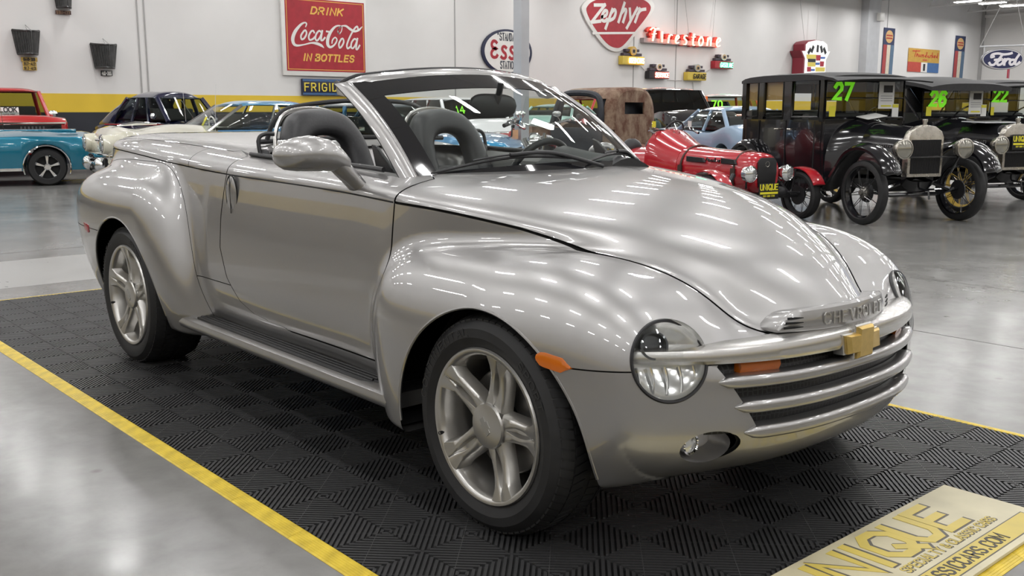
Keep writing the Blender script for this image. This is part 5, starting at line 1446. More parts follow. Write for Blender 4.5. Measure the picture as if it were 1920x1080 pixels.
# free-standing column with its signs and extinguisher
def column():
    c = Vector((-9.695, 7.910, 0.554)); 
    ST2 = STEEL
    t = thing('steel_column', 'grey steel column standing behind the roadster windscreen', 'column', (c.x, c.y, 0), .0)
    f = Vector((CAM[0]-c.x, CAM[1]-c.y, 0)).normalized(); a = math.atan2(f.y, f.x)+.5
    a = 0.0
    w = .19
    MB().box((0, 0, 4), (w, w*.9, 8)).build('column_shaft', ST2, t, bevel=.006)
    MB().box((0, 0, .02), (.22, .19, .04)).build('base_plate', ST2, t, bevel=.004)
    for s, nm in ((0, 'arrow_sign'), (1, 'arrow_sign')):
        g = MB()
        z = 3.42
        if s == 0: g.box((w/2+.004, 0, z), (.008, .15, .50))
        else: g.box((0, -w*.45-.004, z), (.15, .008, .50))
        p = g.build(nm, mat('arrow_red', (.36, .02, .05), .4), t)
        g = MB(); L = [(0, .17), (0, -.14)], [(-.035, -.10), (0, -.17), (.035, -.10)]
        for st in L: ribbon(g, st, .035, (lambda u, v, o: Vector((w/2+.009+o, u, z+v))) if s == 0 else (lambda u, v, o: Vector((u, -w*.45-.009-o, z+v))), .003)
        g.build('arrow_mark', WHT, p)
    rr = cam_axes()[0]; e = c+Vector((.02, -.195, 0))
    x = thing('fire_extinguisher', 'red fire extinguisher with a peach tag on the grey column', 'fire extinguisher', (e.x, e.y, .60))
    MB().lathe([(0, 0), (.075, .0), (.082, .02), (.082, .36), (.06, .41), (.025, .43), (.025, .46)], axis='z', n=24).build('cylinder', mat('extinguisher_red', (.45, .02, .02), .3, 0, .5), x)
    MB().tube([(-.02, .04, .30), (-.02, .108, .30)], .02, 6).build('wall_bracket', BLACKP, x)
    mb = MB(); mb.box((0, 0, .49), (.03, .05, .05)); mb.box((.03, 0, .53), (.14, .03, .02)); mb.build('valve_handle', BLACKP, x, bevel=.004)
    MB().tube(crom([(.02, -.03, .48), (.07, -.085, .40), (.06, -.085, .2), (.05, -.085, .08)], 5), .013, 8).build('hose', BLACKP, x)
    MB().lathe([(.0835, .10), (.0835, .24)], axis='z', n=24).build('cylinder_label', WHT, x)
    MB().box((.088, -.03, .36), (.004, .10, .16), rz=-.5).build('inspection_tag', mat('tag_peach', (.75, .40, .22), .6), x)
column()
jb = Vector((-15.381, 28.659, 4.388))
tag(MB().box((XW+.5, 44.883, 5.957), (.2, .45, .40)).build('junction_box', WHT, bevel=.02), 'small white junction box on the wall column above the black sedan', 'box')

# ============================================================ other vehicles in the hall
def paint(n, c, rough=.25, metal=0.0, coat=1.0): return mat('paint_'+n, c, rough, metal, coat)
CARGLASS = glass('car_glass', (.60, .66, .64), .0, .45); DARKGLASS = glass('dark_car_glass', (.10, .11, .11), .1); CLEARGLASS = glass('thin_glass', (.86, .90, .88), .1)
SEATM = mat('car_seat_dark', (.04, .038, .036), .6)
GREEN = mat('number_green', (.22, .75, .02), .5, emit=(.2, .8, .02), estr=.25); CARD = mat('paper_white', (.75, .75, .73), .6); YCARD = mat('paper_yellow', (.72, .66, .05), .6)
def sub(name, par, loc=(0, 0, 0), rz=0):
    o = bpy.data.objects.new(name, None); COL.objects.link(o); o.parent = par; o.location = loc; o.rotation_euler = (0, 0, rz); o.empty_display_size = .1; return o
def copy_under(a, par, loc, rz=0):
    c = a.copy(); COL.objects.link(c); c.parent = par; c.location = loc; c.rotation_euler = (0, 0, rz)
    for ch in list(a.children):
        d = ch.copy(); COL.objects.link(d); d.parent = c
        for g in list(ch.children):
            e = g.copy(); COL.objects.link(e); e.parent = d
    return c
def plain_wheel(par, loc, r, w, style, rimm=None, rz=0):
    """outer face towards -y before turning"""
    o = sub('wheel', par, loc, rz); h = w/2
    rim = r*{'mag': .64, 'cap': .60, 'white': .58, 'wire': .80, 'steel': .58}[style]
    MB().lathe([(rim, -h*.8), (rim+.01, -h), (r-.03, -h*1.02), (r-.006, -h*.75), (r, -h*.3), (r, h*.3), (r-.006, h*.75), (r-.03, h*1.02), (rim, h)], n=40).build('tyre', RUBBER, o, deg=40)
    m = rimm or CHROME
    if style == 'wire':
        MB().lathe([(rim, -h*.8), (rim-.012, -h*.7), (rim-.03, 0), (rim-.012, h*.7), (rim, h*.8)], n=40).build('rim', m, o)
        MB().lathe([(0, -h*1.15), (.028, -h*1.1), (.035, -h*.6), (.07, -h*.3), (.07, h*.6)], n=20).build('hub', mat('hub_grey', (.25, .24, .22), .35, .8), o)
        mb = MB()
        for k in range(20):
            a = 2*PI*k/20; b = a+(.45 if k % 2 else -.45)
            mb.tube([(.045*math.cos(a), (-h*.55 if k % 4 < 2 else h*.4), .045*math.sin(a)), ((rim-.02)*math.cos(b), 0, (rim-.02)*math.sin(b))], .0045, 4)
        mb.build('spokes', m, o)
        MB().lathe([(0, h*.3), (.11, h*.3), (.12, h*.7), (0, h*.8)], n=24).build('brake_drum', BLACKP, o)
    else:
        MB().lathe([(rim+.004, -h*.85), (rim-.008, -h*.9), (rim-.03, -h*.55), (rim-.04, h*.8)], n=40).build('rim', m, o)
        if style == 'mag':
            MB().lathe([(0, -h*.2), (rim-.03, -h*.2)], n=32).build('rim_back', DARK, o)
            mb = MB()
            for k in range(5):
                a = 2*PI*k/5+.3; e = (math.cos(a), math.sin(a)); t = (-e[1], e[0])
                mb.loft([[(rad*e[0]+q*wd*t[0], -h*.62+(.02 if abs(q) > .4 else 0), rad*e[1]+q*wd*t[1]) for q in (-.5, -.3, .3, .5)] for rad, wd in ((.03, .05), (.09, .045), (rim-.02, .085))], closed=False, cap=False)
            mb.lathe([(0, -h*.72), (.045, -h*.72), (.06, -h*.6), (.06, -h*.2)], n=20); mb.build('spokes', m, o)
        else:
            MB().lathe([(0, -h*.95), (.06, -h*.93), (.10, -h*.7), (rim*.7, -h*.62), (rim-.02, -h*.55)], n=32).build('hub_cap', m, o)
    return o
def four_wheels(t, xf, xr, yo, r, w, style, rimm=None, rr=None):
    o = plain_wheel(t, (xf, -yo, r), r, w, style, rimm)
    copy_under(o, t, (xf, yo, r), PI)
    if rr: o = plain_wheel(t, (xr, -yo, rr), rr, w*1.1, style, rimm); copy_under(o, t, (xr, yo, rr), PI)
    else: copy_under(o, t, (xr, -yo, r)); copy_under(o, t, (xr, yo, r), PI)
def hull(t, m, xs, w, zs, zt, zb=.24, wheels=(), ra=.40, name='body', sharp=.06, crown=.8):
    """lower body from tables along x; the sill rises over the wheels"""
    W, S, T = spline1(xs, w), spline1(xs, zs), spline1(xs, zt)
    X = set(np.linspace(xs[0], xs[-1], 40))
    for c in wheels:
        for k in range(17): X.add(c+ra*math.cos(PI*k/16))
    rings = []
    for x in sorted(X):
        a, s, c = float(W(x)), float(S(x)), float(T(x)); b = zb
        for q in wheels:
            if abs(x-q) < ra: b = max(b, .33+math.sqrt(max(0, ra*ra-(x-q)**2)))
        b = min(b, s-.06); zm = b+(s-b)*.55
        half = [(a*.80, b), (a-.015, b+.02), (a, b+(s-b)*.25), (a*1.005, zm), (a-.004, s-sharp), (a-sharp*.45, s-.012), (a-sharp*1.5, s+.004), (a*.55, s+(c-s)*crown), (a*.25, s+(c-s)*.96)]
        rings.append([(x, y, z) for y, z in half]+[(x, 0, c)]+[(x, -y, z) for y, z in half[::-1]])
    return MB().loft(rings).build(name, m, t, deg=40)
def cabin(t, m, xb, xt, wb, wt, zb, zt, pillars=(), g=None, crown=.05, roofm=None, pm=None, pr=.035, over=.04, rear_open=False, bow=.10):
    """roof, pillars and panes: xb/xt = (front, rear) at belt and roof"""
    g = g or CARGLASS; pm = pm or m; roofm = roofm or m
    rings = []
    for k in np.linspace(0, 1, 15):
        x = xt[0]+over+(xt[1]-xt[0]-2*over)*k; e = (1-(2*k-1)**6)
        rings.append([(x, y*wt*(1+.02), zt+crown*(1-abs(y)**2.5)*(.4+.6*e)-.055*(1-e)*.6-.03*abs(y)**6) for y in np.linspace(-1, 1, 15)]+[(x, y*wt, zt-.045) for y in np.linspace(1, -1, 7)])
    MB().loft(rings).build('roof', roofm, t, deg=50)
    def side(s, f, v):   # f: 0 front .. 1 rear, v: 0 belt .. 1 roof
        xa = xb[0]+(xb[1]-xb[0])*f; xc = xt[0]+(xt[1]-xt[0])*f
        return Vector((xa+(xc-xa)*v, s*(wb+(wt-wb)*v), zb+(zt-.02-zb)*v))
    fs = [0]+list(pillars)+[1]
    for s in (-1, 1):
        for i, f in enumerate(fs):
            mb = MB(); mb.tube([tuple(side(s, f, v)) for v in (-.05, .5, .95)], pr if 0 < i < len(fs)-1 else pr*1.25, 8); mb.build('pillar', pm, t)
            if i < len(fs)-1:
                a, b = f+.004, fs[i+1]-.004
                MB().loft([[tuple(side(s, a+(b-a)*u, v)+Vector((0, s*(.05*math.sin(PI*v)+.03*math.sin(PI*u)), 0))) for u in np.linspace(0, 1, 7)] for v in np.linspace(0, 1, 6)], cap=False, closed=False).build('side_window', g, t, deg=80)
    for f, sg, nm in ((0, 1, 'windscreen'), (1, -1, 'rear_window')):
        if nm == 'rear_window' and rear_open: continue
        A = []
        for v in (0, .5, 1):
            A.append([tuple(Vector((side(1, f, v).x+sg*bow*(1-u*u)*(1-.3*v), u*abs(side(1, f, v).y), side(1, f, v).z))) for u in np.linspace(-1, 1, 9)])
        MB().loft(A, cap=False, closed=False).build(nm, g, t, deg=60)
    MB().box(((xb[0]+xb[1])/2, 0, zb+.02), (abs(xb[0]-xb[1])*.9, wb*1.8, .03)).build('cabin_floor', DARK, t)
    for x in np.linspace(xb[0]-.55, xb[1]+.45, 2 if abs(xb[0]-xb[1]) > 1.6 else 1):
        MB().box((x-.15, 0, zb+.10), (.16, wb*1.6, .34)).build('seat', SEATM, t, bevel=.05)
def lamp(t, loc, r, ax='x', m=None, name='headlamp', bz=None):
    o = MB().lathe([(r*.9, -.06), (r, 0), (r*1.02, .02), (r*.92, .03)], loc, ax, 24).build(name, bz or CHROME, t)
    MB().lathe([(r*.93, .018), (r*.6, .035), (0, .042)], loc, ax, 24).build('lamp_lens', m or mat('lamp_glass', (.72, .74, .74), .08, .65), o)
    return o
def bumper(t, x, w, z, h=.07, bend=.10, name='bumper', m=None):
    sg = 1 if x > 0 else -1; rings = []
    for u in np.linspace(-1, 1, 17):
        xx = x-sg*bend*abs(u)**2.5; y = u*w
        rings.append([(xx, y, z-h), (xx+sg*.03, y, z-h*.8), (xx+sg*.045, y, z), (xx+sg*.03, y, z+h*.8), (xx, y, z+h), (xx-sg*.03, y, z)])
    return MB().loft(rings).build(name, m or CHROME, t, deg=50)
def at_point(local, world, yaw):
    c, s = math.cos(yaw), math.sin(yaw)
    return (world[0]-local[0]*c+local[1]*s, world[1]-local[0]*s-local[1]*c, 0)
def numbers(t, text, o, u, v, h, m=None, name='windscreen_number', w=.2, slant=.1):
    mb = MB(); lettering(mb, text, h, h*w, frame3(o, u, v), .004, slant=slant, wid=.6, gap=.22); return mb.build(name, m or GREEN, t)
def arch_trim(t, x, y, z, r, m, r2=.012, a0=-.1, a1=1.1):
    return MB().tube([(x+r*math.cos(PI*(a0+(a1-a0)*k/24)), y, z+r*math.sin(PI*(a0+(a1-a0)*k/24))) for k in range(25)], r2, 6).build('arch_trim', m, t)

# teal muscle car, left
def teal_car():
    yaw = math.radians(73); W0 = (-16.907, 2.777)
    t = thing('muscle_car', 'teal blue muscle car at the left edge with chrome five-spoke wheels', 'car', at_point((1.42, -.76), W0, yaw), yaw)
    m = paint('teal', (.0, .155, .25), .22, .35)
    hull(t, m, [-2.5, -2.3, -1.5, -.6, .4, 1.2, 1.9, 2.28, 2.42], [.85, .93, .96, .95, .95, .96, .95, .90, .84], [.90, .93, .95, .90, .88, .90, .88, .82, .72], [.90, .94, .97, .94, .97, .99, .96, .88, .74], .26, (1.42, -1.42), .395)
    cabin(t, m, (.55, -1.35), (-.10, -1.05), .80, .62, .92, 1.36, (.55,), roofm=m)
    four_wheels(t, 1.42, -1.42, .80, .335, .25, 'mag')
    for s in (-1, 1):
        arch_trim(t, 1.42, s*.958, .33, .392, CHROME); arch_trim(t, -1.42, s*.958, .33, .392, CHROME)
        MB().box((0, s*.952, .30), (2.0, .02, .05)).build('sill_trim', CHROME, t)
        MB().box((2.13, s*.936, .63), (.11, .012, .04)).build('side_marker_lamp', AMBER, t)
        MB().box((.52, s*.953, .62), (.012, .008, .50)).build('door_gap', DARK, t)
    MB().box((1.2, 0, .975), (1.5, .75, .05)).build('hood_scoop', m, t, bevel=.02)
    MB().box((2.37, 0, .60), (.06, 1.5, .18)).build('grille', BLACKP, t); bumper(t, 2.42, .86, .46)
    for y in (-.66, -.48, .48, .66): lamp(t, (2.40, y, .62), .075)
    MB().tube([(.75, -.60, .98), (.72, -.60, 1.62)], .004, 5).build('aerial', CHROME, t)
teal_car()
def red_pickup():
    yaw = math.radians(-8); o = (-19.745, 3.091, 1.152)
    t = thing('pickup_truck', 'red pickup with an empty black grille opening behind the teal car', 'pickup truck', at_point((2.3, 0), o, yaw), yaw)
    m = paint('pickup_red', (.42, .018, .018))
    hull(t, m, [-1.9, -1.7, -.9, -.7, .3, 1.2, 2.0, 2.3, 2.38], [.95, .98, .98, .98, .98, .98, .97, .95, .92], [1.10, 1.12, 1.12, 1.14, 1.17, 1.19, 1.17, 1.14, 1.05], [1.12, 1.14, 1.14, 1.18, 1.22, 1.25, 1.22, 1.18, 1.07], .45, (1.5, -1.2), .42, sharp=.09)
    cabin(t, m, (.62, -.72), (.15, -.62), .86, .74, 1.17, 1.80, (), roofm=m)
    four_wheels(t, 1.5, -1.2, .80, .37, .24, 'cap')
    MB().box((2.385, 0, .88), (.05, 1.62, .36)).build('grille_opening', DARK, t)
    mb = MB()
    for k in range(7): mb.box((2.39, .05+.07*k, .9), (.05, .03, .24))
    mb.build('radiator_core', mat('radiator_grey', (.09, .09, .09), .5), t)
    for y in (-.68, .68): MB().lathe([(.14, 0), (.14, .05), (.08, .0), (.05, .02)], (2.39, y, .90), 'x', 24).build('lamp_bucket', BLACKP, t)
    MB().box((2.37, 0, 1.09), (.05, 1.8, .03)).build('hood_trim', CHROME, t); bumper(t, 2.5, .95, .55)
    for y in (-.62, .95): MB().sphere((.55, y if y > 0 else -1.02, 1.27), (.05, .10, .08)).build('wing_mirror', CHROME, t)
    p = MB().box((.60, .05, 1.30), (.006, .42, .24), ry=-.35).build('card', CARD, t)
    mb = MB(); lettering(mb, 'LOOK', .10, .02, frame3((.606, .05, 1.315), (0, 1, 0), (-.34, 0, .94)), .004); lettering(mb, 'MUST SEE', .04, .009, frame3((.63, .05, 1.23), (0, 1, 0), (-.34, 0, .94)), .004); mb.build('card_lettering', BLK, p)
red_pickup()
def cream_sedan():
    yaw = math.radians(-97); W0 = (-14.820, 3.021, 0.648)
    t = thing('hardtop_sedan', 'cream and bright blue fifties hardtop behind the silver roadster tail', 'car', at_point((2.55, 0), W0, yaw), yaw)
    m = paint('cream', (.66, .64, .53)); b = paint('sky_blue', (.03, .24, .46))
    hull(t, m, [-2.5, -2.2, -1.2, -.2, .7, 1.5, 2.2, 2.5, 2.58], [.88, .93, .96, .96, .96, .95, .92, .84, .72], [.98, 1.0, 1.0, .98, .98, 1.0, 1.0, .93, .80], [1.0, 1.03, 1.03, 1.04, 1.08, 1.10, 1.06, .98, .82], .28, (1.55, -1.5), .41, sharp=.10)
    cabin(t, b, (.95, -1.15), (.30, -.85), .84, .70, 1.02, 1.47, (.5,), g=CLEARGLASS, roofm=b, pm=CHROME, pr=.022, bow=.22)
    four_wheels(t, 1.55, -1.5, .80, .36, .2, 'white')
    for s in (-1, 1):
        o = MB().lathe([(.155, -.35), (.160, -.05), (.15, .05), (.125, .06)], (2.60, s*.66, .80), 'x', 28).build('headlamp_pod', m, t)
        lamp(o, (2.645, s*.66, .80), .115)
        MB().box((-.2, s*.965, .80), (2.6, .012, .16)).build('side_flash', b, t); MB().box((.2, s*.97, .90), (3.6, .016, .025)).build('side_trim', CHROME, t)
        MB().box((-.15, s*.955, 1.0), (2.0, .02, .03)).build('belt_trim', CHROME, t)
    MB().sphere((2.50, 0, .86), (.06, .12, .09)).build('bonnet_badge', NAVY, t)
    MB().tube([(2.54, -.28, .86), (2.60, 0, .86), (2.54, .28, .86)], .022, 8).build('badge_wing', CHROME, t)
    MB().tube([(2.25, 0, 1.09), (1.95, 0, 1.13), (1.6, 0, 1.12)], [.012, .035, .015], 8).build('bonnet_ornament', CHROME, t)
    for z, h in ((.42, .09), (.60, .06)): bumper(t, 2.66, .92, z, h, .22)
    MB().box((2.60, 0, .50), (.05, 1.3, .16)).build('grille', DARK, t)
    for s in (-1, 1): MB().sphere((2.66, s*.45, .47), (.10, .14, .12)).build('bumper_guard', CHROME, t)
    MB().tube([(.85, .82, 1.0), (.80, .80, 1.78)], .004, 5).build('aerial', CHROME, t)
    MB().box((.88, .35, 1.16), (.006, .10, .16), ry=-.5).build('window_card', YCARD, t)
    MB().tube([(.75+.02*math.sin(2*PI*k/20), .38+.19*math.cos(2*PI*k/20), 1.08+.16*math.sin(2*PI*k/20)) for k in range(20)], .012, 6, closed=True).build('steering_wheel', WHT, t)
cream_sedan()
def navy_coupe():
    yaw = math.radians(20); W0 = (-20.407, 6.592, 0.942)
    t = thing('vintage_coupe', 'dark navy forties coupe with split windscreen by the yellow wall band', 'car', at_point((-.1, 0), W0, yaw), yaw)
    m = paint('navy', (.006, .008, .035), .16)
    hull(t, m, [-2.3, -2.0, -1.4, -.6, .3, 1.2, 1.9, 2.1], [.45, .66, .78, .80, .76, .60, .42, .30], [.75, .92, 1.05, 1.08, 1.08, 1.06, 1.02, .9], [.80, 1.05, 1.14, 1.14, 1.14, 1.12, 1.08, .92], .35, (), .4, sharp=.08)
    # turtle-shell cabin with real window openings left between the pillars
    cabin(t, m, (.62, -1.15), (.20, -.70), .76, .66, 1.12, 1.66, (.34, .64), roofm=m, crown=.12, pr=.045, bow=.14, over=.0)
    rings = []
    for k in range(9):
        q = k/8; x = -.62-1.2*q; w = .64+.12*math.sin(PI*q*.6)-.14*q*q; z = 1.74-.04*q-.58*q**2.2
        rings.append([(x, w*math.cos(PI*j/12), 1.02+(z-1.02)*math.sin(PI*j/12)**.7) for j in range(13)])
    MB().loft(rings).build('rear_deck', m, t, deg=60)
    MB().box((.43, 0, 1.36), (.03, .03, .52), ry=-.72).build('windscreen_bar', CHROME, t)
    for (x, y) in ((1.45, -.74), (1.45, .74), (-1.35, -.80), (-1.35, .80)):
        rings = []
        for k in range(15):
            a = PI*k/14; xx = x+.62*math.cos(a)*(1.0); zz = .42+.52*math.sin(a)
            rings.append([(xx, y+.20*math.cos(b), (zz-.10)+.12*math.sin(b)*(1 if math.sin(b) > 0 else 3)) for b in [2*PI*j/14 for j in range(14)]])
        MB().loft(rings).build('fender', m, t, deg=60)
    four_wheels(t, 1.45, -1.35, .74, .36, .17, 'white')
    for s in (-1, 1): lamp(t, (1.98, s*.66, .78), .10); MB().box((-.3, s*.80, 1.03), (2.2, .012, .025)).build('side_trim', CHROME, t)
    MB().sphere((.35, -.92, 1.22), (.04, .09, .07)).build('wing_mirror', CHROME, t); MB().tube([(.9, -.5, 1.1), (.86, -.5, 1.75)], .004, 5).build('aerial', CHROME, t)
    bumper(t, 2.25, .75, .45)
navy_coupe()
def simple(name, label, cat, m, px, yaw, dims, roofm=None, wheel='cap', num=None, g=None, tall=False, zoff=0, face=None):
    """closed car: px = a point on the ground-plane centre, dims = length, width, belt, roof"""
    L, Wd, zbelt, zr = dims; y = math.radians(yaw)
    t = thing(name, label, cat, at_point((0, 0), px, y), y); h = L/2; w = Wd/2
    gc = .26 if not tall else .42; ra = .36 if not tall else .43; r = .32 if not tall else .38; xf, xr = h*.60, -h*.58
    if tall: xs = [-h, -h*.95, -h*.4, .1*h, .45*h, .9*h, h]; zt = [zbelt-.1, zbelt+.02, zbelt+.02, zbelt+.03, zbelt+.02, zbelt-.03, zbelt-.2]
    else: xs = [-h, -h*.92, -h*.4, .1*h, .4*h, .88*h, h]; zt = [zbelt-.16, zbelt-.01, zbelt+.02, zbelt+.03, zbelt+.03, zbelt-.10, zbelt-.28]
    hull(t, m, xs, [w*.90, w*.97, w, w, w, w*.96, w*.84], [a-.04 for a in zt], zt, gc, (xf, xr), ra)
    if tall: cabin(t, m, (h*.33, -h*.93), (h*.14, -h*.88), w*.92, w*.80, zbelt, zr, (.30, .64), g=g, roofm=roofm)
    else: cabin(t, m, (h*.30, -h*.62), (h*.02, -h*.40), w*.90, w*.72, zbelt, zr, (.52,), g=g, roofm=roofm)
    four_wheels(t, xf, xr, w-.13, r, .21, wheel)
    bumper(t, h+.04, w*.92, gc+.18, .06, .10); bumper(t, -h-.04, w*.92, gc+.18, .06, .08)
    MB().box((h-.01, 0, zbelt-.30), (.05, Wd*.66, .16)).build('grille', face or BLACKP, t, bevel=.01)
    for s in (-1, 1): lamp(t, (h-.0, s*w*.72, zbelt-.28), .085)
    if num:
        xa, xc = (h*.33, h*.14) if tall else (h*.30, h*.02); sl = Vector((xc-xa, 0, zr-zbelt)).normalized()
        o = Vector((xa, num[1], zbelt))+sl*(zr-zbelt)*.50+Vector((.10, 0, .0))
        numbers(t, num[0], o, (0, 1, 0), tuple(sl), (zr-zbelt)*.36)
    return t
simple('coupe_car', 'light blue coupe seen past the passenger seat through the roadster glass', 'car', paint('pale_blue', (.10, .27, .48), .2, .3), (-10.696, 6.092, 0.891), 25, (4.4, 1.75, .98, 1.44), roofm=paint('lavender_grey', (.42, .43, .50)))
simple('suv', 'white SUV with green number 14 seen through the roadster windscreen', 'car', paint('suv_white', (.72, .73, .74)), (-17.080, 12.580, 0.524), -10, (4.7, 1.9, 1.08, 1.62), tall=True, num=('14', -.42), g=DARKGLASS, face=CHROME)
simple('classic_sedan', 'pale mint green sedan behind the rusty truck, seen through its cab', 'car', paint('mint', (.36, .60, .53)), (-19.387, 18.373, 0.340), 112, (4.8, 1.8, 1.08, 1.48), roofm=paint('mint_pale', (.55, .70, .66)))
simple('sports_car', 'low red car framed by the rusty truck door opening', 'car', paint('car_red', (.45, .02, .03)), (-12.0, 12.3), -20, (2.8, 1.44, 1.0, 1.16))
simple('classic_sedan', 'red car with a green number 5 peeking over the roadster windscreen edge', 'car', paint('sedan_red', (.42, .03, .03)), (-22.348, 21.988, 0.556), -80, (4.4, 1.8, 1.15, 1.76), num=('5', .3))
simple('suv', 'dark grey SUV with green number 13 between black truck and orange SUV', 'car', paint('suv_dark', (.035, .032, .034)), (-20.464, 26.410, 0.425), -20, (4.6, 1.85, 1.15, 1.68), tall=True, num=('13', -.55), g=DARKGLASS)
simple('suv', 'orange off-roader with white roof and green number 70 on its glass', 'car', paint('orange', (.62, .13, .025)), (-16.781, 22.873, 0.306), -38, (4.2, 1.9, 1.16, 1.80), roofm=paint('roof_white', (.70, .68, .66)), tall=True, num=('70', -.50), g=CARGLASS)
simple('pickup_truck', 'black pickup with a chrome-edged windscreen right of the rusty cab', 'pickup truck', paint('truck_black', (.008, .008, .010), .15), (-15.402, 18.340, 0.512), -24, (4.7, 1.95, 1.28, 1.90), tall=True, g=DARKGLASS)
simple('hardtop_car', 'light blue two-door between the red roadster and the tall black sedan', 'car', paint('ice_blue', (.30, .42, .56), .25, .2), (-10.373, 14.220, 0.545), 160, (4.0, 1.7, .96, 1.38), g=CLEARGLASS)

# rusty cab
def rusty():
    yaw = math.radians(188); W0 = (-9.466, 10.269, 0.902)
    t = thing('rusty_truck', 'rust-brown vintage truck cab with empty door window', 'truck', at_point((-.55, 0), W0, yaw), yaw)
    R = mat('rusted_steel', (.20, .11, .07), .75); nt = R.node_tree; b = nt.nodes['Principled BSDF']; tc = nt.nodes.new('ShaderNodeTexCoord')
    n1 = nt.nodes.new('ShaderNodeTexNoise'); n1.inputs['Scale'].default_value = 5; n1.inputs['Detail'].default_value = 10; n1.inputs['Roughness'].default_value = .7
    mp = nt.nodes.new('ShaderNodeMapping'); mp.inputs['Scale'].default_value = (1, 1, .75); nt.links.new(tc.outputs['Object'], mp.inputs[0]); nt.links.new(mp.outputs[0], n1.inputs['Vector'])
    nt.links.new(ramp_mix(nt, n1.outputs['Fac'], (.10, .036, .018), (.27, .19, .13), .38, .62), b.inputs['Base Color'])
    D_ = vary(mat('old_black_paint', (.025, .028, .035), .5), 8, .4, .1)
    # cab shell as a thick rounded skin with a door opening each side and a small rear window
    def sec(x, f=1.0):
        w = .72*f; pts = []
        for j in range(33):
            a = PI*j/32; ca, sa = math.cos(a), math.sin(a); k = (abs(ca)**3.2+abs(sa)**3.2)**(-1/3.2)
            pts.append((x, w*ca*k, 1.02+.72*sa*k*(.6+.4*f)))
        return pts
    rings = [sec(-.62, .80), sec(-.60, .93), sec(-.57, .985), sec(-.52, 1.0), sec(-.47, 1.0)]
    full = []
    roofr = []
    for x, f in ((-.47, 1.0), (0, 1.0), (.35, .99), (.52, .96), (.60, .90)):
        s = sec(x, f); roofr.append(s[7:26])
    MB().loft(rings, cap=False, closed=False).build('cab_back_corner', R, t, deg=60); MB().loft(roofr, cap=False, closed=False).build('roof', R, t, deg=60)
    # rear wall round the small window
    def ya(z, f=.80):
        sa = min(1, (z-1.02)/(.72*(.6+.4*f))); sa = max(0, sa); return .72*f*max(0, 1-sa**3.2)**(1/3.2) if z > 1.02 else .72*f
    zt_ = 1.02+.72*(.6+.4*.80)
    U = [(ya(z), z) for z in np.linspace(1.48, zt_-.002, 9)]; Sd = [(ya(z), z) for z in np.linspace(1.28, 1.48, 5)]
    for nm, q in (('rear_wall', [(-.576, .58), (.576, .58), (.576, 1.02), (ya(1.28), 1.28), (-ya(1.28), 1.28), (-.576, 1.02)]), ('rear_wall', U+[(-a, b_) for a, b_ in U[::-1]]), ('rear_wall', [(-.30, 1.28)]+[(-a, b_) for a, b_ in Sd]+[(-.30, 1.48)]), ('rear_wall', [(.30, 1.28)]+Sd+[(.30, 1.48)])):
        MB().prism(q, -.625, -.595, 'yz').build(nm, R, t)
    MB().box((-.52, -.70, .80), (.2, .05, .46)).build('cab_corner', R, t); MB().box((-.52, .70, .80), (.2, .05, .46)).build('cab_corner', R, t)
    for s in (-1, 1):
        y = s*.735
        o = crom([(-.44, y, 1.02), (-.44, y, 1.35), (-.34, y*.98, 1.58), (.05, y*.96, 1.64), (.38, y*.96, 1.60), (.52, y*.97, 1.40), (.62, y, 1.06)], 6)
        MB().tube([tuple(p) for p in o], .055, 8).build('door_window_surround', D_, t)
        MB().box((.08, y, .80), (1.10, .06, .50)).build('door', D_, t, bevel=.015); MB().box((.16, s*.775, .86), (.90, .02, .05)).build('door_crease', D_, t)
        MB().tube([(.60, s*.60, 1.06), (.50, s*.56, 1.58)], .04, 8).build('windscreen_pillar', D_, t)
    MB().box((.12, 0, .74), (1.2, 1.3, .5)).build('cab_floor', DARK, t); MB().box((-.35, 0, 1.15), (.16, 1.2, .86)).build('raised_seat_back', D_, t, bevel=.04)  # seat back raised to block the far side, so the rear window stays dark
    rings = []
    for x, w, z in ((.66, .60, 1.14), (1.2, .48, 1.13), (1.75, .34, 1.08), (1.90, .28, 1.0)):
        rings.append([(x, w*math.cos(PI*j/12), .55+(z-.55)*math.sin(PI*j/12)**.5) for j in range(13)])
    MB().loft(rings).build('hood', R, t, deg=60); MB().box((1.0, -.50, .78), (.5, .05, .6)).build('cowl_side', R, t); MB().box((1.0, .50, .78), (.5, .05, .6)).build('cowl_side', R, t)
    for (x, y) in ((1.35, -.70), (1.35, .70)):
        rings = []
        for k in range(13):
            a = PI*k/12; rings.append([(x+.56*math.cos(a), y+.18*math.cos(c), .42+.45*math.sin(a)+.05*math.sin(c)) for c in [2*PI*j/10 for j in range(10)]])
        MB().loft(rings).build('fender', R, t, deg=60)
    MB().box((.2, .0, .50), (2.6, .7, .14)).build('frame_rail', DARK, t)
    four_wheels(t, 1.35, -.75, .66, .37, .18, 'steel', D_)
rusty()

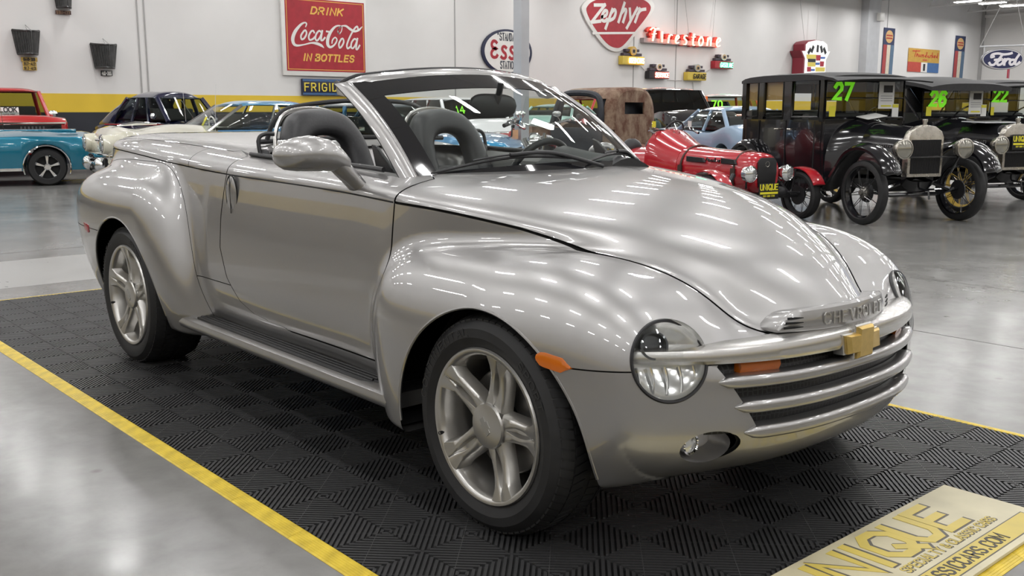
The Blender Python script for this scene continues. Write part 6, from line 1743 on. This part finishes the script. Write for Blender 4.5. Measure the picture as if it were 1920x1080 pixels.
# ============================================================ early cars on the right, red roadster, motorcycles
VB = vary(mat('old_black_enamel', (.008, .008, .010), .16, 0, .6), 3, .2, .06); NICK = vary(mat('nickel', (.50, .47, .42), .28, .95), 12, .15, .08)
CANVAS = vary(mat('black_canvas', (.022, .022, .024), .6), 30, .2, .08, bump=.1); TYREG = vary(mat('old_tyre', (.024, .024, .024), .6), 14, .3, .1)
def early_car(center, yaw, label, style, number, wheelm=None, badge=False):
    t = thing({'sedan': 'vintage_sedan', 'touring': 'vintage_tourer'}[style], label, 'car', (center[0], center[1], 0), yaw)
    wm = wheelm or VB
    four_wheels(t, 0, -2.54, .71, .382, .115, 'wire', wm)
    # fenders
    def fender(path, y, hw, nm='fender'):
        c = crom([(a, 0, b) for a, b in path], 6); rings = []
        for i, p in enumerate(c):
            f = (c[min(i+1, len(c)-1)]-c[max(i-1, 0)]).normalized(); n = Vector((-f.z, 0, f.x)); n = n if n.z > -.2 else -n
            k = 1 if 0 < i < len(c)-1 else .6
            rings.append([tuple(p+Vector((0, y+hw*q*k, 0))+n*(.055*(1-q*q)-.0)) for q in np.linspace(-1, 1, 9)]+[tuple(p+Vector((0, y+hw*q*k*.97, 0))+n*(.040*(1-q*q)-.03)) for q in np.linspace(1, -1, 9)])
        MB().loft(rings).build(nm, VB, t, deg=60)
    for s in (-1, 1):
        fender([(.50, .62), (.42, .76), (.22, .88), (-.02, .915), (-.25, .84), (-.45, .62), (-.62, .44), (-.82, .365), (-.95, .36)], s*.72, .135)
        fender([(-2.02, .37), (-2.12, .46), (-2.22, .68), (-2.40, .86), (-2.62, .88), (-2.85, .74), (-2.98, .52)], s*.72, .13)
        MB().box((-1.5, s*.72, .345), (1.2, .25, .03)).build('running_board', VB, t)
        MB().box((-1.5, s*.56, .42), (1.3, .02, .16)).build('splash_apron', VB, t)
    # radiator
    prof = [(-.255, .56), (-.255, 1.03), (-.22, 1.10), (-.13, 1.155), (0, 1.175), (.13, 1.155), (.22, 1.10), (.255, 1.03), (.255, .56)]
    rd = MB().prism(prof, .07, .17, 'yz').build('radiator_shell', NICK if style == 'sedan' or badge else VB, t, bevel=.014)
    MB().prism([(-.215, .60), (-.215, 1.0), (.215, 1.0), (.215, .60)], .165, .176, 'yz').build('radiator_core', mat('radiator_black', (.012, .012, .013), .5), rd)
    mb = MB()
    for k in range(22): mb.box((.178, -.205+.0195*k, .80), (.006, .007, .39))
    mb.build('radiator_fin', mat('fin_dark', (.03, .03, .032), .4, .5), rd)
    MB().lathe([(0, 1.24), (.03, 1.24), (.034, 1.22), (.024, 1.20), (.024, 1.17)], (.12, 0, 0), 'z', 12).build('radiator_cap', NICK, t)
    # bonnet, cowl
    def arch(x, w, z, zl, e=.6): return [(x, w*math.cos(PI*j/16), zl+(z-zl)*math.sin(PI*j/16)**e) for j in range(17)]
    MB().loft([arch(.08, .25, 1.145, .62), arch(-.3, .275, 1.165, .62), arch(-.66, .31, 1.19, .62)], cap=False, closed=False).build('bonnet', VB, t, deg=60)
    MB().loft([arch(-.655, .312, 1.195, .60), arch(-.72, .36, 1.215, .56), arch(-.86, .50, 1.24, .50), arch(-.98, .58, 1.25, .48)], cap=False, closed=False).build('cowl', VB, t, deg=60)
    for s in (-1, 1):
        mb = MB()
        for k in range(12): mb.box((-.55+.038*k, s*(.298-.003*k), .92), (.012, .014, .035), ry=.3)
        mb.build('bonnet_louvre', mat('louvre_edge', (.10, .10, .10), .3), t)
        o = MB().lathe([(.04, -.14), (.085, -.09), (.115, -.01), (.120, .015), (.118, .03), (.104, .034)], (.30, s*.44, .90), 'x', 28).build('headlamp', NICK, t)
        MB().lathe([(.105, .028), (.06, .045), (0, .05)], (.30, s*.44, .90), 'x', 28).build('lamp_lens', mat('old_lens', (.34, .33, .29), .12, .6), o)
        MB().tube([(.24, s*.44, .80), (.15, s*.40, .60)], .016, 6).build('lamp_post', VB, t)
    MB().tube([(.22, -.44, .80), (.22, .44, .80)], .011, 6).build('lamp_tie_rod', VB, t)
    mb = MB(); mb.tube([(0, -.66, .40), (0, -.35, .34), (0, .35, .34), (0, .66, .40)], .025, 8); mb.tube([(.03, -.5, .40), (.03, 0, .56), (.03, .5, .40)], .028, 6); mb.tube([(-.14, -.6, .38), (-.14, .6, .38)], .012, 6)
    mb.build('front_axle', VB, t)
    mb = MB(); mb.loft([arch(.16, .26, .50, .60, .5), arch(.06, .24, .38, .60, .5)], cap=False, closed=False); mb.build('lower_apron', VB, t)
    MB().tube([(.10, 0, .42), (.26, 0, .40), (.28, 0, .30)], .013, 6).build('crank_handle', VB, t)
    MB().box((-1.4, 0, .44), (2.6, .60, .12)).build('chassis', DARK, t)
    # body
    w = .68
    if style == 'sedan':
        rings = []
        for x, a, zb in ((-.98, .60, .48), (-1.2, .66, .48), (-1.8, .69, .48), (-2.5, .68, .55), (-2.86, .62, .66), (-2.92, .56, .72)):
            rings.append([(x, -a, 1.22), (x, -a*1.01, .9), (x, -a*.97, zb), (x, a*.97, zb), (x, a*1.01, .9), (x, a, 1.22)])
        MB().loft(rings).build('body', VB, t, deg=30)
        xs = [(-1.0, .625), (-1.06, .635), (-1.62, .675), (-1.78, .68), (-2.28, .675), (-2.40, .67), (-2.88, .60)]
        for s in (-1, 1):
            for (xa, ya), (xb, yb) in ((xs[0], xs[1]), (xs[2], xs[3]), (xs[4], xs[5])):
                MB().prism([(xa, s*ya), (xb, s*yb), (xb, s*(yb-.05)), (xa, s*(ya-.05))], 1.2, 1.77, 'xy').build('pillar', VB, t)
            MB().box((-2.87, s*.585, 1.49), (.10, .06, .56)).build('pillar', VB, t)
            for (xa, ya), (xb, yb) in ((xs[1], xs[2]), (xs[3], xs[4]), (xs[5], xs[6])):
                g = MB().add([(xa, s*(ya-.02), 1.24), (xb, s*(yb-.02), 1.24), (xb, s*(yb-.02), 1.74), (xa, s*(ya-.02), 1.74)], [(0, 1, 2, 3)]).build('side_window', CLEARGLASS, t)
                MB().tube([(xa-.02, s*(ya-.005), 1.26), (xb+.02, s*(yb-.005), 1.26), (xb+.02, s*(yb-.005), 1.73), (xa-.02, s*(ya-.005), 1.73)], .016, 6, closed=True).build('window_frame', VB, t)
                if xa < -1.7: MB().add([(xa, s*(ya-.05), 1.48), (xb, s*(yb-.05), 1.48), (xb, s*(yb-.05), 1.74), (xa, s*(ya-.05), 1.74)], [(0, 1, 2, 3)]).build('tan_panel', mat('panel_tan', (.42, .27, .10), .8), t)  # flat tan panel across the upper half of each rear pane
            for x, zz in ((-1.06, .0), (-1.70, 0), (-2.34, 0)): MB().box((x, s*.692, .88), (.010, .010, .66)).build('door_gap', DARK, t)
            for x in (-1.60, -1.80): MB().tube([(x, s*.69, 1.10), (x, s*.73, 1.10), (x+(.09 if x > -1.7 else -.09), s*.735, 1.095)], .012, 6).build('door_handle', NICK, t)
        rings = []
        for k in np.linspace(0, 1, 13):
            x = -.90-2.05*k; a = .70*(1-.12*abs(2*k-1)**5); z = 1.755+.05*(1-(2*k-1)**4)
            rings.append([(x, a*q, z+.035*(1-abs(q)**3)) for q in np.linspace(-1, 1, 13)]+[(x, a*q, 1.72) for q in np.linspace(1, -1, 5)])
        MB().loft(rings).build('roof', CANVAS, t, deg=50)
        rings = []
        for q in np.linspace(-1, 1, 9): rings.append([(-.92, .70*q, 1.765), (-.70, .72*q, 1.735+.02*(1-q*q)), (-.60, .72*q, 1.70+.03*(1-q*q)), (-.615, .72*q, 1.685+.03*(1-q*q)), (-.92, .70*q, 1.745)])
        MB().loft(rings).build('sun_visor', CANVAS, t, deg=50)
        ztop = 1.735
        MB().box((-2.9, 0, 1.68), (.05, 1.15, .18)).build('rear_header', VB, t)
        MB().box((-2.78, 0, 1.0), (.2, 1.2, .7)).build('rear_seat', SEATM, t, bevel=.05)
    else:
        rings = []
        for x, a, zt, zb in ((-.98, .60, 1.22, .48), (-1.2, .66, 1.16, .48), (-1.8, .68, 1.12, .48), (-2.5, .68, 1.16, .55), (-2.86, .62, 1.18, .68)):
            rings.append([(x, -a, zt), (x, -a*1.01, .8), (x, -a*.96, zb), (x, a*.96, zb), (x, a*1.01, .8), (x, a, zt)])
        MB().loft(rings, cap=True).build('body', VB, t, deg=30)
        rings = []
        for k in np.linspace(0, 1, 13):
            x = -.72-2.15*k; a = .70; z = 1.66+.12*min(1, k/.35)**.8-.05*max(0, k-.7)/.3
            rings.append([(x, a*q, z+.05*(1-abs(q)**3)) for q in np.linspace(-1, 1, 13)]+[(x, a*q, z-.05) for q in np.linspace(1, -1, 5)])
        MB().loft(rings).build('folding_top', CANVAS, t, deg=50)
        MB().box((-2.84, 0, 1.42), (.04, 1.2, .60)).build('rear_curtain', CANVAS, t)
        for s in (-1, 1):
            MB().tube([(-1.02, s*.62, 1.22), (-1.45, s*.68, 1.70)], .015, 6).build('top_bow', VB, t); MB().tube([(-2.2, s*.69, 1.15), (-1.75, s*.69, 1.74)], .015, 6).build('top_bow', VB, t); MB().tube([(-2.2, s*.69, 1.15), (-2.75, s*.66, 1.72)], .015, 6).build('top_bow', VB, t)
            MB().box((-2.55, s*.67, 1.44), (.55, .012, .54)).build('side_curtain', CANVAS, t)
        ztop = 1.66
    for x in (-1.45, -2.35): MB().box((x, 0, 1.0), (.16, 1.15, .62)).build('seat', SEATM, t, bevel=.05)
    # windscreen and what is stuck on it
    xw = -.99
    MB().tube([(xw, -.60, 1.25), (xw, .60, 1.25), (xw, .60, ztop), (xw, -.60, ztop)], .020, 6, closed=True).build('windscreen_frame', VB, t)
    MB().tube([(xw, -.60, 1.50), (xw, .60, 1.50)], .009, 6).build('windscreen_bar', VB, t)
    MB().add([(xw, -.59, 1.26), (xw, .59, 1.26), (xw, .59, ztop), (xw, -.59, ztop)], [(0, 1, 2, 3)]).build('windscreen', CLEARGLASS, t)
    numbers(t, number, (xw+.012, -.36, ztop-.25), (0, 1, 0), (0, 0, 1), .19, w=.26, slant=.12)
    p = MB().box((xw+.012, .32, ztop-.20), (.004, .24, .34)).build('info_sheet', CARD, t)
    MB().box((xw+.016, .34, ztop-.12), (.003, .14, .09)).build('sheet_photo', BLK, p); MB().box((xw+.016, .32, ztop-.335), (.003, .16, .02)).build('sheet_stripe', YCARD, p)
    for k in range(3): MB().box((xw+.016, .32, ztop-.21-.03*k), (.003, .18, .008)).build('sheet_line', mat('sheet_grey', (.3, .3, .3), .6), p)
    MB().box((xw+.012, -.50, 1.33), (.004, .09, .13)).build('yellow_card', YCARD, t); q = MB().box((xw+.012, .47, 1.34), (.004, .10, .17)).build('window_card', CARD, t); MB().box((xw+.016, .47, 1.40), (.003, .09, .04)).build('card_stripe', YCARD, q)
    c = Vector((-1.18, .34, 1.26)); ax = Vector((-.75, 0, .66)); u = Vector((0, 1, 0)); v = Vector((.66, 0, .75))
    MB().tube([tuple(c+u*.20*math.cos(2*PI*i/28)+v*.20*math.sin(2*PI*i/28)) for i in range(28)], .012, 6, closed=True).build('steering_wheel', VB, t)
    MB().tube([tuple(c), tuple(c-ax*.5)], .014, 6).build('steering_column', VB, t)
    if badge:
        b = MB().box((.20, 0, .93), (.012, .30, .20)).build('dealer_plate', BLK, t, bevel=.004); plate_text(b, (.2065, 0, .93), .30)
    return t
def plate_text(b, o, w):
    Y_ = mat('plate_print_yellow', (.75, .68, .04), .5); s = w/.30
    mb = MB(); lettering(mb, 'UNIQUE', .062*s, .013*s, frame3(o, (0, 1, 0), (0, 0, 1)), .002, wid=.62, gap=.16, v0=.012*s); mb.build('plate_lettering', Y_, b)
    MB().box((o[0]+.001, o[1], o[2]-.025*s), (.003, .27*s, .025*s)).build('plate_bar', Y_, b)
    mb = MB(); lettering(mb, '507-386-1726', .018*s, .004*s, frame3(o, (0, 1, 0), (0, 0, 1)), .002, wid=.55, gap=.3, v0=-.068*s); mb.build('plate_small_lettering', Y_, b)
YW = mat('wheel_yellow', (.66, .46, .10), .4)
early_car((-3.50, 8.74), math.radians(-22.4), 'tall black closed sedan with green 27 on its windscreen and nickel radiator', 'sedan', '27')
early_car((-3.36, 11.02), math.radians(-22.4), 'black open tourer with green 26 on its windscreen and yellow UNIQUE plate', 'touring', '26', YW, badge=True)
early_car((-3.62, 13.66), math.radians(-22.4), 'black early car with green 22 on its windscreen at the right edge', 'sedan', '22')
tag(MB().box((.0, 0, 0), (.55, .42, .008), rx=.10).build('paper_sheet', CARD), 'white information sheet lying on the cowl of the 27 sedan', 'sheet').location = (0, 0, 0)
def lay_sheets():
    o = [x for x in COL.objects if x.name.startswith('paper_sheet')][0]
    c, s = math.cos(math.radians(-22.4)), math.sin(math.radians(-22.4))
    def wp(ct, lx, ly): return (ct[0]+lx*c-ly*s, ct[1]+lx*s+ly*c)
    o.location = (*wp((-3.50, 8.74), -.84, .0), 1.268); o.rotation_euler = (0, math.radians(8), math.radians(-22.4)); o.scale = (.42, .7, 1)
    b = MB().box((0, 0, .0), (.42, .62, .012)).build('display_board', mat('board_pale', (.72, .73, .75), .4), None, bevel=.002)
    tag(b, 'pale framed display board lying on the bonnet of the 26 tourer', 'board'); b.location = (*wp((-3.36, 11.02), -.34, 0), 1.186)
    b.rotation_euler = (0, math.radians(1.5), math.radians(-22.4))
    MB().box((0, 0, .008), (.36, .55, .004)).build('board_panel', mat('board_dark', (.05, .05, .055), .4), b)
lay_sheets()

def red_roadster():
    yaw = math.radians(-13)
    t = thing('cycle_wing_roadster', 'small red riveted roadster with round lamps and a yellow UNIQUE plate', 'car', (-4.79, 7.37, 0), yaw)
    m = paint('roadster_red', (.42, .012, .022), .25); D2 = BLACKP
    def sec(x, w, zt, zb, n=2.6, zc=None):
        pts = []; zc = zb+(zt-zb)*.45 if zc is None else zc
        for j in range(28):
            a = 2*PI*j/28; ca, sa = math.cos(a), math.sin(a); k = (abs(ca)**n+abs(sa)**n)**(-1/n)
            pts.append((x, w*ca*k, zc+(zt-zc if sa > 0 else zc-zb)*sa*k))
        return pts
    MB().loft([sec(.16, .19, .80, .40), sec(.12, .215, .83, .37), sec(.02, .235, .845, .35), sec(-.5, .27, .86, .32), sec(-1.0, .31, .885, .30)]).build('bonnet', m, t, deg=50)
    MB().loft([sec(-1.0, .315, .89, .30), sec(-1.15, .36, .95, .28), sec(-1.38, .42, 1.08, .28), sec(-1.44, .43, 1.10, .28)]).build('scuttle', m, t, deg=50)
    MB().loft([sec(-1.44, .43, .86, .28), sec(-1.9, .46, .84, .28), sec(-2.2, .44, .88, .30), sec(-2.6, .34, .84, .36), sec(-2.85, .16, .70, .46)]).build('tail_body', m, t, deg=50)
    g = MB().prism([(-.13, .44), (-.15, .62), (-.145, .74), (-.10, .785), (.10, .785), (.145, .74), (.15, .62), (.13, .44)], .15, .175, 'yz').build('grille_mesh', mat('mesh_black', (.014, .014, .015), .5), t, bevel=.006)
    MB().tube([(.172, .03*math.cos(2*PI*i/20), .71+.03*math.sin(2*PI*i/20)) for i in range(20)], .004, 5, closed=True).build('grille_badge', NICK, g)
    for x, w, z in ((-.92, .31, .885), (-.14, .246, .85)):
        MB().tube([(x, (w+.006)*math.cos(a), (.30+(z-.30)*.45)+((z+.006)-(.30+(z-.30)*.45))*abs(math.sin(a))**.77*(1 if math.sin(a) > 0 else -1)) for a in np.linspace(-.3, PI+.3, 26)], .014, 5).build('bonnet_strap', mat('strap_brown', (.05, .025, .018), .6), t)
        for s in (-1, 1): MB().box((x, s*(w+.012), .60), (.06, .02, .10)).build('strap_buckle', mat('strap_brown', (.05, .025, .018), .6), t)
    for s in (-1, 1):
        y = lambda x: s*(.272-(x+.5)*.075)
        for xa, xb in ((-.84, -.55), (-.32, -.10)): MB().prism([(xa, .70), (xb, .70), (xb-.03, .755), (xa, .765)], y((xa+xb)/2)-s*.02, y((xa+xb)/2)+s*.012).build('side_stripe', BLK, t)
        mb = MB(); fn = lambda u, v, o: Vector((-.43+s*-u, y(-.43)+s*(.004+o), .70+v))
        for st in ([(-.11, .02), (-.09, .06), (-.07, .02)], [(-.06, .045), (-.05, .015), (-.03, .03)], [(-.02, .04), (-.02, .015)], [(0, .015), (.01, .04), (.03, .015)], [(.04, .06), (.04, .015), (.07, .02)], [(.08, .04), (.10, .015), (.11, .04)]): ribbon(mb, st, .009, fn, .012)
        mb.build('side_script', BLK, t)
        mb = MB()
        for k in range(34): mb.sphere((-.98+.026*k, s*(.300-.026*k*.06), .56), .005, 6, 4)
        mb.build('rivet_row', m, t)
        lamp(t, (.20, s*.29, .60), .098, m=mat('bright_lens', (.78, .80, .80), .06, .8)); MB().tube([(.14, s*.29, .50), (.06, s*.22, .42)], .012, 6).build('lamp_bracket', D2, t)
        # cycle wing
        rings = []
        for k in range(13):
            a = math.radians(25+130*k/12); r = .345
            rings.append([(r*math.cos(a)+.0, s*.725+q*.095, .30+r*math.sin(a)+.012*(1-(q)**2)) for q in (-1, -.5, 0, .5, 1)]+[((r-.012)*math.cos(a), s*.725+q*.093, .30+(r-.012)*math.sin(a)) for q in (1, 0, -1)])
        MB().loft(rings).build('cycle_wing', m, t, deg=50)
        MB().tube([(-.05, s*.62, .30), (.0, s*.62, .62)], .012, 6).build('wing_stay', D2, t)
        # aero screens
        for k in (0,):
            cy = s*.20
            A = [[(-1.40-.02*math.cos(u*1.5), cy+.16*u, 1.085-.02*u*u) for u in np.linspace(-1, 1, 7)], [(-1.46, cy+.15*u, 1.20-.05*abs(u)**3) for u in np.linspace(-1, 1, 7)]]
            MB().loft(A, cap=False, closed=False).build('aero_screen', CLEARGLASS, t)
            MB().tube([A[0][i] for i in range(7)], .009, 6).build('screen_rail', D2, t)
            for u in (0, 6): MB().tube([(-1.32, A[0][u][1], 1.04), A[0][u], (-1.43, A[0][u][1], 1.12)], [.018, .012, .004], 6).build('screen_bracket', CHROME, t)
        MB().box((-1.42, s*.30, 1.16), (.004, .06, .08)).build('screen_card', YCARD if s < 0 else CARD, t)
    c = Vector((-1.92, .20, 1.06)); u = Vector((0, 1, 0)); v = Vector((.4, 0, .92))
    MB().tube([tuple(c+u*.15*math.cos(2*PI*i/28)+v*.15*math.sin(2*PI*i/28)) for i in range(28)], .014, 6, closed=True).build('steering_wheel', BLACKP, t)
    MB().tube([tuple(c+u*-.14), tuple(c+u*.14)], .012, 6).build('wheel_spoke', SATIN, t)
    for s in (-1, 1): MB().sphere((-1.95, s*.2, .80), (.08, .17, .16)).build('seat', LEATHER, t)
    wd = plain_wheel(t, (0, -.725, .30), .30, .14, 'wire', BLACKP); copy_under(wd, t, (0, .725, .30), PI); copy_under(wd, t, (-2.5, -.68, .30)); copy_under(wd, t, (-2.5, .68, .30), PI)
    for s in (-1, 1):
        mb = MB()
        for k in range(9): mb.tube([(-2.5+.36*math.cos(a), s*.69-.09+.0225*k, .31+.36*math.sin(a)) for a in np.linspace(.1, PI-.1, 14)], .013, 5)
        mb.build('rear_wing', mat('wing_dark_blue', (.015, .018, .03), .25, 0, .5), t)
    mb = MB(); mb.tube([(0, -.66, .30), (0, .66, .30)], .022, 8); mb.tube([(.06, -.64, .34), (.03, -.2, .36), (.03, .2, .36), (.06, .64, .34)], .015, 6)
    for s in (-1, 1): mb.tube([(-.08, s*.30, .58), (0, s*.52, .32)], .03, 8); mb.tube([(-.3, s*.28, .34), (0, s*.6, .30)], .014, 6); mb.sphere((.05, s*.34, .36), (.08, .10, .07), 10, 6)
    mb.build('front_suspension', D2, t)
    b = MB().box((.235, -.02, .39), (.010, .31, .19), rz=.0).build('dealer_plate', BLK, t, bevel=.004); plate_text(b, (.241, -.02, .395), .31)
    for ch in t.children:
        if ch.type == 'MESH' and ch.name.split('.')[0] not in ('cycle_wing', 'headlamp', 'dealer_plate', 'front_suspension', 'steering_wheel', 'rear_wing', 'wing_stay', 'grille_mesh'):
            for v in ch.data.vertices:
                if v.co.x < -.1: v.co.x = -.1+(v.co.x+.1)*1.22
red_roadster()

def motorcycle(loc, yaw, label, tank, screen=False):
    t = thing('motorcycle', label, 'motorcycle', loc, yaw); CH = CHROME
    w = plain_wheel(t, (.78, 0, .31), .31, .12, 'wire', CHROME); copy_under(w, t, (-.72, 0, .31))
    rings = []
    for x, a, z0, z1 in ((.28, .03, .90, .96), (.22, .09, .82, 1.0), (.05, .13, .78, 1.03), (-.15, .10, .78, .98), (-.26, .03, .80, .88)):
        rings.append([(x, a*math.cos(2*PI*j/16), (z0+z1)/2+(z1-z0)/2*math.sin(2*PI*j/16)) for j in range(16)])
    MB().loft(rings).build('fuel_tank', tank, t, deg=60)
    MB().sphere((-.42, 0, .78), (.28, .15, .09)).build('saddle', LEATHER, t)
    mb = MB()
    for s in (-1, 1): mb.tube([(.80, s*.09, .31), (.42, s*.09, 1.05)], .024, 8)
    mb.build('front_fork', CH, t)
    MB().tube(crom([(.30, -.40, 1.20), (.34, -.36, 1.22), (.42, -.14, 1.16), (.42, .14, 1.16), (.34, .36, 1.22), (.30, .40, 1.20)], 5), .015, 8).build('handlebar', CH, t)
    for s in (-1, 1):
        MB().tube([(.33, s*.34, 1.22), (.27, s*.46, 1.19)], .022, 8).build('hand_grip', BLACKP, t); MB().sphere((.38, s*.24, 1.30), (.02, .06, .04)).build('mirror', CH, t); MB().tube([(.35, s*.28, 1.21), (.38, s*.24, 1.29)], .007, 5).build('mirror_stem', CH, t)
    lamp(t, (.55, 0, .98), .085)
    mb = MB()
    for k in range(6): mb.box((.10, 0, .48+.035*k), (.20, .18, .018)); mb.box((-.12, 0, .48+.035*k), (.20, .18, .018), ry=0)
    mb.sphere((-.02, 0, .40), (.26, .16, .14)); mb.build('engine', mat('engine_alloy', (.45, .45, .46), .25, .9), t)
    for s in (-1,): MB().tube([(.12, s*.14, .50), (.2, s*.16, .34), (-.2, s*.18, .26), (-1.0, s*.18, .30)], .035, 8).build('exhaust_pipe', CH, t)
    for x in (.78, -.72):
        rings = []
        for k in range(11):
            a = math.radians(20+140*k/10); rings.append([(x+.345*math.cos(a), q*.075, .31+.345*math.sin(a)+.01*(1-q*q)) for q in (-1, 0, 1)])
        MB().loft(rings, cap=False, closed=False).build('mudguard', tank, t)
    MB().tube([(-.5, .10, .60), (-.1, .10, .30), (.35, .06, .45), (.40, 0, .95), (-.3, 0, .72), (-.72, .08, .31)], .02, 6).build('frame_tube', BLACKP, t)
    if screen:
        A = [[(.50+.05*v-.20*v, .24*u*(1-.2*v), 1.10+.42*v) for u in np.linspace(-1, 1, 9)] for v in np.linspace(0, 1, 5)]
        MB().loft(A, cap=False, closed=False).build('wind_shield', CLEARGLASS, t)
    return t
motorcycle((*(-5.925, 4.011), 0), math.radians(42), 'motorcycle with bright blue tank seen right of the driver seat', paint('moto_blue', (.02, .27, .52)))
motorcycle((*(-7.393, 6.319), 0), math.radians(-60), 'black motorcycle with a clear screen right of the grey column', paint('moto_black', (.01, .01, .012)), True)
